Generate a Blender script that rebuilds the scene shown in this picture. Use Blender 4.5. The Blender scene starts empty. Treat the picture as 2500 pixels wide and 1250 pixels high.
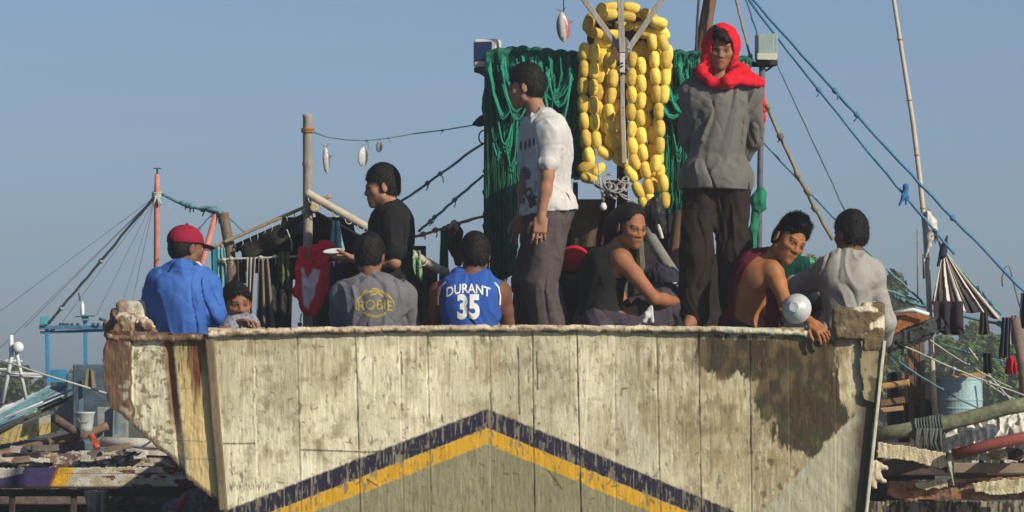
import bpy, bmesh, math, random
import numpy as np
from mathutils import Vector, Matrix
from mathutils.bvhtree import BVHTree
random.seed(7); RNG = np.random.default_rng(11)
R = math.radians
SC = bpy.context.scene; COL = SC.collection

# ---------------------------------------------------------------- camera, sky, sun, exposure
EYE = 2.0; DIST = 25.0; PPM = 440.0; HZ = 950.0          # eye height, distance to the bow, photo pixels per metre at the bow
cam = bpy.data.cameras.new('camera'); cam_o = bpy.data.objects.new('camera', cam); COL.objects.link(cam_o)
cam_o.location = (0, -DIST, EYE); cam_o.rotation_euler = (R(90), 0, 0)
cam.sensor_width = 36.0; cam.lens = 36.0 * DIST / (2500.0 / PPM)
cam.shift_y = (HZ - 625.0) / 2500.0
cam.clip_end = 6000; SC.camera = cam_o
SUN_AZ, SUN_EL = 50.0, 29.0                                # degrees to the right of the line behind the camera, height
sd = Vector((math.sin(R(SUN_AZ)) * math.cos(R(SUN_EL)), -math.cos(R(SUN_AZ)) * math.cos(R(SUN_EL)), math.sin(R(SUN_EL))))
w = bpy.data.worlds.new('World'); SC.world = w; w.use_nodes = True
nt = w.node_tree; nt.nodes.clear()
sky = nt.nodes.new('ShaderNodeTexSky'); sky.sky_type = 'NISHITA'; sky.sun_disc = False
sky.sun_elevation = R(SUN_EL); sky.sun_rotation = R(180 - SUN_AZ)
sky.air_density = 0.6; sky.dust_density = 0.9; sky.ozone_density = 7.0; sky.altitude = 0
hsv = nt.nodes.new('ShaderNodeHueSaturation'); hsv.inputs['Saturation'].default_value = 0.80; hsv.inputs['Hue'].default_value = 0.492; hsv.inputs['Value'].default_value = 1.0
bg = nt.nodes.new('ShaderNodeBackground'); bg.inputs[1].default_value = 0.092
wo = nt.nodes.new('ShaderNodeOutputWorld')
nt.links.new(sky.outputs[0], hsv.inputs['Color']); nt.links.new(hsv.outputs[0], bg.inputs[0]); nt.links.new(bg.outputs[0], wo.inputs[0])
sl = bpy.data.lights.new('sun', 'SUN'); sl.energy = 5.0; sl.angle = R(0.5); sl.color = (1.0, 0.90, 0.74)
so = bpy.data.objects.new('sun', sl); COL.objects.link(so); so.location = sd * 60
so.rotation_euler = (-sd).to_track_quat('-Z', 'Y').to_euler()
SC.view_settings.view_transform = 'Standard'; SC.view_settings.look = 'None'
SC.view_settings.exposure = 0.0; SC.view_settings.gamma = 1.0

# ---------------------------------------------------------------- helpers
YOFF = 0.0
def P(px, py, y=0.0):
    y = y + YOFF
    s = (DIST + y) / DIST / PPM
    return np.array([(px - 1250.0) * s, y, EYE + (HZ - py) * s])
def PXM(y): return PPM * DIST / (DIST + y)

LAT = RNG.random((64, 64, 64)).astype(np.float32)
def vnoise(x, y, z, f=(1, 1, 1), seed=0):
    """smooth value noise 0..1; f = frequency per axis"""
    o = seed * 7.31
    x = x * f[0] + o; y = y * f[1] + o * 1.7; z = z * f[2] + o * 2.3
    x, y, z = np.broadcast_arrays(x, y, z)
    xi = np.floor(x).astype(np.int32); yi = np.floor(y).astype(np.int32); zi = np.floor(z).astype(np.int32)
    a = x - xi; b = y - yi; c = z - zi
    a = a * a * (3 - 2 * a); b = b * b * (3 - 2 * b); c = c * c * (3 - 2 * c)
    x0 = xi & 63; x1 = (xi + 1) & 63; y0 = yi & 63; y1 = (yi + 1) & 63; z0 = zi & 63; z1 = (zi + 1) & 63
    L = LAT
    return (((L[x0, y0, z0] * (1 - a) + L[x1, y0, z0] * a) * (1 - b) + (L[x0, y1, z0] * (1 - a) + L[x1, y1, z0] * a) * b) * (1 - c)
          + ((L[x0, y0, z1] * (1 - a) + L[x1, y0, z1] * a) * (1 - b) + (L[x0, y1, z1] * (1 - a) + L[x1, y1, z1] * a) * b) * c)
def fbm(x, y, z, f, seed=0, oct=3):
    v = 0; amp = 1; tot = 0; f = np.array(f, float)
    for i in range(oct):
        v = v + amp * vnoise(x, y, z, f, seed + i * 3); tot += amp; amp *= .55; f = f * 2.03
    return v / tot
def sstep(a, b, x):
    t = np.clip((x - a) / (b - a), 0, 1); return t * t * (3 - 2 * t)

MATS = {}
def M(name, color=None, rough=.8, var=.18, vs=14., bump=.25, bs=120., metal=0., stretch=(1, 1, 1), spec=.35, sss=0., var2=0., alpha=None):
    """procedural material; color None = reads the mesh's own paint attribute"""
    if name in MATS: return MATS[name]
    m = bpy.data.materials.new(name); m.use_nodes = True; t = m.node_tree; N = t.nodes; Lk = t.links
    b = N['Principled BSDF']; b.inputs['Roughness'].default_value = rough; b.inputs['Metallic'].default_value = metal
    b.inputs['Specular IOR Level'].default_value = spec
    tc = N.new('ShaderNodeTexCoord'); mp = N.new('ShaderNodeMapping'); mp.inputs['Scale'].default_value = stretch
    Lk.new(tc.outputs['Object'], mp.inputs['Vector'])
    def noise(s, d=4.):
        n = N.new('ShaderNodeTexNoise'); n.inputs['Scale'].default_value = s; n.inputs['Detail'].default_value = d
        Lk.new(mp.outputs[0], n.inputs['Vector']); return n
    n1 = noise(vs); n3 = noise(vs * 7.3)
    mr = N.new('ShaderNodeMapRange'); mr.inputs['From Min'].default_value = .25; mr.inputs['From Max'].default_value = .75
    mr.inputs['To Min'].default_value = 1 - var; mr.inputs['To Max'].default_value = 1 + var
    Lk.new(n1.outputs['Fac'], mr.inputs['Value'])
    mr3 = N.new('ShaderNodeMapRange'); mr3.inputs['From Min'].default_value = .3; mr3.inputs['From Max'].default_value = .7
    mr3.inputs['To Min'].default_value = 1 - var * .6; mr3.inputs['To Max'].default_value = 1 + var * .6
    Lk.new(n3.outputs['Fac'], mr3.inputs['Value'])
    mm = N.new('ShaderNodeMath'); mm.operation = 'MULTIPLY'; Lk.new(mr.outputs[0], mm.inputs[0]); Lk.new(mr3.outputs[0], mm.inputs[1])
    vm = N.new('ShaderNodeVectorMath'); vm.operation = 'SCALE'
    if color is None:
        at = N.new('ShaderNodeAttribute'); at.attribute_name = 'col'; Lk.new(at.outputs['Color'], vm.inputs[0])
    else:
        vm.inputs[0].default_value = color[:3]
    Lk.new(mm.outputs[0], vm.inputs['Scale']); Lk.new(vm.outputs[0], b.inputs['Base Color'])
    n2 = noise(bs, 3.); bp = N.new('ShaderNodeBump'); bp.inputs['Strength'].default_value = bump; bp.inputs['Distance'].default_value = .01
    Lk.new(n2.outputs['Fac'], bp.inputs['Height']); Lk.new(bp.outputs[0], b.inputs['Normal'])
    if sss > 0:
        b.inputs['Subsurface Weight'].default_value = sss; b.inputs['Subsurface Radius'].default_value = (.012, .005, .003)
        b.inputs['Subsurface Scale'].default_value = 1.0
    if alpha is not None: b.inputs['Alpha'].default_value = alpha
    MATS[name] = m; return m

def tag(o, label=None, cat=None, group=None, kind=None):
    if label: o['label'] = label
    if cat: o['category'] = cat
    if group: o['group'] = group
    if kind: o['kind'] = kind
    return o
def empty(name, loc, label, cat, group=None):
    o = bpy.data.objects.new(name, None); COL.objects.link(o); o.location = Vector([float(v) for v in loc]); o.empty_display_size = .1
    return tag(o, label, cat, group)
def mesh(name, V, F, mat, parent=None, col=None, smooth=True, origin=None):
    """one mesh object from arrays; V in world space (parents are never rotated)"""
    V = np.asarray(V, np.float32)
    if origin is None:
        origin = np.array(parent.location) * 0 + 0. if parent else (np.array([(V[:, 0].min() + V[:, 0].max()) / 2, (V[:, 1].min() + V[:, 1].max()) / 2, V[:, 2].min()]) if len(V) else np.zeros(3))
        if parent: origin = np.array(worldloc(parent))
    me = bpy.data.meshes.new(name)
    if isinstance(F, np.ndarray):
        k = F.shape[1]; n = len(F)
        me.vertices.add(len(V)); me.vertices.foreach_set('co', (V - origin).astype(np.float32).ravel())
        me.loops.add(n * k); me.loops.foreach_set('vertex_index', F.astype(np.int32).ravel())
        me.polygons.add(n); me.polygons.foreach_set('loop_start', np.arange(n, dtype=np.int32) * k)
        me.update(calc_edges=True); me.validate()
    else:
        me.from_pydata((V - origin).tolist(), [], F); me.update()
    if col is not None:
        a = me.color_attributes.new('col', 'FLOAT_COLOR', 'POINT')
        c = np.ones((len(V), 4), np.float32); c[:, :3] = col; a.data.foreach_set('color', c.ravel())
    if smooth: me.polygons.foreach_set('use_smooth', np.ones(len(me.polygons), bool))
    me.materials.append(mat)
    o = bpy.data.objects.new(name, me); COL.objects.link(o)
    if parent: o.parent = parent
    else: o.location = Vector([float(v) for v in origin])
    return o
def worldloc(o):
    p = Vector(o.location)
    while o.parent: o = o.parent; p = p + o.location
    return p

class MB:
    """collects boxes, tubes, sheets into one mesh"""
    def __init__(s): s.V = []; s.F = []; s.C = []; s.n = 0
    def add(s, V, F, c=None):
        V = np.asarray(V, float); s.V.append(V); s.F += [tuple(int(i) + s.n for i in f) for f in F]; s.n += len(V)
        s.C.append(np.tile(np.array(c if c is not None else (.5, .5, .5)), (len(V), 1)) if c is None or np.ndim(c) == 1 else np.asarray(c)); return s
    def tube(s, pts, r, n=8, c=None, cap=True, wob=0., seed=0):
        pts = [np.asarray(p, float) for p in pts]; k = len(pts)
        rr = r if np.ndim(r) else [r] * k
        V = []; 
        t0 = pts[1] - pts[0]; t0 = t0 / (np.linalg.norm(t0) + 1e-9)
        up = np.array([0, 0, 1.]) if abs(t0[2]) < .9 else np.array([1., 0, 0])
        a = np.cross(t0, up); a /= np.linalg.norm(a)
        rg = np.random.default_rng(seed)
        for i in range(k):
            t = pts[min(i + 1, k - 1)] - pts[max(i - 1, 0)]; t = t / (np.linalg.norm(t) + 1e-9)
            a = a - t * a.dot(t); a /= (np.linalg.norm(a) + 1e-9); b = np.cross(t, a)
            for j in range(n):
                an = 2 * math.pi * j / n
                q = rr[i] * (1 + wob * (rg.random() - .5))
                V.append(pts[i] + (a * math.cos(an) + b * math.sin(an)) * q)
        F = [(i * n + j, i * n + (j + 1) % n, (i + 1) * n + (j + 1) % n, (i + 1) * n + j) for i in range(k - 1) for j in range(n)]
        if cap: F += [tuple(range(n - 1, -1, -1)), tuple(range((k - 1) * n, k * n))]
        return s.add(V, F, c)
    def box(s, c, size, rot=None, col=None, bev=.0):
        """box, edges cut by bev"""
        hx, hy, hz = [v / 2 for v in size]
        if bev <= 0:
            V = np.array([(x, y, z) for x in (-hx, hx) for y in (-hy, hy) for z in (-hz, hz)])
            F = [(0, 1, 3, 2), (4, 6, 7, 5), (0, 4, 5, 1), (2, 3, 7, 6), (0, 2, 6, 4), (1, 5, 7, 3)]
        else:
            bm = bmesh.new(); bmesh.ops.create_cube(bm, size=1.0)
            for v in bm.verts: v.co = Vector((v.co.x * hx * 2, v.co.y * hy * 2, v.co.z * hz * 2))
            bmesh.ops.bevel(bm, geom=bm.edges[:], offset=bev, segments=2, affect='EDGES', profile=.5)
            bm.verts.ensure_lookup_table(); V = np.array([v.co[:] for v in bm.verts]); F = [[v.index for v in f.verts] for f in bm.faces]; bm.free()
        if rot is not None: V = V @ np.array(rot).T
        return s.add(V + np.asarray(c, float), F, col)
    def beam(s, a, b, w, h, col=None, bev=.004, up=(0, 0, 1)):
        a = np.asarray(a, float); b = np.asarray(b, float); d = b - a; L = np.linalg.norm(d); x = d / L
        up = np.array(up, float)
        if abs(x.dot(up)) > .95: up = np.array([0, 1., 0])
        y = np.cross(up, x); y /= np.linalg.norm(y); z = np.cross(x, y)
        return s.box((a + b) / 2, (L, w, h), np.array([x, y, z]).T, col, bev)
    def lathe(s, c, prof, n=24, axis=(0, 0, 1), col=None):
        ax = np.array(axis, float); ax /= np.linalg.norm(ax)
        u = np.array([1., 0, 0]) if abs(ax[0]) < .9 else np.array([0, 1., 0]); u = u - ax * u.dot(ax); u /= np.linalg.norm(u); v = np.cross(ax, u)
        V = []; k = len(prof)
        for (r, h) in prof:
            for j in range(n):
                an = 2 * math.pi * j / n; V.append(np.asarray(c) + ax * h + (u * math.cos(an) + v * math.sin(an)) * r)
        F = [(i * n + j, i * n + (j + 1) % n, (i + 1) * n + (j + 1) % n, (i + 1) * n + j) for i in range(k - 1) for j in range(n)]
        F += [tuple(range(n - 1, -1, -1)), tuple(range((k - 1) * n, k * n))]
        return s.add(V, F, col)
    def build(s, name, mat, parent=None, smooth=False, usecol=False):
        V = np.concatenate(s.V); o = mesh(name, V, s.F, mat, parent, col=np.concatenate(s.C) if usecol else None, smooth=smooth)
        return o
def solo(o, label, cat, group=None): return tag(o, label, cat, group)

def line_pts(a, b, sag=0., n=12, jit=0., seed=0):
    a = np.asarray(a, float); b = np.asarray(b, float); rg = np.random.default_rng(seed)
    out = []
    for i in range(n + 1):
        t = i / n; p = a * (1 - t) + b * t; p = p - np.array([0, 0, sag * 4 * t * (1 - t)])
        if 0 < i < n: p = p + (rg.random(3) - .5) * jit
        out.append(p)
    return out
def rope(name, a, b, r, mat, label, sag=0., knots=3, parent=None, seed=0, cat='rope', group=None, n=16, pts=None, tails=True):
    m = MB(); pts = pts or line_pts(a, b, sag, n, r * .8, seed); m.tube(pts, r, 6, wob=.25, seed=seed)
    rg = np.random.default_rng(seed + 5)
    for k in range(knots):
        i = int(rg.integers(1, len(pts) - 1)); p = pts[i]; d = pts[i + 1 if i + 1 < len(pts) else i] - pts[i - 1]; d = d / np.linalg.norm(d)
        m.tube([p - d * r * 2.2, p - d * r, p + d * r, p + d * r * 2.2], [r * .9, r * 1.9, r * 1.8, r * .9], 7)
        if tails:
            e = p + np.array([(rg.random() - .5) * .05, 0, -.02 - rg.random() * .04]); m.tube([p, (p + e) / 2 + np.array([.008, 0, 0]), e], r * .45, 5)
    o = m.build(name, mat, parent, smooth=True)
    if not parent: tag(o, label, cat, group)
    return o

# ---------------------------------------------------------------- implicit surfaces
class Cone:
    def __init__(s, a, b, ra, rb): s.a = np.asarray(a, float); s.b = np.asarray(b, float); s.ra = ra; s.rb = rb
    def box(s, m):
        r = max(s.ra, s.rb) + m; return np.minimum(s.a, s.b) - r, np.maximum(s.a, s.b) + r
    def ev(s, X, Y, Z, e=0):
        ab = s.b - s.a; L = ab.dot(ab) + 1e-12
        t = np.clip(((X - s.a[0]) * ab[0] + (Y - s.a[1]) * ab[1] + (Z - s.a[2]) * ab[2]) / L, 0, 1)
        dx = X - s.a[0] - t * ab[0]; dy = Y - s.a[1] - t * ab[1]; dz = Z - s.a[2] - t * ab[2]
        return np.sqrt(dx * dx + dy * dy + dz * dz) - (s.ra + (s.rb - s.ra) * t) - e
class Ell:
    def __init__(s, c, rad, ax=None): s.c = np.asarray(c, float); s.r = np.asarray(rad, float); s.ax = np.eye(3) if ax is None else np.asarray(ax, float)
    def box(s, m): r = s.r.max() + m; return s.c - r, s.c + r
    def ev(s, X, Y, Z, e=0):
        x = X - s.c[0]; y = Y - s.c[1]; z = Z - s.c[2]; r = s.r + e
        q = [(x * a[0] + y * a[1] + z * a[2]) for a in s.ax]
        k0 = np.sqrt(sum((q[i] / r[i]) ** 2 for i in range(3))) + 1e-9
        k1 = np.sqrt(sum((q[i] / r[i] ** 2) ** 2 for i in range(3))) + 1e-9
        return k0 * (k0 - 1) / k1
class Box:
    def __init__(s, c, half, ax=None, r=.01): s.c = np.asarray(c, float); s.h = np.asarray(half, float); s.ax = np.eye(3) if ax is None else np.asarray(ax, float); s.r = r
    def box(s, m): r = np.linalg.norm(s.h) + m; return s.c - r, s.c + r
    def ev(s, X, Y, Z, e=0):
        x = X - s.c[0]; y = Y - s.c[1]; z = Z - s.c[2]
        q = [np.abs(x * a[0] + y * a[1] + z * a[2]) - (s.h[i] - s.r) for i, a in enumerate(s.ax)]
        out = np.sqrt(sum(np.maximum(v, 0) ** 2 for v in q)); ins = np.minimum(np.maximum(np.maximum(q[0], q[1]), q[2]), 0)
        return out + ins - s.r - e
class Vol:
    def __init__(s, prims, h, pad=.05, e=0.):
        bs = [p.box(pad + e) for p in prims]
        s.lo = np.min([b[0] for b in bs], 0); hi = np.max([b[1] for b in bs], 0); s.h = h
        s.n = np.ceil((hi - s.lo) / h).astype(int) + 1
        s.F = np.full(s.n, .06, np.float32)
        s.ax = [(s.lo[i] + h * np.arange(s.n[i])).astype(np.float32) for i in range(3)]
    def sub(s, lo, hi):
        a = np.clip(np.floor((lo - s.lo) / s.h).astype(int), 0, s.n); b = np.clip(np.ceil((hi - s.lo) / s.h).astype(int) + 1, 0, s.n)
        sl = tuple(slice(a[i], b[i]) for i in range(3))
        return sl, s.ax[0][sl[0]][:, None, None], s.ax[1][sl[1]][None, :, None], s.ax[2][sl[2]][None, None, :]
    def add(s, p, k=.02, e=0.):
        sl, X, Y, Z = s.sub(*p.box(k + e + .055)); d = p.ev(X, Y, Z, e).astype(np.float32); f = s.F[sl]
        if f.size == 0: return s
        hh = np.maximum(k - np.abs(f - d), 0) / k; s.F[sl] = np.minimum(f, d) - hh * hh * k * .25; return s
    def cut(s, p, k=.01, e=0.):
        sl, X, Y, Z = s.sub(*p.box(k + e + .055)); d = -p.ev(X, Y, Z, e).astype(np.float32); f = s.F[sl]
        if f.size == 0: return s
        hh = np.maximum(k - np.abs(f - d), 0) / k; s.F[sl] = np.maximum(f, d) + hh * hh * k * .25; return s
    def plane(s, p0, nrm, wob=0., seed=0):
        """remove the side the normal points to"""
        X = s.ax[0][:, None, None]; Y = s.ax[1][None, :, None]; Z = s.ax[2][None, None, :]
        d = (X - p0[0]) * nrm[0] + (Y - p0[1]) * nrm[1] + (Z - p0[2]) * nrm[2]
        if wob: d = d + wob * (vnoise(X, Y, Z, (14, 14, 14), seed) - .5)
        s.F = np.maximum(s.F, d.astype(np.float32)); return s
    def disp(s, fn, band=.035):
        I = np.nonzero(np.abs(s.F) < band)
        s.F[I] += fn(s.ax[0][I[0]], s.ax[1][I[1]], s.ax[2][I[2]]).astype(np.float32); return s
    def nets(s):
        F = s.F; F[0] = F[-1] = .05; F[:, 0] = F[:, -1] = .05; F[:, :, 0] = F[:, :, -1] = .05
        S = F < 0
        c = np.zeros(tuple(np.array(F.shape) - 1), np.uint8)
        for i in (0, 1):
            for j in (0, 1):
                for k in (0, 1): c += S[i:F.shape[0] - 1 + i, j:F.shape[1] - 1 + j, k:F.shape[2] - 1 + k]
        act = (c > 0) & (c < 8); I = np.nonzero(act); nv = len(I[0])
        idx = np.full(c.shape, -1, np.int32); idx[I] = np.arange(nv)
        acc = np.zeros((nv, 3)); cnt = np.zeros(nv)
        cor = [(i, j, k) for i in (0, 1) for j in (0, 1) for k in (0, 1)]
        val = {q: F[I[0] + q[0], I[1] + q[1], I[2] + q[2]] for q in cor}
        for a in cor:
            for d in range(3):
                if a[d] == 0:
                    b = list(a); b[d] = 1; b = tuple(b); va = val[a]; vb = val[b]; m = (va < 0) != (vb < 0)
                    t = np.where(m, va / (va - vb + 1e-12), 0)
                    for q in range(3): acc[:, q] += np.where(m, a[q] + (t if q == d else 0), 0)
                    cnt += m
        V = s.lo + s.h * (np.stack(I, 1) + acc / cnt[:, None])
        Q = []
        for d in range(3):
            A = [slice(None)] * 3; B = [slice(None)] * 3; A[d] = slice(0, -1); B[d] = slice(1, None)
            ch = S[tuple(A)] != S[tuple(B)]; E = np.nonzero(ch); fl = S[tuple(A)][E]
            o1, o2 = [(1, 2), (2, 0), (0, 1)][d]
            def g(u, v):
                q = [E[0].copy(), E[1].copy(), E[2].copy()]; q[o1] = q[o1] - u; q[o2] = q[o2] - v; return idx[tuple(q)]
            f = np.stack([g(1, 1), g(0, 1), g(0, 0), g(1, 0)], 1); f[~fl] = f[~fl][:, ::-1]; Q.append(f)
        return V, np.concatenate(Q)
# ---------------------------------------------------------------- painting tools (pattern of paint, rot and stains on wood)
def segd(X, Y, x0, y0, x1, y1):
    dx = x1 - x0; dy = y1 - y0; t = np.clip(((X - x0) * dx + (Y - y0) * dy) / (dx * dx + dy * dy + 1e-9), 0, 1)
    return np.hypot(X - x0 - t * dx, Y - y0 - t * dy)
def poly_sd(X, Y, pts):
    """signed distance, negative inside"""
    d = np.full(X.shape, 1e9); ins = np.zeros(X.shape, bool); n = len(pts)
    for i in range(n):
        x0, y0 = pts[i]; x1, y1 = pts[(i + 1) % n]; d = np.minimum(d, segd(X, Y, x0, y0, x1, y1))
        if y0 != y1:
            c = ((y0 > Y) != (y1 > Y)) & (X < (x1 - x0) * (Y - y0) / (y1 - y0) + x0); ins ^= c
    return np.where(ins, -d, d)
def mixc(C, c, m): m = np.clip(m, 0, 1)[..., None]; return C * (1 - m) + np.asarray(c, float) * m
def n2(X, Y, f, seed=0, oct=3): return fbm(X, Y, X * 0, (f[0], f[1], 1), seed, oct)

def grid_sheet(name, px0, px1, py0, py1, step, yfn, outline, colfn, mat, parent=None, th=.05, relief=None, wob=6., seed=1):
    """weathered board sheet with an outline, relief and thickness, standing where yfn puts it"""
    xs = np.arange(px0, px1 + step, step, dtype=float); ys = np.arange(py0, py1 + step, step, dtype=float)
    X, Y = np.meshgrid(xs, ys, indexing='ij')
    sdn = poly_sd(X, Y, outline) + wob * (n2(X, Y, (.05, .05), seed) - .5) * 2 + wob * .5 * (n2(X, Y, (.2, .2), seed + 2) - .5)
    keepv = sdn < 0
    D = yfn(X, Y) + YOFF
    if relief is not None: D = D + relief(X, Y)
    s = (DIST + D) / DIST / PPM
    V = np.stack([(X - 1250) * s, D, EYE + (HZ - Y) * s], -1)
    C = colfn(X, Y)
    nx, ny = X.shape; idx = np.arange(nx * ny).reshape(nx, ny)
    k = keepv[:-1, :-1] & keepv[1:, :-1] & keepv[1:, 1:] & keepv[:-1, 1:]
    q = np.stack([idx[:-1, :-1][k], idx[:-1, 1:][k], idx[1:, 1:][k], idx[1:, :-1][k]], 1)
    used = np.unique(q); rm = np.full(nx * ny, -1); rm[used] = np.arange(len(used)); q = rm[q]
    Vf = V.reshape(-1, 3)[used]; Cf = C.reshape(-1, 3)[used]
    # back sheet and rim
    nb = len(Vf); Vb = Vf + np.array([0, th, 0]); fb = q[:, ::-1] + nb
    e = np.concatenate([q[:, [0, 1]], q[:, [1, 2]], q[:, [2, 3]], q[:, [3, 0]]]); key = e[:, 0].astype(np.int64) * nb + e[:, 1]; rev = e[:, 1].astype(np.int64) * nb + e[:, 0]
    be = e[~np.isin(key, rev)]
    rim = np.stack([be[:, 1], be[:, 0], be[:, 0] + nb, be[:, 1] + nb], 1)
    F = np.concatenate([q, fb, rim])
    Cb = Cf * .55
    return mesh(name, np.concatenate([Vf, Vb]), F, mat, parent, np.concatenate([Cf, Cb]), smooth=True)

CREAM = np.array((.70, .645, .45)); OCH = np.array((.52, .36, .13)); DARK_BROWN = np.array((.034, .023, .009)); RUST = np.array((.13, .05, .02))
SEAMS = [(1043, 1052), (1408, 1418), (1602, 1612), (868, 880), (975, 985), (1195, 1200), (1300, 1305), (620, 632), (725, 735), (1500, 1503), (1705, 1712), (1830, 1835), (1925, 1930), (2040, 2042)]
def seamx(a, b, Y): return a + (b - a) * (Y - 820) / 430.0
def bow_col(X, Y):
    C = np.ones(X.shape + (3,)) * CREAM
    big = n2(X, Y, (.006, .006), 1); mid = n2(X, Y, (.03, .012), 2); st = n2(X, Y, (.22, .012), 3); fine = n2(X, Y, (.35, .09), 4)
    C = C * (0.74 + .48 * mid[..., None]) * (.84 + .32 * st[..., None]) * (.86 + .28 * fine[..., None])
    C = mixc(C, (.27, .22, .11), sstep(.64, .74, n2(X, Y, (.16, .10), 101, 4)) * .45); C = mixc(C, (.16, .14, .06), sstep(.70, .78, n2(X, Y, (.24, .20), 103, 4)) * .5)
    C = mixc(C, (.33, .29, .17), sstep(.42, .66, big) * .6)
    C = mixc(C, (.60, .58, .42), sstep(.60, .80, n2(X, Y, (.09, .02), 7)) * .55)
    C = mixc(C, (.27, .22, .11), sstep(.52, .75, n2(X, Y, (.030, .022), 8, 4)) * .7)
    # browner towards the right
    C = mixc(C, (.30, .23, .10), sstep(1350, 1950, X) * (.25 + .6 * n2(X, Y, (.02, .01), 9)) )
    C = mixc(C, (.34, .27, .13), sstep(.5, .75, n2(X, Y, (.10, .035), 10)) * sstep(1250, 1700, X) * .7)
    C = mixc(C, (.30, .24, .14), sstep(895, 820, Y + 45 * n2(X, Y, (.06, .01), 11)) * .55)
    # round scab and long pale streaks
    d = np.hypot((X - 1185) / 1.15, Y - 890) + 30 * (n2(X, Y, (.05, .05), 12) - .5)
    C = mixc(C, (.33, .25, .14), sstep(48, 25, d) * .7); C = mixc(C, (.5, .44, .3), sstep(16, 8, d) * .5)
    for (a, b, c, dd, wdt) in ((1325, 830, 1370, 940, 8), (1500, 940, 1600, 1160, 26), (1105, 850, 1110, 970, 5), (1130, 830, 1133, 980, 4)):
        C = mixc(C, (.60, .57, .42), sstep(wdt, wdt * .5, segd(X, Y, a, b, c, dd) + 8 * (st - .5)) * .5)
    # every plank its own tone, paint chipped to bare grey wood beside the seams
    near = np.full(X.shape, 99.); pl = np.zeros(X.shape)
    for i, (a, b) in enumerate(SEAMS): near = np.minimum(near, np.abs(X - seamx(a, b, Y))); pl = pl + (X > seamx(a, b, Y))
    C = C * (1 + .16 * (np.sin(pl * 12.9898) * .5 + np.sin(pl * 4.1) * .5))[..., None]
    ch = n2(X, Y, (.11, .035), 120, 4) + .10 * sstep(16, 0, near) + .05 * sstep(850, 820, Y)
    C = mixc(C, (.24, .205, .14), sstep(.66, .71, ch) * .42); C = mixc(C, (.10, .075, .04), sstep(.72, .76, ch) * .5)
    C = mixc(C, (.74, .69, .52), sstep(.62, .635, n2(X, Y, (.13, .03), 125, 4)) * .35)
    C = mixc(C, (.22, .17, .08), sstep(.58, .80, n2(X, Y, (.16, .008), 140, 4)) * sstep(1120, 830, Y) * .7)
    C = mixc(C, (.20, .17, .09), sstep(.60, .74, n2(X, Y, (.022, .03), 141, 4)) * .45)
    # painted chevron
    lt = np.where(X < 1190, 998 + (1190 - X) * .3885, 998 + (X - 1190) * .4155)
    ed = (n2(X, Y, (.12, .02), 14) - .5) * 9 + (n2(X, Y, (.5, .06), 15) - .5) * 8
    yy = Y - lt + ed * .6
    under = sstep(80, 88, yy + ed * .3)
    C = mixc(C, np.array((.20, .185, .10)), under * .90); C = C * (1 + under[..., None] * (.5 * (st[..., None] - .5) + .3 * (fine[..., None] - .5)))
    wearn = sstep(.57, .74, n2(X, Y, (.30, .025), 16)); weary = sstep(.66, .82, n2(X, Y, (.30, .03), 17))
    navy = sstep(-3, 3, yy) * (1 - sstep(46, 49, yy)); yel = sstep(46, 49, yy - ed * .3) * (1 - sstep(84, 88, yy + ed * .3))
    C = mixc(C, np.array((.014, .012, .030)) , navy * (1 - .36 * wearn))
    C = mixc(C, np.array((.62, .34, .015)), yel * (1 - .42 * weary))
    C = mixc(C, (.20, .17, .11), (navy + yel) * sstep(.63, .65, ch) * .8); C = C * (1 - .28 * (yel * sstep(.5, .8, n2(X, Y, (.05, .02), 18)))[..., None])
    # dark brown patch with ragged edges, cut off diagonally at its lower right
    dark_patch = [(1700, 820), (1700, 892), (1750, 925), (1805, 912), (1850, 935), (1845, 985), (1868, 1030), (1888, 1020), (1892, 1075), (1945, 1105), (1985, 1120), (2078, 1022), (2046, 960), (2045, 828)]
    d = poly_sd(X, Y, dark_patch) + 44 * (n2(X, Y, (.09, .03), 20, 4) - .5) + 18 * (fine - .5)
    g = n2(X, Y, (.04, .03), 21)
    mc = DARK_BROWN * (.8 + .5 * n2(X, Y, (.25, .1), 22)[..., None]) * (1 - .0 * g[..., None]); mc = mixc(mc, (.032, .038, .012), sstep(.5, .7, g))
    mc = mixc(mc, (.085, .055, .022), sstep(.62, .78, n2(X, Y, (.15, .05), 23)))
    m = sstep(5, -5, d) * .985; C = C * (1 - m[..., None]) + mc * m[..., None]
    stain = sstep(.48, .66, n2(X, Y, (.03, .018), 24)) * sstep(1480, 1720, X) * sstep(1150, 1000, Y - 0 * X) * .55
    C = mixc(C, (.16, .11, .045), stain)
    C = mixc(C, (.15, .10, .04), sstep(26, 6, np.abs(np.hypot(X - 1735, Y - 1020) - 34) * 2.2 + 24 * (mid - .5)) * .32)
    C = mixc(C, (.12, .08, .035), sstep(.6, .72, n2(X, Y, (.05, .05), 25)) * sstep(1800, 1850, X) * sstep(1050, 1100, Y) * .8)
    # paler grey, diagonally streaked area below a slanting line in the lower right corner
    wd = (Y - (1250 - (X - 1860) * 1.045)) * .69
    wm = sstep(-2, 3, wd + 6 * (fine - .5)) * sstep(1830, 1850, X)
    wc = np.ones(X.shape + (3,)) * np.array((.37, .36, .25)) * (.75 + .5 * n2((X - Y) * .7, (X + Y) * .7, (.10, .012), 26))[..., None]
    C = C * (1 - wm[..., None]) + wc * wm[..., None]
    re = 2150 - (Y - 830) * .098
    C = mixc(C, DARK_BROWN * 1.3, sstep(60, 22, re - X + 24 * (n2(X, Y, (.04, .025), 27) - .5)) * sstep(935, 990, Y) * .9)
    # scratches, nail marks, dark dribbles
    rg = np.random.default_rng(3)
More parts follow.
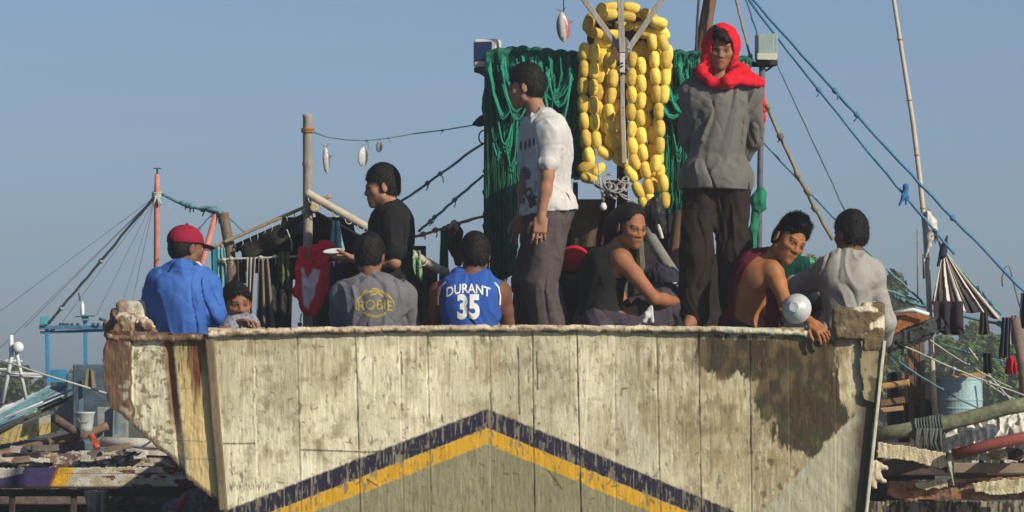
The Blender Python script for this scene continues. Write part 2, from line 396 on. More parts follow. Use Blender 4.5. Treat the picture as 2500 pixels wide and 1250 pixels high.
    for i in range(230):
        x = rg.uniform(560, 2050); y = rg.uniform(830, 1230); L = rg.uniform(2, 20) * rg.uniform(.3, 1); an = rg.choice([1.2, .35, 2.6, 1.57]) + rg.normal() * .25; wd_ = rg.uniform(1.0, 2.6)
        sx = slice(max(0, int((x - 40 - X[0, 0]) / (X[1, 0] - X[0, 0]))), max(0, int((x + 40 - X[0, 0]) / (X[1, 0] - X[0, 0]))))
        sy = slice(max(0, int((y - 40 - Y[0, 0]) / (Y[0, 1] - Y[0, 0]))), max(0, int((y + 40 - Y[0, 0]) / (Y[0, 1] - Y[0, 0]))))
        if X[sx, sy].size == 0: continue
        dd = segd(X[sx, sy], Y[sx, sy], x, y, x + L * math.cos(an), y + L * math.sin(an))
        C[sx, sy] = mixc(C[sx, sy], (.10, .085, .04), sstep(wd_ + 1, wd_ * .3, dd) * rg.uniform(.45, .9))
    for (x0, y0, x1, y1) in ((735, 1098, 900, 1104), (900, 1104, 1048, 1095), (540, 1083, 620, 1083), (980, 860, 982, 915), (1265, 850, 1268, 1010), (1310, 860, 1313, 950), (1340, 1150, 1372, 1195), (895, 1170, 920, 1185)):
        C = mixc(C, (.06, .045, .03), sstep(3.2, .8, segd(X, Y, x0, y0, x1, y1) + 3 * (fine - .5)) * .85)
    # old scribble of small letters
    for k in range(22):
        x = 560 + k * 4.6; C = mixc(C, (.14, .12, .07), sstep(1.9, .5, segd(X, Y, x, 1180 + 5 * math.sin(k * 2.1), x + 2.6 * math.cos(k * 1.3), 1193 + 4 * math.sin(k * 1.7))) * .75)
    # seams between planks
    for i, (a, b) in enumerate(SEAMS):
        sx = seamx(a, b, Y) + 2.5 * (n2(X * 0 + i * 9, Y, (1, .02), 30) - .5)
        dk = sstep(2.0 if i < 3 else 1.5, .4, np.abs(X - sx)) * (.75 if i < 3 else .32) * sstep(.25, .5, n2(X * 0 + i * 5, Y, (1, .012), 31) + (.4 if i < 3 else .08))
        C = mixc(C, (.06, .045, .025), dk)
        C = C * (1 + .10 * (sstep(14, 0, X - sx) * (X > sx))[..., None])
    return np.clip(C, .01, .8)
def bow_relief(X, Y):
    r = .004 * (n2(X, Y, (.2, .02), 40) - .5) + .003 * (n2(X, Y, (.03, .03), 41) - .5)
    for i, (a, b) in enumerate(SEAMS): r = r + (.006 if i < 3 else .003) * sstep(2.5, .5, np.abs(X - seamx(a, b, Y)))
    pl = np.zeros(X.shape)
    for i, (a, b) in enumerate(SEAMS): pl = pl + (X > seamx(a, b, Y))
    return r + .0035 * np.sin(pl * 7.7) + .0012 * sstep(.645, .665, n2(X, Y, (.11, .035), 120, 4))
mat_hull = M('hull_paint', None, rough=.75, var=.10, vs=30, bump=.2, bs=160, stretch=(1, 1, .35))
mat_wood_old = M('rotten_wood', None, rough=.85, var=.25, vs=18, bump=.6, bs=90)

RAIL = [(515, 808), (640, 803), (800, 799), (1000, 795), (1250, 794), (1600, 796), (1800, 799), (1985, 808)]
def rail_top(px): return np.interp(px, [a for a, b in RAIL], [b for a, b in RAIL])
boat = empty('wooden_boat', (0, .0, 0.0), 'cream painted wooden boat in front, its bow painted with a navy and yellow chevron', 'boat')
bow_out = [(508, 800), (700, 800), (1200, 795), (1700, 797), (2050, 800), (2152, 800), (2150, 870), (2108, 1260), (2075, 1560), (1900, 1800), (700, 1800), (560, 1400), (541, 1240), (520, 1000)]
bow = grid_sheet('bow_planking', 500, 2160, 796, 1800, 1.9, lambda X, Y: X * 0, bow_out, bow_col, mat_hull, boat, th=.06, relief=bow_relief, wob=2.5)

def wing_col(X, Y):
    C = np.ones(X.shape + (3,)) * np.array((.62, .58, .40)); mid = n2(X, Y, (.04, .04), 50); st = n2(X, Y, (.2, .015), 51); fine = n2(X, Y, (.3, .2), 52)
    C = C * (.7 + .55 * mid[..., None])
    C = mixc(C, (.25, .21, .11), sstep(.52, .7, n2(X, Y, (.03, .03), 53)) * .7)
    C = mixc(C, (.20, .15, .07), sstep(.6, .72, n2(X, Y, (.10, .12), 54)) * sstep(1000, 850, Y) * .8)
    och = sstep(418, 428, X - (Y - 820) * .12)
    C = mixc(C, np.array((.60, .44, .17)), och * .9 * (.8 + .3 * mid)); C = mixc(C, (.24, .19, .10), och * sstep(960, 860, Y + 40 * mid) * .75)
    e1 = 398 + (Y - 820) * .10
    C = mixc(C, (.17, .08, .025), sstep(18, 5, np.abs(X - e1 - 10) + 10 * (mid - .5)) * sstep(1130, 980, Y) * .95)
    C = mixc(C, (.14, .10, .05), sstep(4, 1, np.abs(X - (e1 + 24 + 0 * Y))) * .6)
    C = mixc(C, (.13, .040, .012), sstep(34, 14, np.abs(X - 480) + 34 * (n2(X, Y, (.25, .01), 55) - .35) + sstep(880, 1080, Y) * 36) * .97)
    C = mixc(C, (.045, .02, .01), sstep(.58, .66, n2(X, Y, (.30, .02), 155)) * sstep(1040, 900, Y) * och * .8); C = mixc(C, (.16, .12, .06), sstep(.60, .63, n2(X, Y, (.09, .08), 156, 4)) * (1 - och) * sstep(320, 330, X) * .8)
    C = mixc(C, (.20, .17, .12), sstep(6, 14, X - (500 + (Y - 820) * .09)) * .8)
    ed = 318 + 8 * (n2(X * 0, Y, (1, .03), 56) - .5) * 2 + sstep(930, 1060, Y) * 10
    rot = sstep(3, -3, X - ed)
    rc = np.ones(X.shape + (3,)) * np.array((.12, .07, .04)) * (.4 + 1.4 * n2(X, Y, (.12, .05), 57)[..., None]); rc = mixc(rc, (.36, .33, .24), sstep(.56, .68, n2(X, Y, (.04, .03), 58)) * sstep(290, 305, X + 20 * fine) * .9); rc = mixc(rc, (.10, .02, .018), sstep(860, 820, Y) * .7)
    C = C * (1 - rot[..., None]) + rc * rot[..., None]
    C = mixc(C, (.05, .03, .015), sstep(5, 1.5, np.abs(X - ed)) * .9)
    low = poly_sd(X, Y, WING)
    C = mixc(C, (.10, .055, .03), sstep(-16, -5, low + 12 * (fine - .5)) * sstep(940, 980, Y) * .95)
    C = mixc(C, (.08, .03, .015), sstep(832, 818, Y) * .8)
    for (x0, y0, x1, y1) in ((425, 948, 470, 948), (425, 1075, 500, 1078), (430, 1120, 520, 1122)): C = mixc(C, (.2, .15, .08), sstep(2.5, .5, segd(X, Y, x0, y0, x1, y1)) * .6)
    return np.clip(C, .01, .8)
WING = [(268, 806), (254, 838), (250, 880), (253, 930), (262, 975), (276, 1000), (300, 1018), (340, 1056), (385, 1096), (430, 1130), (452, 1165), (500, 1205), (548, 1246), (552, 1180), (520, 815)]
def wing_relief(X, Y):
    r = .012 * (n2(X, Y, (.05, .03), 60) - .5) + .006 * (n2(X, Y, (.25, .03), 61) - .5)
    e1 = 398 + (Y - 820) * .10; r = r + .03 * sstep(10, 4, np.abs(X - e1 - 12)); r = r + .02 * sstep(318, 326, X) * 0
    return r - .03 * sstep(326, 316, X)
grid_sheet('bow_side_planking', 246, 556, 800, 1250, 1.9, lambda X, Y: .012 + (556 - X) / 310. * .05, WING, wing_col, mat_hull, boat, th=.07, relief=wing_relief, wob=5, seed=5)

# rail cap along the top of the bow
def strip(name, xs, prof, topfn, yfn, colfn, mat, parent, jit=.003, seed=0):
    """profile (y,z) extruded along photo columns xs"""
    V = []; C = []; rg = np.random.default_rng(seed); k = len(prof)
    for px in xs:
        b = P(px, topfn(px), yfn(px)); nz = (vnoise(np.array(px * .05), np.array(seed * 3.), np.array(0.)) - .5) * .012
        for (dy, dz) in prof:
            V.append(b + np.array([0, dy + (rg.random() - .5) * jit, dz + nz * .6 + (rg.random() - .5) * jit])); C.append(colfn(px, dz, rg))
    n = len(xs); F = [(i * k + j, i * k + (j + 1) % k, (i + 1) * k + (j + 1) % k, (i + 1) * k + j) for i in range(n - 1) for j in range(k)]
    F += [tuple(range(k - 1, -1, -1)), tuple((n - 1) * k + j for j in range(k))]
    return mesh(name, V, F, mat, parent, np.clip(C, .01, .8), smooth=True)
def rail_col(px, dz, rg):
    v = vnoise(np.array(px * .04), np.array(dz * 60.), np.array(1.)) ; c = np.array((.56, .46, .31)) * (.7 + .6 * v)
    if px > 1760: c = np.array((.50, .49, .36)) * (.75 + .5 * v)
    if vnoise(np.array(px * .09), np.array(dz * 90.), np.array(5.)) > .72: c = np.array((.25, .15, .09))
    if dz < -.028 and v > .45: c = np.array((.14, .12, .07))
    return c * rg.uniform(.85, 1.15)
strip('rail_cap', np.arange(508, 2000, 3.), [(.075, 0), (.03, .002), (-.02, .002), (-.036, -.004), (-.038, -.018), (-.034, -.030), (-.022, -.036), (.0, -.040), (.075, -.04)], rail_top, lambda px: 0., rail_col, mat_wood_old, boat, seed=3)
def rail2_col(px, dz, rg):
    v = vnoise(np.array(px * .08), np.array(dz * 60.), np.array(9.)); return (np.array((.17, .10, .055)) if v > .42 else np.array((.42, .30, .20))) * rg.uniform(.7, 1.2)
strip('rail_cap', np.arange(262, 512, 3.), [(.075, 0), (-.02, .002), (-.036, -.004), (-.036, -.028), (0, -.036), (.075, -.04)], lambda px: 818 - 5 * sstep(300, 250, px), lambda px: (556 - px) / 310. * .05 + .012, rail2_col, mat_wood_old, boat, seed=4)

# post at the join between side planking and bow, end strip on the right
m = MB(); m.beam(P(511, 822, .004), P(546, 1246, .004), .05, .042, bev=.008); m.build('corner_post', M('corner_post_wood', (.17, .13, .075), var=.35, stretch=(1, 1, .2)), boat)
m = MB(); m.beam(P(2158, 832, .0), P(2113, 1262, .0), .018, .09, bev=.004); m.beam(P(2112, 1263, .0), P(2078, 1560, .0), .018, .09, bev=.004); m.build('edge_strip', M('edge_strip_paint', (.50, .49, .36), var=.25, stretch=(1, 1, .3)), boat)

def weathered_block(name, prims, mat, parent, colfn, h=.006, amp=.012, f=22, k=.015, seed=0, cuts=()):
    v = Vol(prims, h)
    for p in prims: v.add(p, k)
    for c in cuts: v.cut(c, .01)
    v.disp(lambda x, y, z: amp * (fbm(x, y, z, (f, f, f), seed) - .5) * 2)
    V, F = v.nets(); return mesh(name, V, F, mat, parent, colfn(V))
def ax_rot(deg, axis='y'):
    return np.array(Matrix.Rotation(R(deg), 3, axis.upper()))
def bcol(V):
    n = fbm(V[:, 0], V[:, 1], V[:, 2], (14, 14, 14), 70); C = np.tile(np.array((.58, .52, .40)), (len(V), 1)) * (.8 + .4 * n[:, None]); lo = sstep(.02, -.03, (V[:, 0] - P(318, 780, .3)[0]) - (V[:, 2] - P(318, 760, .3)[2]) * -.1)
    return mixc(C, (.22, .15, .10), np.clip(lo * sstep(.42, .5, n) , 0, 1) * .9)
# cream block and rotten stem head at the left corner
weathered_block('bollard', [Box(P(322, 775, .42), (.085, .08, .095), r=.03), Box(P(344, 800, .36), (.06, .05, .05), ax_rot(20), r=.02)], mat_wood_old, boat, bcol, amp=.008, seed=3)
def rcol(V):
    n = fbm(V[:, 0], V[:, 1], V[:, 2], (22, 22, 12), 72); C = np.tile(np.array((.20, .12, .075)), (len(V), 1)) * (.4 + 1.2 * n[:, None])
    n2_ = fbm(V[:, 0], V[:, 1], V[:, 2], (12, 12, 12), 75); return mixc(C, (.50, .44, .33), sstep(.55, .62, n2_) * .9)
weathered_block('stem_head', [Box(P(305, 800, .30), (.055, .06, .075), ax_rot(-8), r=.02), Box(P(280, 808, .36), (.055, .05, .06), ax_rot(12), r=.02), Box(P(292, 772, .40), (.05, .05, .035), ax_rot(-10), r=.012), Cone(P(355, 792, .26), P(392, 822, .20), .035, .018)], mat_wood_old, boat, rcol, amp=.022, f=26, seed=4)
# post head at the right corner with flaking cream paint
def pcol(V):
    n = fbm(V[:, 0], V[:, 1], V[:, 2], (16, 16, 16), 80); n3 = fbm(V[:, 0], V[:, 1], V[:, 2], (9, 9, 9), 82); C = np.tile(np.array((.15, .105, .05)), (len(V), 1)) * (.35 + 1.2 * n[:, None])
    C = mixc(C, (.56, .50, .36), sstep(.50, .525, n3)); return mixc(C, (.07, .06, .035), sstep(.6, .7, n) * .7)
weathered_block('post_head', [Box(P(2078, 785, .03), (.105, .075, .075), ax_rot(2), r=.02), Box(P(2072, 805, -.02), (.075, .03, .05), r=.01), Box(P(2130, 800, .05), (.062, .09, .14), ax_rot(-2), r=.022), Cone(P(2138, 752, .03), P(2140, 775, .03), .036, .042), Box(P(2050, 765, .02), (.03, .04, .03), ax_rot(10), r=.01)], mat_wood_old, boat, pcol, amp=.012, f=20, seed=6)
grid_sheet('post_planking', 2030, 2166, 815, 985, 1.9, lambda X, Y: X * 0 - .03, [(2098, 815), (2158, 815), (2154, 900), (2146, 985), (2108, 975), (2100, 900)], lambda X, Y: mixc(np.ones(X.shape + (3,)) * np.array((.28, .235, .125)) * (.6 + .8 * n2(X, Y, (.1, .03), 90))[..., None], (.09, .08, .035), np.maximum(sstep(.5, .62, n2(X, Y, (.035, .03), 91)), sstep(4, 1, np.abs(X - 2088)))), mat_hull, boat, th=.025, wob=7, seed=9)

# body of the hull behind the bow, decks and beams
mat_deck = M('deck_wood', (.20, .15, .10), var=.3, stretch=(1, .2, 1))
mat_dark = M('hull_side_wood', (.16, .12, .08), var=.3)
ZG = 2.34
def quadbox(m, a, b, c=None, bev=.006): a = np.asarray(a, float); b = np.asarray(b, float); return m.box((a + b) / 2, np.abs(b - a), None, c, bev)
m = MB()
for sx, pa, pb in ((-1, -1.58, -1.50), (1, 1.93, 1.86)):
    V = []; ys = np.linspace(.07, 10, 12)
    for y in ys:
        q = 1 - (y / 14) ** 2 * .35
        for z, k in ((ZG - .33, 1.0), (1.3, .97), (.6, .90), (-.4, .70)):
            for off in (0, .05 * -sx): V.append((pa * k * q + off, y, z))
    n = 8; F = []
    for i in range(len(ys) - 1):
        for j in range(3):
            a0 = i * n + j * 2; F += [(a0, a0 + 2, a0 + 2 + n, a0 + n), (a0 + 1, a0 + 1 + n, a0 + 3 + n, a0 + 3)]
    m.add(V, F)
m.build('hull_side', mat_dark, boat)
m = MB()
for i in range(22):
    x0 = -2.1 + i * .19; m.box((x0 + .093, .60, 2.0 + .002 * (i % 3)), (.184, .80, .035), bev=.004)
m.build('fore_deck', mat_deck, boat)
m = MB()
for i in range(18):
    x0 = -1.66 + i * .19; m.box((x0 + .093, 5.1, 1.62 + .002 * (i % 3)), (.184, 8.1, .035), bev=.004)
m.build('aft_deck', mat_deck, boat)
m = MB(); m.box((.82, .62, 2.145), (1.92, .74, .23), bev=.01); m.box((.82, .62, 2.262), (1.98, .80, .022), bev=.006); m.build('thwart', mat_deck, boat)
m = MB(); m.box((-.02, 1.02, 1.80), (4.0, .05, .33), bev=.006); m.build('bulkhead', mat_deck, boat)
m = MB(); m.box((-1.62, 5.2, 1.85), (.06, 8.2, .46), bev=.01); m.box((1.92, 5.2, 1.85), (.06, 8.2, .46), bev=.01); m.box((-2.0, .62, 2.12), (.05, .8, .22), bev=.01); m.box((1.98, .62, 2.12), (.05, .9, .22), bev=.01); m.build('side_rail', mat_deck, boat)
# ---------------------------------------------------------------- people
def nrm(v): v = np.asarray(v, float); return v / (np.linalg.norm(v) + 1e-12)
def vec(*a): return np.array(a, float)
mat_skin = M('skin', None, rough=.62, var=.14, vs=25, bump=.06, bs=260, spec=.25, sss=.08)
mat_hair = M('hair', (.008, .007, .0065), rough=.6, var=.4, vs=60, bump=.4, bs=260, spec=.18, stretch=(1, 1, .35))
def fabric(name, color, var=.10, bump=.14, rough=.9): return M('cloth_' + name, color, rough=rough, var=var, vs=9, bump=bump, bs=150, spec=.15)
mat_print = M('printed_cloth', None, rough=.9, var=.08, vs=9, bump=.14, bs=150, spec=.15)
def frame(fwd, up=(0, 0, 1)):
    f = nrm(fwd); u = np.asarray(up, float); r = nrm(np.cross(f, u)); u = np.cross(r, f); return r, f, nrm(u)
def loc(c, fr, x, y, z, s=1.): return np.asarray(c) + (fr[0] * x + fr[1] * y + fr[2] * z) * s
def head_prims(c, fr, s=1., nose=1.):
    """adds and cuts of a head; x right, y forward, z up"""
    L = lambda x, y, z: loc(c, fr, x, y, z, s)
    A = [(Ell(L(0, -.012, .030), vec(.073, .092, .088) * s, fr), .02), (Ell(L(0, .028, -.020), vec(.062, .060, .082) * s, fr), .02),
         (Cone(L(-.046, .005, -.060), L(0, .064, -.092), .024 * s, .021 * s), .02), (Cone(L(.046, .005, -.060), L(0, .064, -.092), .024 * s, .021 * s), .02),
         (Cone(L(-.045, .055, -.020), L(-.030, .070, -.022), .018 * s, .015 * s), .02), (Cone(L(.045, .055, -.020), L(.030, .070, -.022), .018 * s, .015 * s), .02),
         (Cone(L(-.036, .072, .017), L(-.008, .082, .013), .0115 * s, .010 * s), .012), (Cone(L(.036, .072, .017), L(.008, .082, .013), .0115 * s, .010 * s), .012),
         (Ell(L(0, .066, -.060), vec(.030, .024, .024) * s, fr), .02)]
    Cc = [(Ell(L(-.031, .096, -.004), vec(.017, .019, .012) * s, fr), .012), (Ell(L(.031, .096, -.004), vec(.017, .019, .012) * s, fr), .012)]
    B = [(Ell(L(-.031, .069, -.004), vec(.0145, .0145, .0125) * s, fr), .004), (Ell(L(.031, .069, -.004), vec(.0145, .0145, .0125) * s, fr), .004),
         (Cone(L(0, .080, .006), L(0, .095, -.030), .0080 * s, .0120 * s * nose), .012), (Ell(L(-.013, .088, -.034), vec(.010, .011, .008) * s, fr), .006), (Ell(L(.013, .088, -.034), vec(.010, .011, .008) * s, fr), .006),
         (Ell(L(0, .085, -.0565), vec(.019, .0085, .0045) * s, fr), .006), (Ell(L(0, .084, -.066), vec(.014, .0085, .0052) * s, fr), .006), (Ell(L(-.017, .079, -.0655), vec(.009, .006, .004) * s, fr), .006), (Ell(L(.017, .079, -.0655), vec(.009, .006, .004) * s, fr), .006),
         (Ell(L(-.077, -.010, -.006), vec(.008, .019, .032) * s, (nrm(fr[0] + fr[1] * .3), nrm(fr[1] - fr[0] * .3), fr[2])), .006), (Ell(L(.077, -.010, -.006), vec(.008, .019, .032) * s, (nrm(fr[0] - fr[1] * .3), nrm(fr[1] + fr[0] * .3), fr[2])), .006)]
    return A, Cc, B
def hand_prims(wr, d, palm, side=1, curl=.5, s=1., spread=.10, thumb=.7):
    """wrist, finger direction, palm normal (where the palm looks), side = +1 thumb on cross(d, palm)"""
    d = nrm(d); n = nrm(np.asarray(palm, float) - d * np.dot(palm, d)); w_ = np.cross(d, n) * side
    pr = []; body = [(Box(wr + d * .047 * s, vec(.047, .040, .013) * s, (d, w_, n), r=.012 * s), .014), (Cone(wr - d * .01, wr + d * .02 * s, .023 * s, .021 * s), .015)]
    lens = (.072, .080, .075, .060); offs = (.029, .010, -.010, -.028)
    for i in range(4):
        base = wr + d * (.086 - .004 * abs(i - 1)) * s + w_ * offs[i] * s; fd = nrm(d + w_ * (1.5 - i) * spread); p = base - fd * .012; a = curl * (.8 + .12 * i)
        r0 = (.0092, .0094, .0090, .0080)[i] * s; seg = (.45, .31, .24)
        for j in range(3):
            ang = a * (j * .9 + .35); dd = fd * math.cos(ang) + n * math.sin(ang); q = p + dd * (lens[i] * seg[j] * s + (.012 if j == 0 else 0))
            pr.append((Cone(p, q, r0, r0 * .93), .0035)); p = q; r0 *= .93
    t0 = wr + d * .022 * s + w_ * .026 * s + n * .004; t1 = t0 + nrm(d * .6 + w_ * thumb + n * .25) * .036 * s; t2 = t1 + nrm(d * .9 + w_ * thumb * .35 + n * .4) * .030 * s; t3 = t2 + nrm(d + n * .5) * .024 * s
    pr += [(Cone(t0, t1, .0145 * s, .0112 * s), .01), (Cone(t1, t2, .0108 * s, .0098 * s), .004), (Cone(t2, t3, .0098 * s, .0085 * s), .004)]
    return body + pr

def person(label, J, face, up=(0, 0, 1), skin=(.30, .15, .085), hs=1., hair=None, top=None, bottom=None, hands=None, h=.0045, cat='man', group=None, extra=None, girth=1., feet=True, brow=1., noseg=1., base=None):
    """J: joints in metres: head, neck, chest(optional), pelvis, shL shR elL elR wrL wrR hipL hipR knL knR anL anR toL toR (L and R are image left and right)"""
    rt = nrm(J['shR'] - J['shL']); upv = nrm(J['neck'] - J['pelvis']); fwd = nrm(np.cross(upv, rt))
    if np.dot(fwd, J.get('facing', face)) < 0: fwd = -fwd
    rt = nrm(np.cross(fwd, upv)); TF = (rt, fwd, upv); T = np.linalg.norm(J['neck'] - J['pelvis']); g = girth
    sw = np.linalg.norm(J['shR'] - J['shL']); mid = lambda t: J['pelvis'] * (1 - t) + J['neck'] * t
    bow = J.get('bow', 0.) ; bk = -fwd * bow
    torso = [(Ell(mid(.66) + bk, vec(sw * .47, .112, T * .30) * g, TF), .04), (Ell(mid(.36) + bk * .7 + fwd * .01, vec(sw * .40, .100, T * .28) * g, TF), .05),
             (Ell(mid(.06), vec(.165, .118, .125) * g, TF), .05), (Cone(J['shL'] - upv * .005, mid(.93), .056 * g, .060), .05), (Cone(J['shR'] - upv * .005, mid(.93), .056 * g, .060), .05),
             (Cone(mid(.80) + bk * .8 - rt * sw * .22, mid(.80) + bk * .8 + rt * sw * .22, .095 * g, .095 * g), .04)]
    hf = frame(face, up); skull_base = loc(J['head'], hf, 0, -.025, -.055, hs)
    neck = [(Cone(J['neck'] - upv * .02, skull_base, .058 * g, .052 * hs), .03)]
    arms = {}; legs = {}
    for k in 'LR':
        s_, e_, w_ = J['sh' + k], J['el' + k], J['wr' + k]; m1 = s_ * .6 + e_ * .4; m2 = e_ * .68 + w_ * .32
        arms[k] = [(Cone(s_, m1, .052 * g, .047 * g), .03), (Cone(m1, e_, .046 * g, .036 * g), .02), (Cone(e_, m2, .037 * g, .037 * g), .02), (Cone(m2, w_, .037 * g, .0235), .02)]
        a, b, c = J['hip' + k], J['kn' + k], J['an' + k]; m3 = b * .68 + c * .32
        legs[k] = [(Cone(a, b, .085 * g, .054 * g), .04), (Cone(b, m3, .053 * g, .054 * g), .02), (Cone(m3, c, .053 * g, .036), .02)]
        if feet:
            t = J['to' + k]; d = nrm(t - c); legs[k] += [(Ell(c - vec(0, 0, .04) - d * .02, vec(.034, .034, .04)), .02), (Cone(c - vec(0, 0, .045), t - vec(0, 0, .0), .036, .026), .02), (Cone(t - d * .06, t + d * .03, .038, .022), .02)]
    hp, hc, hb = head_prims(J['head'], hf, hs, noseg)
    allp = torso + neck + hp + arms['L'] + arms['R'] + legs['L'] + legs['R']
    hand_l = []
    for k in 'LR':
        if hands and k in hands: hand_l += hand_prims(J['wr' + k], **hands[k])
        else:
            d = nrm(J['wr' + k] - J['el' + k]); pn = np.cross(d, rt) ; pn = pn if np.linalg.norm(pn) > .1 else upv
            hand_l += hand_prims(J['wr' + k], d, pn, curl=.6)
    v = Vol([p for p, k in allp + hand_l], h)
    for p, k in torso + neck + arms['L'] + arms['R'] + legs['L'] + legs['R']: v.add(p, k)
    for p, k in hp: v.add(p, k)
    for p, k in hc: v.cut(p, k)
    for p, k in hb: v.add(p, k)
    for p, k in hand_l: v.add(p, k)
    V, F = v.nets()
    q = (V - J['head']) / hs; x = q @ hf[0]; y = q @ hf[1]; z = q @ hf[2]
    C = np.tile(np.array(skin, float), (len(V), 1)); C *= (.78 + .44 * fbm(V[:, 0], V[:, 1], V[:, 2], (16, 16, 12), 5))[:, None]; C = mixc(C, np.array(skin) * vec(1.05, .80, .78), sstep(.5, .7, fbm(V[:, 0], V[:, 1], V[:, 2], (22, 22, 22), 8)) * .5)
    ax = np.abs(x); fr_ = (y > .045) & (np.linalg.norm(q, axis=1) < .16)
    C = mixc(C, np.array(skin) * vec(.92, .60, .60), fr_ * sstep(1.25, .8, np.hypot(x / .019, (z + .061 + ax * .25) / .0085)) * .40)          # lips
    C = mixc(C, (.03, .012, .010), fr_ * sstep(.0035, .001, np.abs(z + .0605 + ax * .34)) * (ax < .021) * .6)
    C = mixc(C, np.array(skin) * .38, fr_ * sstep(1.5, .9, np.hypot((ax - .031) / .019, (z + .003) / .0105)) * .55)                # lids
    C = mixc(C, (.17, .135, .11), fr_ * (np.hypot((ax - .031) / .0130, (z + .004) / .0036) < 1))
    C = mixc(C, (.012, .008, .006), fr_ * (np.hypot((ax - .031) / .0062, (z + .004) / .0044) < 1))
    C = mixc(C, (.015, .010, .008), fr_ * sstep(.0030, .0012, np.abs(z - .002 - 0 * ax)) * (np.abs(ax - .031) < .016) * .9)         # lash line
    C = mixc(C, (.015, .011, .009), fr_ * sstep(.0050, .0025, np.abs(z - (.0185 + .004 * np.sin((ax - .012) * 70)))) * (ax > .012) * (ax < .050) * .92 * brow)
    C = mixc(C, np.array(skin) * .35, fr_ * sstep(.005, .002, np.hypot(ax - .008, z + .040)) * (y > .085) * .8)                     # nostrils
    C = mixc(C, np.array(skin) * .82, (y > .05) * sstep(-.07, -.095, z) * (np.linalg.norm(q, axis=1) < .16) * .35)
    origin = base if base is not None else vec(J['pelvis'][0], J['pelvis'][1], V[:, 2].min())
    body = mesh('person', V, F, mat_skin, None, np.clip(C, .004, .7), origin=origin)
    tag(body, label, cat, group)
    info = dict(J=J, TF=TF, hf=hf, torso=torso, neck=neck, arms=arms, legs=legs, body=body, hs=hs, hp=hp, T=T, mid=mid, h=h, label=label)
    if hair: make_hair(info, **hair)
    if top: make_top(info, **top)
    if bottom: make_bottom(info, **bottom)
    return info

def make_hair(I, t=.016, front=.062, nape=-.062, spike=.010, f=55, top=.0, long=None, seed=0, side=.0, quiff=0., color=None, sideb=0., facew=.066, nlock=5200, lock=.014, lift=.28, comb=(0, .2, -.5)):
    """hair shell over the skull; front = hairline height, nape = lower limit behind"""
    t = t - .004
    J = I['J']; hf = I['hf']; s = I['hs']; c = J['head']; L = lambda x, y, z: loc(c, hf, x, y, z, s)
    pr = [(Ell(L(0, -.014, .034 + top * .3), vec(.074 + t + side, .093 + t, .089 + t + top) * s, hf), .01), (Ell(L(0, -.055, -.022), vec(.062 + t * .5, .045 + t * .4, .052) * s, hf), .03)]
    if quiff: pr.append((Cone(L(-.03, .055, .105), L(.03, .055, .105), quiff, quiff), .03))
    if long: pr += [(Cone(L(*a), L(*b), ra, rb), .03) for (a, b, ra, rb) in long]
    v = Vol([p for p, k in pr], .004)
    for p, k in pr: v.add(p, k)
    v.disp(lambda x, y, z: -spike * .7 * (fbm(x, y, z, (f, f, f * .7), 40 + seed) - .42) - spike * .5 * (vnoise(x, y, z, (f * 2.6, f * 2.6, f * 2.0), 50 + seed) - .5))
    # face opening, ears, underside
    v.cut(Ell(L(0, .095, front - .094), vec(facew, .080, .094) * s, hf), .006)
    for sx in (-1, 1):
        v.cut(Ell(L(sx * .092, .062, -.02 + front * .3), vec(.055, .055 - sideb, .055) * s, hf), .006)
        if not long: v.cut(Ell(L(sx * .092, .0, -.028), vec(.030, .040, .045) * s, hf), .006)
    if not long: v.plane(L(0, -.05, nape), -(hf[2] * .96 - hf[1] * .28), wob=.010, seed=seed)
    V, F = v.nets()
    # fine locks all over the shell
    rg = np.random.default_rng(seed + 90); k = rg.integers(0, len(F), nlock); fc = F[k]; c0 = V[fc].mean(1)
    nn = np.cross(V[fc[:, 1]] - V[fc[:, 0]], V[fc[:, 2]] - V[fc[:, 0]]); nn /= np.linalg.norm(nn, axis=1)[:, None] + 1e-12
    out = c0 - (c + hf[2] * .02); out /= np.linalg.norm(out, axis=1)[:, None]; nn = np.where((nn * out).sum(1)[:, None] < 0, -nn, nn)
    flow = np.asarray(comb) @ np.array([hf[0], hf[1], hf[2]]) ; d = nn * lift + flow + (rg.random((nlock, 3)) - .5) * .5; d /= np.linalg.norm(d, axis=1)[:, None]
    sd_ = np.cross(d, nn + 1e-3); sd_ /= np.linalg.norm(sd_, axis=1)[:, None] + 1e-9
    Ln = (lock * (.5 + rg.random(nlock)))[:, None]; b0 = c0 - nn * .004
    W = .0022; tip = b0 + d * Ln - flow * 0; md = b0 + d * Ln * .55 + nn * .002
    base = len(V); V = np.concatenate([V, b0 - sd_ * W, b0 + sd_ * W, md + sd_ * W * .8, md - sd_ * W * .8, tip + sd_ * .0004, tip - sd_ * .0004]); a = np.arange(nlock) + base; n_ = nlock
    F = np.concatenate([F, np.stack([a, a + n_, a + 2 * n_, a + 3 * n_], 1), np.stack([a + 3 * n_, a + 2 * n_, a + 4 * n_, a + 5 * n_], 1)])
    return mesh('hair', V, F, mat_hair if color is None else M('hair_tinted', color), I['body'])

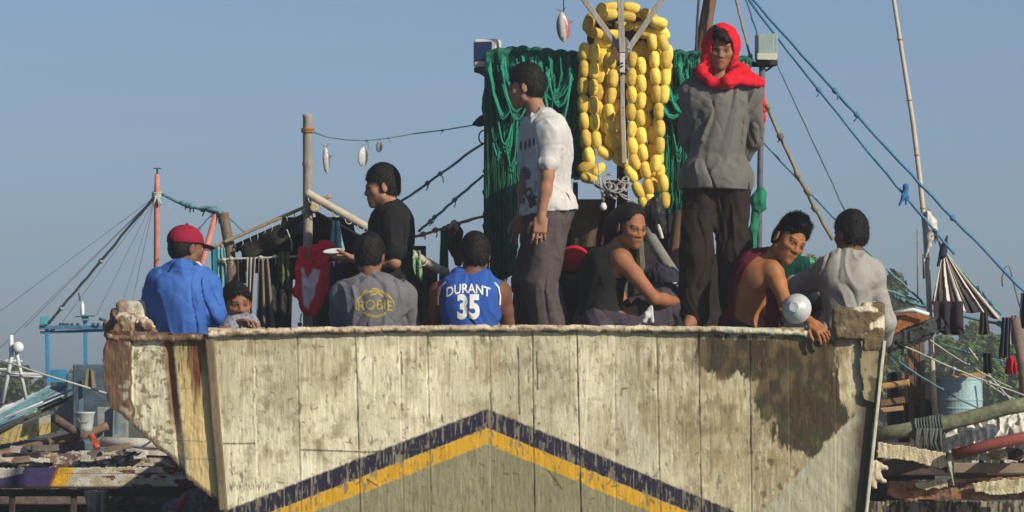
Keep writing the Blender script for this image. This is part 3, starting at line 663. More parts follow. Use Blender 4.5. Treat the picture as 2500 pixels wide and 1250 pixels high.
def folds(I, amp, seed, dirs=None, fr=None):
    """cloth folds: long soft ridges, mostly falling, some pulled across"""
    TF = I['TF'] if fr is None else fr
    def fn(x, y, z):
        a = x * TF[0][0] + y * TF[0][1] + z * TF[0][2]; b = x * TF[1][0] + y * TF[1][1] + z * TF[1][2]; u = x * TF[2][0] + y * TF[2][1] + z * TF[2][2]
        wx = vnoise(a, b, u, (4, 4, 4), seed + 1) * .12; wu = vnoise(a, b, u, (5, 5, 5), seed + 2) * .10
        r1 = 1 - np.abs(2 * vnoise(a + wx + u * .25, b, u + wu, (17, 15, 3.2), seed) - 1)
        r2 = 1 - np.abs(2 * vnoise(a + u * .9 + wx, b, u - a * .7 + wu, (10, 10, 16), seed + 4) - 1)
        msk = vnoise(a, b, u, (5, 5, 5), seed + 6)
        return -amp * ((r1 ** 2.2 - .3) * (.4 + .8 * msk) + (r2 ** 2.5 - .25) * (1.1 - msk) * .35) - amp * .22 * (vnoise(a, b, u, (38, 38, 16), seed + 8) - .5) + amp * .9 * ((1 - np.abs(2 * vnoise(a + wx * 1.5 + u * .12, b, u + wu, (11, 10, 2.2), seed + 12) - 1)) ** 9) + amp * .35 * ((1 - np.abs(2 * vnoise(a - u * .8, b, u + a * .5, (9, 9, 11), seed + 15) - 1)) ** 9) * msk
    return fn
def make_top(I, mat, e=.014, sleeve=.55, cuffe=.014, hem=-.02, neckcut=.062, amp=.009, seed=0, loose=0., paint=None, name='shirt', only=None, collar=None, sleeves='LR', armhole=False, flare=0., extra=(), cuts=(), h=.006, necky=0., forearm=0.):
    J = I['J']; TF = I['TF']; mid = I['mid']; body = []
    for p, k in I['torso']: body.append((p, k, e + loose))
    pr = list(body)
    if armhole: pr = [(p, k, ee) for (p, k, ee) in body if not (isinstance(p, Cone) and p.ra < .06)] + [(Cone(mid(.92) + TF[0] * sx * .035, mid(.985) + TF[0] * sx * .065, .045, .040), .03, e) for sx in (-1, 1)]
    if flare: pr += [(Ell(mid(.02), vec(.172 + flare, .125 + flare, .13), TF), .05, e)]
    for k_ in sleeves:
        if sleeve <= 0: continue
        A = I['arms'][k_]; s_, e_, w_ = J['sh' + k_], J['el' + k_], J['wr' + k_]
        if sleeve <= 1:
            q = s_ * (1 - sleeve) + e_ * sleeve; pr += [(Cone(s_, q, .053, .049), .03, cuffe), (Cone(s_, s_ * .6 + q * .4, .056, .055), .03, e)]
        else:
            q = e_ * (2 - sleeve) + w_ * (sleeve - 1); pr += [(Cone(s_, e_, .054, .044), .03, e), (Cone(e_, q, .044, .034), .02, cuffe)]
    for p in extra: pr.append((p, .03, 0.))
    v = Vol([p for p, k, ee in pr], h, pad=.05, e=e + loose)
    for p, k, ee in pr: v.add(p, k, ee)
    v.disp(folds(I, amp, seed))
    ncp = loc(mid(1.0), TF, 0, .015 + necky, .012); v.cut(Ell(ncp, vec(neckcut + .012, neckcut + .008, .05), TF), .006)
    for p in cuts: v.cut(p, .008)
    v.plane(mid(hem / I['T']) if abs(hem) < 1 else J['pelvis'], -TF[2], wob=.012, seed=seed)
    V, F = v.nets()
    col = None
    if paint is not None: col = paint(V, I)
    o = mesh(name, V, F, mat, I['body'], col); I[name] = o
    if collar:
        m = MB(); pts = [loc(mid(1.0) + TF[2] * (.022), TF, math.cos(a) * (neckcut + .002), math.sin(a) * (neckcut) + .005, .012 * math.sin(a) * -1) for a in np.linspace(0, 2 * math.pi, 20)]
        m.tube(pts, .0075, 6, cap=False); m.build('collar', collar, I['body'], smooth=True)
    return o
def make_bottom(I, mat, e=.018, to=1.85, amp=.011, seed=5, waist=.10, name='trousers', paint=None, flare=.0, h=.007):
    J = I['J']; TF = I['TF']; pr = [(I['torso'][2][0], .05, e)]
    for k_ in 'LR':
        a, b, c = J['hip' + k_], J['kn' + k_], J['an' + k_]
        pr.append((Cone(a, b if to >= 1 else a * (1 - to) + b * to, .088, .062 + flare * .5), .03, e))
        if to > 1: q = b * (2 - to) + c * (to - 1); pr.append((Cone(b, q, .062 + flare * .5, .050 + flare), .03, e))
    v = Vol([p for p, k, ee in pr], h, e=e)
    for p, k, ee in pr: v.add(p, k, ee)
    v.disp(folds(I, amp, seed, fr=(vec(1, 0, 0), vec(0, 1, 0), vec(0, 0, 1))))
    v.cut(Box(J['pelvis'] + TF[2] * (waist + .16), (.24, .15, .16), TF, r=.01), .004)
    V, F = v.nets(); o = mesh(name, V, F, mat, I['body'], paint(V, I) if paint else None); I[name] = o; return o

def project_text(I, target, body, centre, size, mat, name='lettering', arc=0., depth=.0025, width=1., bold=.0, dirv=(0, 1, 0), right=(1, 0, 0), upv=(0, 0, 1), outline=None):
    """letters cut as a mesh and laid on the cloth by casting along dirv"""
    cu = bpy.data.curves.new('t', 'FONT'); cu.body = body; cu.size = 1; cu.align_x = 'CENTER'; cu.align_y = 'CENTER'; cu.offset = bold; cu.resolution_u = 3
    to = bpy.data.objects.new('t', cu); COL.objects.link(to); bpy.context.view_layer.update()
    me = bpy.data.meshes.new_from_object(to.evaluated_get(bpy.context.evaluated_depsgraph_get())); bpy.data.objects.remove(to)
    bm = bmesh.new(); bm.from_mesh(me); bmesh.ops.triangulate(bm, faces=bm.faces)
    for _ in range(2):
        bmesh.ops.subdivide_edges(bm, edges=[e for e in bm.edges if e.calc_length() > .09], cuts=1); bmesh.ops.triangulate(bm, faces=bm.faces)
    bm.verts.ensure_lookup_table(); P0 = np.array([v.co[:] for v in bm.verts]); F = [[v.index for v in f.verts] for f in bm.faces]; bm.free()
    V, ok = lay_on(target, P0[:, 0] * size * width, P0[:, 1] * size - arc * (P0[:, 0] * size * width) ** 2, centre, dirv, right, upv, depth)
    return mesh(name, V, F, mat, I['body'] if I else target, smooth=True)
def lay_on(target, a, b, centre, dirv, right, upv, lift):
    off = worldloc(target); me = target.data; tree = BVHTree.FromPolygons([v.co[:] for v in me.vertices], [p.vertices[:] for p in me.polygons])
    d = Vector(nrm(dirv)); out = []; last = None; rv = np.asarray(right, float); uv = np.asarray(upv, float)
    for i in range(len(a)):
        o = Vector(np.asarray(centre) + rv * a[i] + uv * b[i]) - d * .6
        hit, n, _, dist = tree.ray_cast(o - off, d)
        if hit is None: p = Vector(np.asarray(centre) + rv * a[i] + uv * b[i]) if last is None else o + d * last
        else: p = hit + off; last = dist
        out.append(np.array(p) - np.array(d) * lift)
    return np.array(out), True
def PJ(y0, d, **kw):
    """joints from photo columns and rows plus depth behind y0"""
    out = {}
    for k, v_ in d.items(): out[k] = P(v_[0], v_[1], y0 + (v_[2] if len(v_) > 2 else 0.))
    out.update(kw); return out
def limb_report(n, J):
    L = lambda a, b: np.linalg.norm(J[a] - J[b])
    print('LIMB', n, 'sh %.2f torso %.2f' % (L('shL', 'shR'), L('neck', 'pelvis')), *['%s ua %.2f fa %.2f th %.2f sh %.2f' % (k, L('sh' + k, 'el' + k), L('el' + k, 'wr' + k), L('hip' + k, 'kn' + k), L('kn' + k, 'an' + k)) for k in 'LR'])
def sit_legs(px, z0, y0, J, w=.09, cross=True, side=1):
    """folded legs in front of a seated figure, facing away from or towards the camera (dy = direction)"""
    p = J['pelvis']; s = side
    J['hipL'] = p + vec(-w, 0, -.02); J['hipR'] = p + vec(w, 0, -.02)
    J['knL'] = p + vec(-.30, .26 * s, .06); J['knR'] = p + vec(.30, .26 * s, .06)
    J['anL'] = p + vec(.10, .30 * s, -.04); J['anR'] = p + vec(-.10, .36 * s, -.04)
    J['toL'] = J['anL'] + vec(.13, .02 * s, -.03); J['toR'] = J['anR'] + vec(-.13, .02 * s, -.03)
    return J
GRP = None
# --- standing man with the red scarf
J = PJ(.42, dict(head=(1762, 118), neck=(1757, 196, .03), pelvis=(1748, 446, .0), shL=(1690, 226, .03), shR=(1827, 224, .03), elL=(1686, 342, .15), elR=(1838, 342, .16), wrL=(1722, 425, .25), wrR=(1782, 428, .26),
     hipL=(1712, 462), hipR=(1786, 462), knL=(1702, 615, -.03), knR=(1792, 615, -.02), anL=(1692, 770, .03), anR=(1797, 770, .04), toL=(1680, 792, -.09), toR=(1804, 792, -.08)), facing=vec(0, -1, 0))
limb_report('scarf', J)
def shirt9(V, I):
    return np.tile(np.array((.135, .128, .115)), (len(V), 1)) * (.9 + .2 * fbm(V[:, 0], V[:, 1], V[:, 2], (6, 6, 6), 3))[:, None]
I9 = person('standing man with red scarf over his head, grey long sleeved shirt and dark trousers', J, (-.10, -.97, -.20), up=(.06, 0, 1), hair=dict(front=.078, spike=.012, seed=1, t=.012, nlock=300), hands=dict(L=dict(d=(.8, 0, -.5), palm=(0, 1, 0)), R=dict(d=(-.8, 0, -.5), palm=(0, 1, 0), side=-1)),
    top=dict(mat=mat_print, paint=shirt9, sleeve=1.93, e=.020, cuffe=.012, hem=-.045, amp=.016, seed=2, flare=.02, neckcut=.06, loose=.004), bottom=dict(mat=fabric('dark_trousers', (.022, .016, .014), var=.3), e=.020, to=1.97, amp=.016, flare=.016, waist=.05), skin=(.27, .13, .075), hs=1.0)
# scarf: hood, wrap round the neck, end over the right shoulder
hf = I9['hf']; c = J['head']; L = lambda x, y, z: loc(c, hf, x, y, z)
pr = [Ell(L(0, -.012, .030), (.098, .112, .108), hf), Cone(L(-.078, .02, .02), L(-.066, .03, -.11), .026, .030), Cone(L(.082, .02, .04), L(.080, .03, -.10), .028, .034), Cone(L(0, -.07, -.02), L(0, -.05, -.13), .07, .085)]
pr2 = [Cone(P(1712, 175, .34), P(1735, 200, .32), .024, .028), Cone(P(1735, 200, .32), P(1775, 204, .31), .028, .030), Cone(P(1775, 198, .30), P(1812, 175, .36), .040, .034), Cone(P(1812, 178, .36), P(1856, 200, .40), .036, .022), Cone(P(1790, 192, .31), P(1852, 205, .38), .028, .020),
       Cone(P(1712, 175, .36), P(1720, 170, .50), .036, .04), Cone(P(1812, 172, .37), P(1800, 168, .52), .036, .04), Cone(P(1856, 202, .42), P(1864, 300, .52), .018, .010), Cone(P(1720, 170, .50), P(1800, 168, .52), .04, .04)]
v = Vol(pr + pr2, .0045)
for p in pr: v.add(p, .03)
v.cut(Ell(L(-.006, .110, -.012), (.068, .115, .120), hf), .010); v.cut(Ell(L(.012, .09, .08), (.05, .07, .05), hf), .012)
for p in pr2: v.add(p, .018)
v.cut(Ell(L(-.004, .085, -.025), (.060, .06, .098), hf), .010)
v.disp(lambda x, y, z: -.011 * ((1 - np.abs(2 * vnoise(x + .5 * z, y, z - .5 * x, (6, 6, 30), 61) - 1)) ** 2 - .35) - .003 * (vnoise(x, y, z, (60, 60, 60), 62) - .5))
V, F = v.nets(); scarf = mesh('scarf', V, F, fabric('red_scarf', (.62, .012, .025), var=.15, bump=.25), I9['body'])
# a tuft of hair sticking out of the hood
pr = [Cone(L(-.035, .085, .060), L(.0, .085, .085), .020, .022), Cone(L(.0, .085, .085), L(.035, .07, .112), .022, .018), Cone(L(.03, .06, .11), L(.045, .03, .125), .018, .012)]
v = Vol(pr, .004); [v.add(p, .02) for p in pr]; v.disp(lambda x, y, z: -.016 * (fbm(x, y, z, (60, 60, 60), 7) - .45)); V, F = v.nets(); mesh('fringe', V, F, mat_hair, I9['body'])

# --- man in the white T-shirt
J = PJ(.62, dict(head=(1283, 213, .0), neck=(1316, 283, .0), pelvis=(1340, 520, .0), shL=(1303, 318, .17), shR=(1341, 322, -.15), elL=(1284, 432, .19), elR=(1337, 430, -.19), wrL=(1272, 530, .14), wrR=(1321, 530, -.21),
     hipL=(1330, 540, .08), hipR=(1340, 540, -.08), knL=(1297, 690, .12), knR=(1318, 690, -.10), anL=(1290, 818, .13), anR=(1350, 818, -.12), toL=(1255, 830, .13), toR=(1312, 830, -.13)), facing=vec(-1, 0, 0), bow=.035)
limb_report('white', J)
def tee_paint(V, I):
    C = np.tile(np.array((.52, .51, .49)), (len(V), 1)) * (.94 + .12 * fbm(V[:, 0], V[:, 1], V[:, 2], (8, 8, 8), 3))[:, None]
    s = PXM(.5); px = 1250 + V[:, 0] * s; py = HZ - (V[:, 2] - EYE) * s; front = (px < 1322) & (V[:, 1] < .80)
    n = fbm(V[:, 0], V[:, 1], V[:, 2], (30, 30, 30), 9)
    def blob(cx, cy, rx, ry): return sstep(1.15, .85, np.hypot((px - cx) / rx, (py - cy) / ry) + .5 * (n - .5))
    ink = np.zeros(len(V))
    for b in ((1282, 425, 14, 20), (1291, 470, 10, 14), (1277, 488, 6, 9), (1303, 482, 4, 9), (1272, 350, 3.5, 12), (1283, 352, 3.5, 12), (1293, 350, 3.5, 12), (1303, 347, 3, 10)): ink = np.maximum(ink, blob(*b))
    ink *= 1 - blob(1283, 440, 13, 4); ink *= 1 - .9 * blob(1290, 470, 4, 6)
    ink = np.maximum(ink, sstep(2.6, 1.4, np.abs(py - 500 - 3 * np.sin(px * .4))) * (px > 1272) * (px < 1312) * .6); ink = np.maximum(ink, sstep(.60, .66, n) * (py > 395) * (py < 515) * .55)
    return mixc(C, (.045, .055, .085), ink * front * .9)
I6 = person('standing man in white printed T-shirt, looking left in front of the green net', J, (-.96, .22, -.12), skin=(.33, .17, .10), hair=dict(t=.014, front=.066, spike=.006, seed=2, top=.010, nape=-.050), girth=1.0,
    hands=dict(R=dict(d=(-.10, -.05, -1), palm=(0, 1, 0), side=-1, curl=.42), L=dict(d=(-.1, 0, -1), palm=(0, -1, 0), curl=.4)),
    top=dict(mat=mat_print, paint=tee_paint, sleeve=.66, e=.012, cuffe=.014, hem=-.0, amp=.014, seed=5, loose=.012, flare=.02), bottom=dict(mat=fabric('grey_trousers', (.075, .062, .062), var=.2), e=.026, to=1.97, amp=.016, flare=.03, waist=.10))
m = MB(); m.lathe(J['wrR'] + vec(-.014, -.03, -.115), [(.0095, -.0025), (.0115, -.0025), (.0115, .0025), (.0095, .0025)], 10); m.build('finger_ring', M('silver', (.8, .78, .72), rough=.3, metal=1), I6['body'])

# --- man in the black shirt with a plate
J = PJ(1.20, dict(head=(932, 456, .0), neck=(955, 510, .0), pelvis=(958, 712, .0), shL=(944, 538, .16), shR=(964, 542, -.15), elL=(930, 640, .16), elR=(962, 640, -.19), wrL=(868, 630, .03), wrR=(868, 632, -.10),
     hipL=(945, 728, .08), hipR=(958, 728, -.08), knL=(935, 895, .10), knR=(950, 895, -.09), anL=(955, 1070, .10), anR=(968, 1070, -.08), toL=(905, 1085, .10), toR=(918, 1085, -.08)), facing=vec(-1, 0, 0))
limb_report('black', J)
I3 = person('standing man in black polo shirt seen from the side, holding a white plate', J, (-.97, -.10, -.12), skin=(.33, .17, .10), hair=dict(t=.013, front=.064, spike=.006, seed=3, f=45, top=.008, nape=-.045), hs=1.0,
    hands=dict(R=dict(d=(-1, .25, -.02), palm=(0, .3, 1), side=-1, curl=.35), L=dict(d=(-1, -.2, 0), palm=(0, .2, 1), side=1, curl=.35)),
    top=dict(mat=fabric('black_polo', (.014, .014, .015), var=.25), sleeve=.72, e=.015, cuffe=.022, hem=-.06, amp=.012, seed=8, loose=.006, collar=fabric('black_collar', (.012, .012, .013))), bottom=dict(mat=fabric('black_shorts', (.012, .012, .013)), to=.7, e=.026))
pc = P(815, 617, 1.12)
def lathe_obj(name, c, prof, mat, axis=(0, 0, 1), n=28, parent=None):
    m = MB(); m.lathe(c, prof, n, axis); return m.build(name, mat, parent, smooth=True)
o = lathe_obj('plate', pc, [(.02, -.006), (.034, -.005), (.060, .008), (.064, .013), (.060, .013), (.034, -.001), (.001, -.002)], M('white_enamel', (.62, .63, .62), rough=.35), axis=(-.1, -.25, 1)); tag(o, 'shallow white plate held by the man in black polo shirt', 'plate')

# --- seated man in grey T-shirt, back to the camera
J = sit_legs(0, 0, 0, PJ(.36, dict(head=(903, 625, .03), neck=(908, 688, .0), pelvis=(912, 905, -.05), shL=(845, 722, .0), shR=(978, 722, .0), elL=(828, 845, .12), elR=(1004, 838, .10), wrL=(862, 880, .32), wrR=(960, 880, .32)), facing=vec(0, 1, 0), bow=.02))
limb_report('robie', J)
I4 = person('seated man in faded grey T-shirt with a yellow logo on its back', J, (.22, .95, -.25), skin=(.17, .085, .05), hair=dict(t=.015, front=.06, spike=.012, seed=4, f=40, nape=-.075), hs=1.0, girth=1.03,
    top=dict(mat=fabric('faded_grey', (.135, .130, .145), var=.14), sleeve=.80, e=.018, cuffe=.022, hem=-.05, amp=.013, seed=11, loose=.008, neckcut=.052), bottom=dict(mat=fabric('dark_shorts', (.03, .03, .035)), to=1.2))
mat_logo = M('faded_yellow_print', (.30, .25, .075), rough=.9, var=.35, vs=60)
sh = I4['shirt']; cy = .3
def curve_on(I, target, pts, r, mat, name='print_line'):
    """flat printed line laid on cloth; pts in photo pixels"""
    y = .3; m = MB(); ps = []
    w = [P(a, b, y) for a, b in pts]; dn = []
    for i in range(len(w) - 1):
        k = max(2, int(np.linalg.norm(w[i + 1] - w[i]) / .006)); dn += [w[i] * (1 - t / k) + w[i + 1] * t / k for t in range(k)]
    dn.append(w[-1]); dn = np.array(dn); tg = np.gradient(dn, axis=0); nn = np.stack([-tg[:, 2], tg[:, 0] * 0, tg[:, 0]], 1); nn /= np.linalg.norm(nn, axis=1)[:, None] + 1e-9
    A = dn + nn * r; B = dn - nn * r; q = np.concatenate([A, B]); V, _ = lay_on(target, q[:, 0], q[:, 2], vec(0, y, 0), (0, 1, 0), (1, 0, 0), (0, 0, 1), .0022)
    n = len(dn); F = [(i, i + 1, n + i + 1, n + i) for i in range(n - 1)]
    return mesh(name, V, F, mat, I['body'], smooth=True)
arcp = lambda cx, cy, rx, ry, a0, a1, n=16: [(cx + rx * math.cos(R(a)), cy - ry * math.sin(R(a))) for a in np.linspace(a0, a1, n)]
project_text(I4, sh, 'ROBIE', P(917, 746, .3), .078, mat_logo, bold=.018, width=.95, arc=1.0)
curve_on(I4, sh, arcp(917, 748, 46, 36, 196, -16, 26), .0045, mat_logo); curve_on(I4, sh, arcp(917, 735, 42, 38, 230, 310, 14), .0075, mat_logo, 'print_band')
curve_on(I4, sh, [(885, 722), (893, 710), (904, 714), (912, 706), (925, 708), (940, 718), (946, 728)], .006, mat_logo, 'print_emblem'); curve_on(I4, sh, [(905, 722), (925, 716), (938, 726)], .006, mat_logo, 'print_emblem')

# --- seated man in blue basketball jersey
J = sit_legs(0, 0, 0, PJ(.36, dict(head=(1160, 622, .03), neck=(1150, 672, .0), pelvis=(1146, 895, -.05), shL=(1075, 712, .0), shR=(1222, 712, .0), elL=(1056, 830, .10), elR=(1246, 822, .10), wrL=(1100, 880, .30), wrR=(1200, 880, .30)), facing=vec(0, 1, 0), bow=.02))
limb_report('jersey', J)
def jersey(V, I):
    C = np.tile(np.array((.026, .088, .34)), (len(V), 1)) * (.9 + .2 * fbm(V[:, 0], V[:, 1], V[:, 2], (8, 8, 8), 3))[:, None]
    return C
I5 = person('seated man in blue sleeveless basketball jersey numbered 35, back turned to the camera', J, (-.05, .98, -.15), skin=(.15, .07, .042), hair=dict(t=.016, front=.06, spike=.008, seed=5, f=60, nape=-.075), girth=1.04,
    top=dict(mat=mat_print, paint=jersey, sleeve=0, e=.014, hem=-.05, amp=.008, seed=14, armhole=True, neckcut=.050, cuts=(Ell(J['shL'] + vec(-.035, 0, -.03), (.055, .2, .10)), Ell(J['shR'] + vec(.035, 0, -.03), (.055, .2, .10)))), bottom=dict(mat=fabric('navy_shorts', (.02, .03, .09)), to=1.1))
mat_white = M('white_lettering', (.72, .72, .68), rough=.8, var=.06); sh = I5['shirt']; mat_redtrim = M('red_trim', (.5, .03, .03), rough=.85)
project_text(I5, sh, 'DURANT', P(1143, 706, .3), .074, mat_white, bold=.02, width=.82, arc=1.6)
project_text(I5, sh, '35', P(1144, 753, .3), .182, mat_white, bold=.045, width=.72)
curve_on(I5, sh, [(1090, 688), (1076, 700), (1070, 725), (1070, 745)], .004, mat_white, 'piping'); curve_on(I5, sh, [(1086, 688), (1072, 702), (1066, 725), (1066, 745)], .004, mat_redtrim, 'piping')
curve_on(I5, sh, [(1208, 690), (1218, 702), (1222, 725), (1221, 745)], .0035, mat_white, 'piping')
# --- man in blue hooded jacket and dark red cap
J = sit_legs(0, 0, 0, PJ(.42, dict(head=(455, 606, .03), neck=(446, 662, .0), pelvis=(437, 885, .0), shL=(392, 690, -.04), shR=(498, 690, .06), elL=(362, 790, .06), elR=(522, 765, -.02), wrL=(400, 850, .25), wrR=(500, 850, .20)), facing=vec(.2, 1, 0), bow=.03))
limb_report('blue', J)
hd = [Cone(P(398, 668, .34), P(440, 655, .31), .032, .046), Cone(P(440, 655, .31), P(492, 664, .37), .046, .030), Cone(P(404, 684, .33), P(436, 706, .30), .034, .040), Cone(P(436, 706, .30), P(468, 690, .33), .038, .030)]
I1 = person('seated man in bright blue hooded jacket and dark red cap', J, (.80, .58, -.12), skin=(.17, .085, .05), hair=dict(t=.012, front=.045, nape=-.070, seed=6, spike=.006, nlock=0), girth=1.02,
    top=dict(mat=fabric('blue_jacket', (.042, .125, .40), var=.12, rough=.7), sleeve=1.8, e=.026, cuffe=.022, hem=-.08, amp=.016, seed=21, loose=.010, neckcut=.055, extra=hd), bottom=dict(mat=fabric('brown_shorts', (.08, .06, .045)), to=1.2))
hf = I1['hf']; c = J['head']; L = lambda x, y, z: loc(c, hf, x, y, z)
v = Vol([Ell(L(0, -.012, .045), (.096, .112, .092), hf), Cone(L(0, .10, .02), L(0, .17, .0), .06, .05)], .004)
v.add(Ell(L(0, -.012, .042), (.093, .110, .090), hf)); v.cut(Box(L(0, 0, -.06), (.14, .14, .088), frame(hf[1] + hf[2] * .10, hf[2]), r=.005), .004); v.cut(Ell(L(0, -.13, .02), (.035, .04, .018), hf), .006)
v.add(Ell(L(0, .115, .030), (.070, .070, .007), frame(hf[1] - hf[2] * .15, hf[2])), .008); v.add(Ell(L(0, -.012, .136), (.010, .010, .006), hf), .003)
V, F = v.nets(); mesh('cap', V, F, fabric('dark_red_cap', (.26, .009, .034), var=.1, rough=.8), I1['body'])
m = MB(); m.tube([P(474, 640, .36), P(484, 642, .345), P(494, 652, .36)], .008, 8); m.build('inner_collar', fabric('white_cloth', (.55, .55, .57)), I1['body'], smooth=True)

# --- boy behind, grey checked shirt
J = PJ(.85, dict(head=(578, 742, .0), neck=(572, 790, .06), pelvis=(575, 930, .16), shL=(535, 812, .04), shR=(612, 812, .04), elL=(522, 800, -.14), elR=(606, 790, -.16), wrL=(575, 790, -.22), wrR=(560, 800, -.26),
    hipL=(555, 940, .1), hipR=(600, 940, .1), knL=(545, 885, -.18), knR=(610, 885, -.18), anL=(548, 1000, -.10), anR=(605, 1000, -.10), toL=(545, 1010, -.22), toR=(608, 1010, -.22)), facing=vec(0, -1, 0))
def plaid(V, I):
    C = np.tile(np.array((.15, .17, .21)), (len(V), 1)); g = np.maximum(np.abs(np.sin((V[:, 0] + V[:, 2] * .4) * 110)) > .82, np.abs(np.sin((V[:, 2] - V[:, 0] * .4) * 110)) > .82)
    return mixc(C, (.32, .34, .38), g * .6)
I2 = person('boy peering over his arm in grey checked shirt, behind the man in blue jacket', J, (.30, -.92, -.10), up=(-.08, 0, 1), skin=(.26, .12, .065), hs=1.0, girth=.88, hair=dict(t=.014, front=.068, facew=.07, spike=.012, seed=7, nape=-.03, lock=.014), cat='boy',
    top=dict(mat=mat_print, paint=plaid, sleeve=1.95, e=.016, cuffe=.014, hem=-.05, amp=.010, seed=24, loose=.004), bottom=dict(mat=fabric('dark_shorts', (.03, .03, .035)), to=1.2))

# --- crouching figure with red cap between the white T-shirt and the tank top
J = PJ(.80, dict(head=(1405, 655, .0), neck=(1380, 700, .0), pelvis=(1320, 850, .05), shL=(1345, 718, .06), shR=(1408, 738, -.08), elL=(1330, 800, .10), elR=(1420, 790, -.12), wrL=(1400, 805, .0), wrR=(1455, 790, -.05),
    hipL=(1310, 850, .12), hipR=(1330, 855, -.02), knL=(1400, 810, .16), knR=(1415, 800, -.02), anL=(1350, 835, .2), anR=(1370, 835, .0), toL=(1390, 842, .2), toR=(1410, 842, .0)), facing=vec(1, .2, 0), bow=.05)
I7 = person('crouching man with bright red cap, half hidden behind the long haired man', J, (.50, .80, -.30), skin=(.16, .08, .05), hair=dict(t=.010, front=.05, seed=8, nlock=800), hs=.92, girth=.92,
    top=dict(mat=fabric('black_shirt', (.012, .012, .013), var=.2), sleeve=1.7, e=.020, cuffe=.016, hem=-.06, amp=.012, seed=27, loose=.006), bottom=dict(mat=fabric('black_trousers', (.013, .011, .012)), to=1.9))
hf = I7['hf']; c = J['head']; L = lambda x, y, z: loc(c, hf, x, y, z, .95)
v = Vol([Ell(L(0, -.012, .03), (.096, .112, .112), hf)], .004); v.add(Ell(L(0, -.018, .024), (.094, .108, .104), hf)); v.cut(Box(L(0, .02, -.100), (.14, .14, .05), hf, r=.005), .004); v.cut(Ell(L(0, .10, -.04), (.08, .07, .09), hf), .006)
v.cut(Cone(L(-.10, -.075, -.020), L(.0, -.125, -.020), .006, .006), .004); v.cut(Cone(L(.10, -.075, -.020), L(.0, -.125, -.020), .006, .006), .004)
V, F = v.nets(); mesh('cap', V, F, fabric('bright_red_cap', (.50, .010, .025), var=.1), I7['body'])

# --- long haired man in black tank top
J = PJ(.42, dict(head=(1540, 552, -.03), neck=(1497, 618, .03), pelvis=(1462, 800, .02), shL=(1468, 640, .14), shR=(1517, 632, -.12), elL=(1535, 770, .20), elR=(1596, 728, -.16), wrL=(1600, 815, .12), wrR=(1668, 740, .02),
    hipL=(1465, 805, .10), hipR=(1470, 808, -.06), knL=(1625, 735, .20), knR=(1622, 748, .02), anL=(1600, 830, .2), anR=(1588, 832, .0), toL=(1645, 842, .2), toR=(1640, 842, .0)), facing=vec(1, -.2, 0), bow=.04)
limb_report('tank', J)
I8 = person('seated long haired man in black tank top, arm stretched out over his knee, facing right', J, (.55, -.78, -.28), up=(-.04, 0, 1), skin=(.29, .125, .058), hs=1.02, h=.0042,
    hair=dict(t=.012, front=.100, facew=.074, spike=.006, seed=9, nlock=5000, lock=.040, comb=(.0, -.4, -1.), lift=.2, long=[((-.05, -.06, .02), (-.045, -.09, -.09), .055, .038), ((.05, -.07, .02), (.03, -.10, -.10), .055, .035), ((0, -.08, .03), (0, -.11, -.13), .06, .04), ((-.072, -.02, .03), (-.072, -.035, -.055), .026, .020)]),
    top=dict(mat=fabric('black_tank', (.014, .014, .013), var=.2), sleeve=0, e=.013, hem=-.06, amp=.010, seed=30, armhole=True, loose=.004, cuts=(Ell(J['shR'] + vec(.01, -.03, -.05), (.055, .075, .105)), Ell(J['shL'] + vec(0, .06, -.03), (.06, .06, .09)))),
    bottom=dict(mat=fabric('purple_grey_shorts', (.055, .045, .060), var=.35), to=1.9, e=.026, flare=.02))
# --- youth leaning on the rail in maroon top
J = PJ(.22, dict(head=(1928, 588, -.06), neck=(1880, 632, .02), pelvis=(1812, 812, .18), shL=(1838, 648, .14), shR=(1888, 660, -.08), elL=(1862, 752, .12), elR=(1917, 738, -.16), wrL=(1925, 768, -.10), wrR=(1983, 789, -.21),
    hipL=(1795, 815, .28), hipR=(1818, 818, .14), knL=(1915, 800, .36), knR=(1930, 805, .16), anL=(1840, 815, .48), anR=(1850, 822, .30), toL=(1885, 822, .50), toR=(1890, 824, .32)), facing=vec(1, -.3, 0), bow=.06)
limb_report('youth', J)
I10 = person('youth in maroon sleeveless top leaning on the rail, holding a white bowl', J, (.42, -.84, -.30), up=(.42, 0, .9), skin=(.32, .135, .05), hs=1.10, h=.0038, hair=dict(t=.010, side=-.003, front=.072, spike=.010, seed=10, top=.014, quiff=.014, f=42, nape=-.045, lock=.020, lift=.22, comb=(.1, .35, .55)), noseg=1.15,
    hands=dict(R=dict(d=(.45, -.50, -.42), palm=(.0, .62, -.78), side=-1, curl=.75, spread=.16), L=dict(d=(.5, -.75, .0), palm=(.2, .2, 1), curl=.4)))
sh = [(p, k) for p, k in I10['torso']]; TF = I10['TF']; mid = I10['mid']
v = Vol([p for p, k in sh], .005, e=.02)
for p, k in sh: v.add(p, k, .012)
v.add(Cone(mid(.98), J['shL'] + vec(0, 0, .02), .07, .052), .03); v.add(Cone(mid(.95), J['shR'] * .4 + mid(.95) * .6, .062, .045), .03)
v.disp(folds(I10, .008, 33)); v.cut(Ell(mid(.52) + vec(.02, -.14, .0), (.16, .13, .27), TF), .01); v.cut(Ell(J['shR'] + vec(.02, -.03, -.02), (.06, .09, .09)), .01); v.cut(Ell(loc(mid(1.0), TF, 0, .02, .01), (.075, .07, .05), TF), .006)
V, F = v.nets(); mat_maroon = fabric('maroon_top', (.115, .012, .025), var=.2); mesh('tank_top', V, F, mat_maroon, I10['body'])
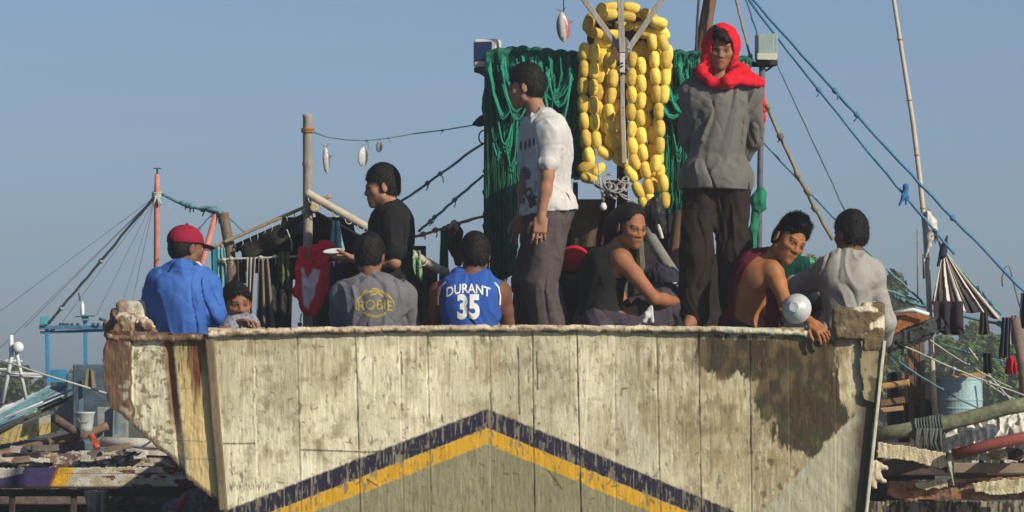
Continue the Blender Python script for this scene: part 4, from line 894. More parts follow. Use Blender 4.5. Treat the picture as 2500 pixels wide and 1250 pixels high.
def cloth(name, pts, mat, parent=None, nx=14, ny=18, amp=.02, nf=3., th=.004, seed=0, bottom=1.0, ragged=.0, twist=0.):
    """hanging cloth: pts = top-left, top-right, bottom-right, bottom-left in metres"""
    a, b, c_, d = [np.asarray(q, float) for q in pts]; V = []
    nn = nrm(np.cross(b - a, d - a)); nx = max(nx, int(nf * 7))
    for j in range(ny + 1):
        for i in range(nx + 1):
            u = i / nx; t = j / ny; p = (a * (1 - u) + b * u) * (1 - t) + (d * (1 - u) + c_ * u) * t
            n1 = float(vnoise(np.array(u * nf * 1.3 + seed), np.array(t * 1.6), np.array(seed * 1.)))
            p = p + nn * amp * (.35 + .65 * t) * (math.sin(u * nf * 6.283 + 2.2 * n1 + seed + twist * t) + .8 * (n1 - .5)); p = p + (d - a) * (ragged * (float(vnoise(np.array(u * 6. + seed), np.array(2.), np.array(0.))) - .5) * t)
            V.append(p)
    F = [(j * (nx + 1) + i, j * (nx + 1) + i + 1, (j + 1) * (nx + 1) + i + 1, (j + 1) * (nx + 1) + i) for j in range(ny) for i in range(nx)]
    o = mesh(name, np.array(V), F, mat, parent); s_ = o.modifiers.new('thickness', 'SOLIDIFY'); s_.thickness = th; s_.offset = 0; return o
cloth('top_front', [P(1872, 690, .16), P(1908, 680, .10), P(1905, 808, .12), P(1868, 808, .16)], mat_maroon, I10['body'], amp=.016, nf=2.5, seed=2)
make_bottom(I10, fabric('dark_blue_shorts', (.02, .022, .035)), to=1.1)
bc = P(1942, 752, -.035)
bx = nrm(vec(.30, .90, -.12))
o = lathe_obj('bowl', bc, [(.0, -.037), (.024, -.036), (.027, -.037), (.029, -.034), (.046, -.026), (.064, -.010), (.075, .010), (.078, .022), (.084, .025), (.084, .030), (.076, .028), (.068, .010), (.046, -.014), (.001, -.020)], M('bowl_enamel', (.47, .50, .49), rough=.3, spec=.6, var=.06), axis=bx, n=36); tag(o, 'round white enamel bowl, its bottom outward, at the arm of the leaning youth', 'bowl')

# --- man in light grey long sleeved shirt, back to the camera
J = PJ(.60, dict(head=(2076, 572, .03), neck=(2072, 630, .0), pelvis=(2064, 830, .0), shL=(2018, 668, .03), shR=(2128, 668, -.03), elL=(1942, 702, .18), elR=(2160, 785, .02), wrL=(2005, 745, .36), wrR=(2150, 860, .24),
    hipL=(2035, 838, .0), hipR=(2095, 838, .0), knL=(1995, 755, .32), knR=(2140, 800, .32), anL=(2010, 845, .45), anR=(2120, 850, .45), toL=(2000, 858, .58), toR=(2125, 860, .58)), facing=vec(0, 1, 0), bow=.03)
limb_report('grey', J)
I11 = person('seated man in light grey long sleeved shirt, back turned, behind the right post', J, (-.62, .76, -.12), up=(.05, 0, 1), skin=(.17, .08, .045), hair=dict(t=.013, front=.066, spike=.006, seed=12, f=60, nape=-.062, side=.002, top=.006, lift=.4), hs=1.04, girth=1.02,
    top=dict(mat=fabric('light_grey_shirt', (.30, .29, .265), var=.10), sleeve=1.55, e=.018, cuffe=.024, hem=-.05, amp=.011, seed=38, loose=.008, neckcut=.052), bottom=dict(mat=fabric('brown_trousers', (.05, .03, .022)), to=1.9))
# ---------------------------------------------------------------- net, floats, rack and lamps
mat_net = M('net_twine', None, rough=.75, var=.25, vs=40, bump=.5, bs=220)
mat_pipe = M('dark_blue_pipe', (.018, .028, .055), rough=.6, var=.3)
mat_board = M('grey_board', (.33, .31, .27), var=.25, vs=12, bump=.5, stretch=(1, 1, .25))
mat_rope_blue = M('blue_rope', (.06, .19, .32), rough=.8, var=.2)
mat_rope_teal = M('teal_rope', (.11, .25, .27), rough=.8, var=.2)
mat_rope_tan = M('tan_rope', (.27, .22, .14), rough=.9, var=.3)
mat_rope_pale = M('pale_rope', (.42, .43, .36), rough=.9, var=.2)
mat_rope_dark = M('dark_rope', (.06, .07, .08), rough=.9, var=.2)
def net(label, px0, px1, topf, botf, y, seed, loops=34, n=620):
    root = empty('fishing_net', P((px0 + px1) / 2, 800, y), label, 'fishing net', None)
    rg = np.random.default_rng(seed); V = []; C = []; nx = 60; nz = 80
    for j in range(nz + 1):
        for i in range(nx + 1):
            px = px0 + (px1 - px0) * i / nx; t = j / nz; py = topf(px) + (botf(px) - topf(px)) * t
            p = P(px, py, y); nse = fbm(np.array(p[0]), np.array(0.), np.array(p[2]), (24, 1, 5), seed); n2_ = fbm(np.array(p[0]), np.array(3.), np.array(p[2]), (9, 1, 7), seed + 3)
            over = -.05 * math.sqrt(max(0, 1 - (t * 14 - 1) ** 2)) if t < .14 else 0
            p = p + vec(0, -.08 * float(nse) - .12 * float(n2_) + over * -.4, 0); V.append(p); C.append(vec(.007, .125, .078) * (.5 + .9 * float(nse)))
    F = [(j * (nx + 1) + i, j * (nx + 1) + i + 1, (j + 1) * (nx + 1) + i + 1, (j + 1) * (nx + 1) + i) for j in range(nz) for i in range(nx)]
    o = mesh('net_folds', np.array(V), F, mat_net, root, np.array(C)); sm = o.modifiers.new('thickness', 'SOLIDIFY'); sm.thickness = .03; sm.offset = 1
    m = MB()
    for k in range(n):
        px = rg.uniform(px0 + 3, px1 - 3); t0 = topf(px) - rg.uniform(-6, 5); t1 = botf(px) - rg.uniform(0, 90) * rg.random(); d = -.10 - rg.uniform(0, .06); pts = []; dx = rg.normal() * 7; ph = rg.uniform(0, 6)
        for t in np.linspace(0, 1, 16): pts.append(P(px + dx * t + 5 * math.sin(ph + t * rg.uniform(2, 5)), t0 + (t1 - t0) * t, y + d * min(1, .35 + t * 5) + .012 * math.sin(ph * 2 + t * 9)))
        r = rg.uniform(.0015, .0042); b = rg.uniform(.5, 1.3) * (.35 + 1.3 * float(vnoise(np.array(px * .045), np.array(seed * 1.), np.array(0.)))); m.tube(pts, [r * (.7 + .6 * rg.random()) for _ in pts], 5, c=vec(.007, .16 + .04 * rg.random(), .10) * b)
    for k in range(loops):
        a = rg.uniform(px0 + 5, px1 - 25); wd = rg.uniform(18, 60); b_ = min(a + wd, px1 - 4); top = topf(a) + rg.uniform(0, 120); dp = rg.uniform(40, 260); d = -.15 - rg.uniform(0, .06)
        for q in range(11):
            pts = [P(a + (b_ - a) * t + q * 1.6 + rg.uniform(-2, 2), min(top + dp * (1 - (2 * t - 1) ** 2) * (1 + .04 * q) + q * 3, botf(a) - 5), y + d + .01 * q) for t in np.linspace(0, 1, 14)]
            m.tube(pts, rg.uniform(.0025, .006), 5, c=vec(.008, .17, .105) * rg.uniform(.6, 1.7))
    for k in range(9):
        a = rg.uniform(px0 + 2, px1 - 60); b_ = min(a + rg.uniform(40, 95), px1 - 2); top = topf(a) + rg.uniform(-2, 60); dp = rg.uniform(30, 150)
        for q in range(7): m.tube([P(a + (b_ - a) * t + rg.uniform(-3, 3), min(top + dp * (1 - (2 * t - 1) ** 2) + q * 4 + rg.uniform(-2, 2), botf(a) - 5), y - .20 - .008 * q) for t in np.linspace(0, 1, 14)], rg.uniform(.004, .009), 5, c=vec(.009, .20, .125) * rg.uniform(.6, 1.4))
    m.build('twine_bundle', mat_net, root, smooth=True, usecol=True); return root
tl = lambda x: np.interp(x, [1185, 1210, 1265, 1320, 1420], [140, 128, 124, 128, 140]) + 3 * math.sin(x * .21)
bl = lambda x: np.interp(x, [1185, 1200, 1250, 1262, 1275, 1420], [560, 690, 680, 520, 440, 430]) + 10 * math.sin(x * .13)
net('dark green fishing net hung in thick folds behind the man in white T-shirt', 1186, 1432, tl, bl, 1.62, 3)
tr = lambda x: np.interp(x, [1600, 1660, 1720, 1840], [140, 133, 140, 155]) + 3 * math.sin(x * .2)
br = lambda x: np.interp(x, [1590, 1640, 1660, 1700, 1840], [470, 535, 510, 330, 250]) + 8 * math.sin(x * .11)
net('dark green fishing net hung between the yellow floats and the man with red scarf', 1590, 1828, tr, br, 1.60, 8, loops=18, n=400)
rk = empty('net_rack', P(1500, 900, 1.7), 'dark pipe rack carrying the green nets and yellow floats', 'rack')
m = MB(); m.tube([P(1188, 165, 1.68), P(1186, 480, 1.69), P(1194, 1000, 1.7)], .014, 10); m.build('post', mat_pipe, rk, smooth=True)
m = MB(); m.tube([P(1861, 158, 1.62), P(1856, 400, 1.63), P(1846, 980, 1.65)], [.019, .018, .02], 10); m.build('post', M('grey_pipe', (.10, .115, .13), rough=.6, var=.25), rk, smooth=True)
m = MB(); m.tube([P(1170, 155, 1.7), P(1500, 150, 1.7), P(1880, 158, 1.66)], .016, 8); m.build('crossbar', mat_pipe, rk, smooth=True)
m = MB(); m.tube([P(1520, 60, 1.78), P(1518, 980, 1.8)], .034, 10); m.build('post', M('grey_post_wood', (.10, .085, .07), var=.3), rk, smooth=True)
def knotcloth(name, label, cpx, y, prims, mat, cat='cloth', group=None, amp=.010, seed=0, f=34, h=.005):
    v = Vol(prims, h)
    for p in prims: v.add(p, .018)
    v.disp(lambda x, y_, z: -amp * ((1 - np.abs(2 * vnoise(x, y_, z, (f, f, f * .35), seed) - 1)) ** 2 - .3) - amp * .5 * (vnoise(x, y_, z, (f, f, f), seed + 1) - .5))
    V, F = v.nets(); o = mesh(name, V, F, mat); return tag(o, label, cat, group)
def bagp(pts, y): return [Cone(P(a[0], a[1], y + (a[3] if len(a) > 3 else 0)), P(b[0], b[1], y + (b[3] if len(b) > 3 else 0)), a[2], b[2]) for a, b in zip(pts[:-1], pts[1:])]
mat_green_cloth = M('green_cloth', (.006, .16, .085), rough=.8, var=.2)
knotcloth('tied_cloth', 'green net scrap knotted round the right grey pipe', 1855, 1.6, bagp([(1858, 470, .030), (1852, 490, .045), (1858, 505, .03)], 1.58) + bagp([(1848, 505, .028), (1840, 560, .022), (1842, 640, .015)], 1.58), mat_green_cloth, 'net scrap')

# lamps
def lamp_box(label, c, w_, h_, d_, glassmat, framemat, basemat, tilt=0.):
    root = empty('flood_lamp', c, label, 'flood lamp'); m = MB(); rt = ax_rot(tilt, 'z')
    o = lambda x, y, z: c + rt @ vec(x, y, z)
    m.box(o(0, 0, h_ / 2), (w_, d_, h_), rt, bev=.012); m.build('housing', framemat, root)
    m = MB(); m.box(o(-w_ * .07, -d_ / 2 - .002, h_ * .56), (w_ * .74, .012, h_ * .68), rt, bev=.005); m.build('lens', glassmat, root)
    m = MB(); m.box(o(0, 0, -.016), (w_ * .98, d_ * .8, .030), rt, bev=.005); m.tube([o(-w_ * .3, 0, -.03), o(0, 0, -.06), o(w_ * .3, 0, -.03)], .008, 6); m.build('bracket', basemat, root)
    return root
wp = M('lamp_white_paint', (.60, .60, .57), var=.25, rough=.6)
lamp_box('flood lamp with dark blue front and chipped white rim, left of the nets', P(1190, 165, 1.66), .145, .165, .12, M('navy_glass', (.015, .035, .11), rough=.25, spec=.6), wp, M('lamp_bracket', (.07, .075, .09)), tilt=-14)
lg = M('hazy_glass', (.26, .33, .31), rough=.25, spec=.6, var=.1)
lamp_box('flood lamp with hazy grey glass on top of the right grey pipe', P(1871, 148, 1.62), .128, .158, .11, lg, M('lamp_grey_frame', (.22, .28, .27), rough=.5), M('lamp_black_base', (.03, .03, .035)), tilt=4)
m = MB(); m.beam(P(1848, 138, 1.54), P(1896, 139, 1.54), .02, .038, bev=.004); o = m.build('lamp_tray', M('tray_white', (.55, .55, .42))); tag(o, 'small pale tray in front of the hazy glass lamp', 'tray')

# floats
mat_float = M('yellow_float', (.84, .62, .075), rough=.65, var=.22, vs=26, bump=.25, bs=60, spec=.3)
def _rand(m, lo, hi):
    t = m.node_tree; b = t.nodes['Principled BSDF']; src = b.inputs['Base Color'].links[0].from_socket
    oi = t.nodes.new('ShaderNodeObjectInfo'); cr = t.nodes.new('ShaderNodeValToRGB'); cr.color_ramp.elements[0].color = (*lo, 1); cr.color_ramp.elements[1].color = (*hi, 1)
    mx = t.nodes.new('ShaderNodeVectorMath'); mx.operation = 'MULTIPLY'; t.links.new(oi.outputs['Random'], cr.inputs[0]); t.links.new(src, mx.inputs[0]); t.links.new(cr.outputs[0], mx.inputs[1]); t.links.new(mx.outputs[0], b.inputs['Base Color'])
_rand(mat_float, (.62, .55, .7), (1.10, 1.12, 1.6))
def float_mesh():
    n = 20; prof = [(.006, -.047), (.013, -.0465), (.021, -.040), (.0275, -.026), (.0295, -.008), (.0295, .008), (.0275, .026), (.021, .040), (.013, .0465), (.006, .047)]
    V = [((r * (1 + .018 * math.cos(5 * 2 * math.pi * j / n))) * math.cos(2 * math.pi * j / n), r * math.sin(2 * math.pi * j / n), h) for (r, h) in prof for j in range(n)]
    k = len(prof); F = [(i * n + j, i * n + (j + 1) % n, (i + 1) * n + (j + 1) % n, (i + 1) * n + j) for i in range(k - 1) for j in range(n)] + [tuple(range(n - 1, -1, -1)), tuple(range((k - 1) * n, k * n))]
    me = bpy.data.meshes.new('float'); me.from_pydata(V, [], F); me.update(); me.polygons.foreach_set('use_smooth', np.ones(len(F), bool)); me.materials.append(mat_float); return me
FM = float_mesh(); FROOT = {}
def float_string(label, pts, y, size=1., dense=True):
    pts = [P(a[0], a[1], y + (a[2] if len(a) > 2 else 0)) for a in pts]
    root = empty('float_string', pts[-1], label, 'net floats', 'strings of yellow net floats')
    # walk along the path placing floats end to end
    seg = [pts[0]]; 
    for a, b in zip(pts[:-1], pts[1:]):
        k = max(1, int(np.linalg.norm(b - a) / .004)); seg += [a * (1 - t / k) + b * t / k for t in range(1, k + 1)]
    seg = np.array(seg); L = np.concatenate([[0], np.cumsum(np.linalg.norm(np.diff(seg, axis=0), axis=1))]); step = .0925 * size; rg = np.random.default_rng(int(pts[0][0] * 1000) % 977)
    n = int(L[-1] / step) + 1
    for i in range(n):
        s = step * (i + .5); 
        if s > L[-1] + step * .3: break
        q = np.array([np.interp(s, L, seg[:, k]) for k in range(3)]); a = np.array([np.interp(s - .03, L, seg[:, k]) for k in range(3)]); b = np.array([np.interp(s + .03, L, seg[:, k]) for k in range(3)])
        d = nrm(b - a + (rg.random(3) - .5) * .012)
        o = bpy.data.objects.new('float', FM); COL.objects.link(o); o.parent = root; o.location = Vector(q + (rg.random(3) - .5) * .006) - root.location
        sz = size * (.94 + .12 * rg.random()); o.scale = (sz * (.96 + .1 * rg.random()), sz, sz); o.rotation_euler = Vector(d).to_track_quat('Z', 'Y').to_euler()
    m = MB(); m.tube(seg[::6] if len(seg) > 12 else seg, .0045, 5); m.build('cord', mat_rope_tan, root, smooth=True); return root
Y0 = 1.36
cols = [
 ('leftmost string of yellow floats, ending beside the white T-shirt', [(1428, 105), (1426, 165), (1423, 215), (1424, 270), (1430, 330), (1440, 390)]),
 ('short cluster of yellow floats at the lower left, just above a patch of sky', [(1452, 400), (1428, 408), (1422, 430), (1446, 438), (1462, 415)]),
 ('string of yellow floats that turns sideways at its foot, second from the left', [(1452, 108), (1449, 165), (1448, 260), (1455, 345), (1462, 366), (1496, 385), (1520, 395), (1545, 435), (1562, 470), (1574, 500)]),
 ('string of yellow floats between the second and the centre left string', [(1470, 120), (1466, 200), (1461, 255), (1474, 300), (1482, 330), (1490, 350)]),
 ('string of yellow floats just left of the white centre board', [(1488, 128), (1496, 180), (1494, 225), (1484, 250), (1490, 310), (1499, 350), (1514, 378)]),
 ('string of yellow floats just right of the white centre board', [(1546, 125), (1541, 200), (1541, 300), (1543, 350), (1550, 395)]),
 ('longest string of yellow floats, ending above the long haired man', [(1563, 140), (1565, 220), (1562, 280), (1567, 350), (1576, 420), (1588, 490)]),
 ('string of yellow floats at the right front, curling in at its foot', [(1590, 82), (1598, 140), (1602, 210), (1608, 270), (1613, 330), (1609, 375), (1598, 408)]),
 ('outermost right string of yellow floats against the green net', [(1612, 85), (1626, 130), (1626, 180), (1620, 235)]),
 ('pair of yellow floats hanging lowest at the right', [(1616, 425), (1622, 465), (1623, 505)])]
for lb, pts in cols: float_string(lb, pts, Y0 + (.03 if 'between' in lb else 0), 1.10)
backs = [[(1424, 120), (1420, 260), (1432, 380)], [(1460, 110), (1462, 230), (1462, 350)], [(1495, 140), (1492, 260), (1506, 380)], [(1568, 100), (1572, 250), (1570, 400)], [(1606, 120), (1614, 230), (1602, 330), (1612, 420)], [(1628, 110), (1632, 240)], [(1436, 110), (1434, 250), (1440, 370)], [(1480, 110), (1478, 220), (1472, 330), (1484, 370)], [(1503, 160), (1505, 260), (1508, 350)], [(1556, 110), (1553, 260), (1560, 440)], [(1584, 110), (1586, 230), (1578, 300), (1592, 330), (1586, 400), (1596, 450)]]
for b in backs: float_string('strings of yellow floats hanging behind the front row', b, Y0 + .075, 1.06)
# heap over the top of the rack
heap = [[(1436, 78), (1440, 50), (1466, 30)], [(1430, 72), (1470, 88), (1500, 86)], [(1470, 20), (1500, 18), (1528, 22)], [(1462, 36), (1500, 34), (1545, 44)], [(1520, 16), (1550, 22), (1582, 38), (1612, 56)], [(1500, 60), (1545, 66), (1580, 62)], [(1585, 50), (1612, 56), (1636, 58)], [(1560, 86), (1590, 80), (1615, 78)], [(1450, 96), (1476, 104), (1500, 108)]]
for i, b in enumerate(heap): float_string('loops of yellow floats heaped over the top of the rack', [(x, y_, .05 * ((i * 7) % 3) - .04) for x, y_ in b], Y0, 1.18)
m = MB(); v = Vol([Ell(P(1525, 55, 1.5), (.20, .09, .10)), Cone(P(1455, 90, 1.5), P(1500, 140, 1.5), .07, .07), Cone(P(1560, 90, 1.5), P(1605, 130, 1.5), .07, .07)], .012)
for p in [Ell(P(1525, 55, 1.5), (.19, .08, .08)), Cone(P(1455, 95, 1.5), P(1500, 140, 1.5), .05, .06), Cone(P(1560, 95, 1.5), P(1605, 130, 1.5), .05, .06)]: v.add(p, .05)
v.disp(lambda x, y, z: -.03 * (fbm(x, y, z, (18, 18, 18), 4) - .5)); V, F = v.nets(); o = mesh('rope_bundle', V, F, M('brown_net', (.10, .055, .025), var=.4, bump=.8)); tag(o, 'brown bundle of net rope under the heap of yellow floats', 'rope bundle')
# boards fanning out over the floats
bf = empty('board_frame', P(1518, 260, 1.2), 'three weathered grey boards fanning upward in front of the yellow floats', 'board frame')
m = MB(); m.beam(P(1508, -160, 1.2), P(1519, 128, 1.2), .036, .024, bev=.003, up=(0, 1, 0)); m.build('board', mat_board, bf)
m = MB(); m.beam(P(1290, -190, 1.24), P(1510, 116, 1.24), .032, .040, bev=.003, up=(0, 1, 0)); m.build('board', mat_board, bf)
m = MB(); m.beam(P(1745, -190, 1.24), P(1534, 120, 1.24), .032, .040, bev=.003, up=(0, 1, 0)); m.build('board', mat_board, bf)
m = MB(); m.beam(P(1519, 130, 1.17), P(1519, 178, 1.17), .030, .036, bev=.003, up=(0, 1, 0)); m.build('splice', M('white_splice', (.56, .55, .52), var=.15), bf)
m = MB(); m.beam(P(1519, 182, 1.2), P(1520, 264, 1.2), .026, .024, bev=.003, up=(0, 1, 0)); m.build('board', mat_board, bf)
m = MB(); m.beam(P(1519, 262, 1.30), P(1524, 400, 1.30), .03, .062, bev=.006, up=(0, 1, 0)); m.build('brace', M('pale_brace', (.36, .32, .24), var=.2), bf)
m = MB(); [m.tube([P(1508, q, 1.19), P(1519, q + 2, 1.14), P(1530, q, 1.19)], .004, 5) for q in (152, 160, 176)]; m.build('lashing', mat_rope_dark, bf)

# mast behind the man with the scarf
ms = empty('mast', P(1690, 900, 2.0), 'leaning brown wooden mast behind the man with red scarf', 'mast')
m = MB(); m.tube([P(1760, -200, 2.0), P(1733, 0, 2.0), P(1708, 150, 2.0), P(1640, 700, 2.05), P(1610, 980, 2.1)], [.036, .040, .042, .048, .05], 12, wob=.06); m.build('pole', M('mast_wood', (.16, .095, .055), var=.35, stretch=(1, 1, .15), vs=30), ms, smooth=True)
m = MB(); m.tube([P(1716, -150, 1.93), P(1702, 60, 1.95), P(1696, 200, 1.96)], .009, 6); m.build('halyard', mat_rope_dark, ms, smooth=True)
# ropes on the right
rope('rope', P(1768, -120, 1.9), P(1835, 155, 1.7), .008, mat_rope_tan, 'brown rope running down beside the red scarf to the hazy glass lamp', seed=2, knots=1)
rope('rope', P(1770, -80, 1.9), P(2560, 770, 2.6), .0095, mat_rope_blue, 'upper blue stay rope running from the top of the frame down to the right edge', sag=.04, knots=5, seed=3, n=30)
rope('rope', P(1755, -95, 1.9), P(2330, 620, 2.4), .008, mat_rope_blue, 'lower blue stay rope, tied to the upper one by a blue knot', sag=.03, knots=4, seed=4, n=24)
rope('rope', P(1812, -30, 1.9), P(1862, 120, 1.66), .007, mat_rope_blue, 'short blue rope coming down onto the hazy glass lamp', seed=5, knots=0)
rope('rope', P(1898, 158, 1.7), P(2062, 512, 2.2), .005, mat_rope_teal, 'thin dark rope from the hazy glass lamp down behind the man in light grey', seed=6, knots=0)
rope('rope', P(1862, 235, 1.6), P(2032, 585, 2.0), .011, mat_rope_tan, 'frayed tan rope from the right grey pipe down to the right', sag=.03, knots=6, seed=7)
rope('rope', P(1866, 350, 1.65), P(2080, 580, 2.6), .006, mat_rope_blue, 'short blue rope crossing the frayed tan rope', seed=8, knots=1)
rope('rope', P(2100, 600, 2.7), P(2290, 770, 3.2), .007, mat_rope_teal, 'blue rope going down behind the shoulder of the man in light grey', seed=9, knots=2)
rope('rope', P(2140, 700, 2.9), P(2275, 745, 3.2), .007, mat_rope_teal, 'slack teal rope behind the elbow of the man in light grey', seed=19, knots=2)
knotcloth('rope_knot', 'blue twine knot joining the two long stay ropes', 2205, 2.3, bagp([(2212, 455, .016), (2206, 480, .010), (2196, 500, .006)], 2.27) + bagp([(2212, 455, .010), (2216, 480, .007), (2212, 498, .005)], 2.27), M('blue_twine', (.03, .16, .36), var=.3), 'knot', h=.004, amp=.004)
# ropes left of the net
rope('rope', P(1180, 350, 1.66), P(940, 520, 2.2), .0075, mat_rope_teal, 'upper teal rope running from the net down to the man in black polo shirt', seed=11, knots=3)
rope('rope', P(1180, 428, 1.66), P(1022, 565, 1.9), .0075, mat_rope_teal, 'lower teal rope running from the net to the tent corner', seed=12, knots=3)
rope('rope', P(1182, 528, 1.66), P(1010, 578, 1.9), .009, mat_rope_tan, 'thick tan rope running level from the net to the tent corner', seed=13, knots=4)
knotcloth('rope_knot', 'dark green rope end poking out at the left edge of the net', 1170, 1.6, bagp([(1158, 303, .006), (1172, 298, .022), (1192, 290, .04)], 1.60), M('dark_green_rope', (.008, .05, .045), var=.3), 'knot', h=.005)
m = MB(); m.tube([P(1182 + 13 * math.cos(a), 335 + 17 * math.sin(a), 1.62) for a in np.linspace(1.2, 5.0, 12)], .005, 6); o = m.build('rope_loop', mat_rope_dark, smooth=True); tag(o, 'small dark rope loop at the left edge of the net', 'rope')

# fish hung up to dry
mat_fish = M('silver_fish', None, rough=.3, var=.25, vs=50, bump=.15, spec=.7)
def fish(label, c, L_, a=(0, 0, 1), wide=.30, red=0., tw=0., parent=None):
    """tail up along a"""
    u = nrm(a); r = nrm(np.cross(u, vec(math.sin(tw), -math.cos(tw), 0))); f = np.cross(r, u)
    body = [Ell(c - u * L_ * .06, (L_ * wide * .5, L_ * .085, L_ * .40), (r, f, u)), Cone(c + u * L_ * .22, c + u * L_ * .36, L_ * .05, L_ * .018)]
    v = Vol(body, L_ * .018, pad=.03)
    for p in body: v.add(p, L_ * .06)
    V, F = v.nets(); q = (V - c) @ r / L_; uu = (V - c) @ u / L_
    C = np.tile(vec(.50, .50, .47), (len(V), 1)); C = mixc(C, (.06, .07, .08), sstep(.02, .12, q * np.sign(1 - 2 * (red > .5)))); C = mixc(C, (.45, .10, .08), sstep(.03, .10, q) * red); C = mixc(C, (.02, .02, .02), np.hypot(q + .04, uu + .36) < .025)
    o = mesh('hanging_fish', V, F, mat_fish, None, C)
    tag(o, label, 'fish', 'fish hung on lines to dry')
    fm = M('fish_fin', (.20, .20, .19), rough=.4, var=.2)
    m = MB(); t = c + u * L_ * .34; w_ = L_ * .16; th = f * L_ * .01
    V2 = [t - r * L_ * .02, t + r * L_ * .02, t + r * w_ + u * L_ * .16, t + u * L_ * .06, t - r * w_ + u * L_ * .16]; V2 = [p - th for p in V2] + [p + th for p in V2]
    m.add(V2, [(0, 1, 2, 3), (0, 3, 4), (8, 7, 6, 5), (9, 8, 5), (0, 5, 6, 1), (1, 6, 7, 2), (2, 7, 8, 3), (3, 8, 9, 4), (4, 9, 5, 0)]); m.build('tail_fin', fm, o)
    m = MB(); b = c - u * L_ * .02; V2 = [b + r * L_ * wide * .35, b + r * L_ * (wide * .5 + .10) + u * L_ * .10, b + r * L_ * wide * .30 + u * L_ * .16]; V2 = [p - th for p in V2] + [p + th for p in V2]
    m.add(V2, [(0, 1, 2), (5, 4, 3), (0, 3, 4, 1), (1, 4, 5, 2), (2, 5, 3, 0)]); m.build('fin', fm, o); return o
fish('large dark and red fish hanging alone left of the yellow floats', P(1374, 62, 1.3), .215, a=(-.10, 0, 1), wide=.36, red=1.)
rope('fishing_line', P(1376, -120, 1.3), P(1376, 30, 1.3), .003, mat_rope_dark, 'thin line holding the large dark and red fish', knots=0, cat='line')
tline = [P(*q, 1.75) for q in ((762, 322), (800, 335), (845, 341), (895, 343), (950, 337), (1005, 327), (1080, 318), (1165, 304))]
rope('clothes_line', None, None, .004, mat_rope_teal, 'thin line with fish, strung from the bamboo post to the green net', pts=tline, knots=4, seed=21, cat='line')
fish('slim grey fish nearest to the bamboo post', P(796, 388, 1.75), .19, a=(-.06, 0, 1), wide=.22)
fish('pale plump fish in the middle of the thin line', P(886, 380, 1.75), .15, a=(.03, 0, 1), wide=.44, tw=.5)
fish('small split fish right of the pale plump fish', P(926, 356, 1.75), .085, a=(.1, 0, 1), wide=.5, tw=-.4)

# things behind the men, below the floats
wh = empty('wheelhouse', P(1530, 950, 2.3), 'dark brown wheelhouse wall seen below the floats', 'wheelhouse')
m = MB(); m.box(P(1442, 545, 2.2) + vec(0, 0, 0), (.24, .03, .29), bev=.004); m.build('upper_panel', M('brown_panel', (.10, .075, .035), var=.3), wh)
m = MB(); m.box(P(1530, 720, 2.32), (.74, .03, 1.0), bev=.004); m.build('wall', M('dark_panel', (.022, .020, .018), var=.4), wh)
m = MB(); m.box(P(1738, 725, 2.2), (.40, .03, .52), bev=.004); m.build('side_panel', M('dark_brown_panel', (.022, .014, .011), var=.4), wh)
for x_ in (1405, 1652): 
    m = MB(); m.beam(P(x_, 445, 2.24), P(x_, 1000, 2.24), .03, .03); m.build('frame_post', mat_pipe, wh)
mat_maroon2 = M('maroon_cloth', (.10, .012, .022), var=.3)
o = cloth('hanging_cloth', [P(1480, 440, 1.75), P(1512, 440, 1.72), P(1490, 620, 1.7), P(1452, 610, 1.75)], mat_maroon2, amp=.03, nf=2, seed=4); tag(o, 'dark maroon cloth hanging behind the head of the long haired man', 'cloth')
m = MB()
rg = np.random.default_rng(5)
for k in range(16):
    a = P(1455 + rg.uniform(0, 70), 447 + rg.uniform(-10, 10), 1.30 + rg.uniform(-.04, .04)); q = rg.uniform(.02, .045); ph = rg.uniform(0, 6); dr_ = rg.uniform(.02, .09)
    m.tube([a + vec(q * math.cos(ph + t * 5) + .03 * t, q * .5 * math.sin(ph + t * 4), q * .8 * math.sin(ph + t * 5) - dr_ * t * t) for t in np.linspace(0, 1, 12)], rg.uniform(.004, .008), 6)
o = m.build('rope_coil', M('grey_white_rope', (.34, .32, .31), var=.35), smooth=True); tag(o, 'tangled grey white rope ends under the centre board', 'rope')
root = empty('light_bulb', P(1473, 512, 1.28), 'bare white light bulb hanging left of the long haired man', 'light bulb')
m = MB(); m.lathe(P(1473, 504, 1.28), [(.006, -.024), (.017, -.018), (.021, -.004), (.018, .010), (.010, .022)], 16); m.build('glass', M('bulb_white', (.7, .7, .68), rough=.25, var=.03), root, smooth=True)
m = MB(); m.lathe(P(1472, 490, 1.28), [(.010, -.008), (.011, .012), (.006, .018)], 12); m.build('socket', mat_dark, root, smooth=True)
m = MB(); m.tube([P(1460, 400, 1.28), P(1466, 450, 1.28), P(1471, 488, 1.28)], .005, 6); m.build('cord', mat_rope_pale, root, smooth=True)
knotcloth('bag', 'black bag hanging right of the long haired man', 1600, 1.3, bagp([(1600, 492, .030), (1598, 520, .062), (1604, 548, .05), (1620, 565, .02)], 1.32), M('black_bag', (.010, .010, .014), rough=.5), 'bag')
m = MB(); m.tube([P(1607, 548, 1.24), P(1610, 560, 1.24), P(1617, 582, 1.24)], [.007, .012, .010], 8); o = m.build('knife', M('pale_handle', (.55, .5, .38), rough=.5)); tag(o, 'small pale handled tool hanging below the black bag', 'tool')
m = MB(); m.tube([P(1571, 548, 1.6), P(1600, 600, 1.5), P(1645, 668, 1.42)], [.030, .036, .034], 12); o = m.build('drain_pipe', M('grey_green_pipe', (.20, .20, .17), var=.25), smooth=True); tag(o, 'grey green pipe slanting down behind the long haired man', 'pipe')
m = MB(); m.beam(P(1562, 560, 1.5), P(1572, 700, 1.5), .03, .05); o = m.build('short_post', M('mossy_post', (.15, .14, .09), var=.3)); tag(o, 'short mossy post right behind the long haired man', 'post')
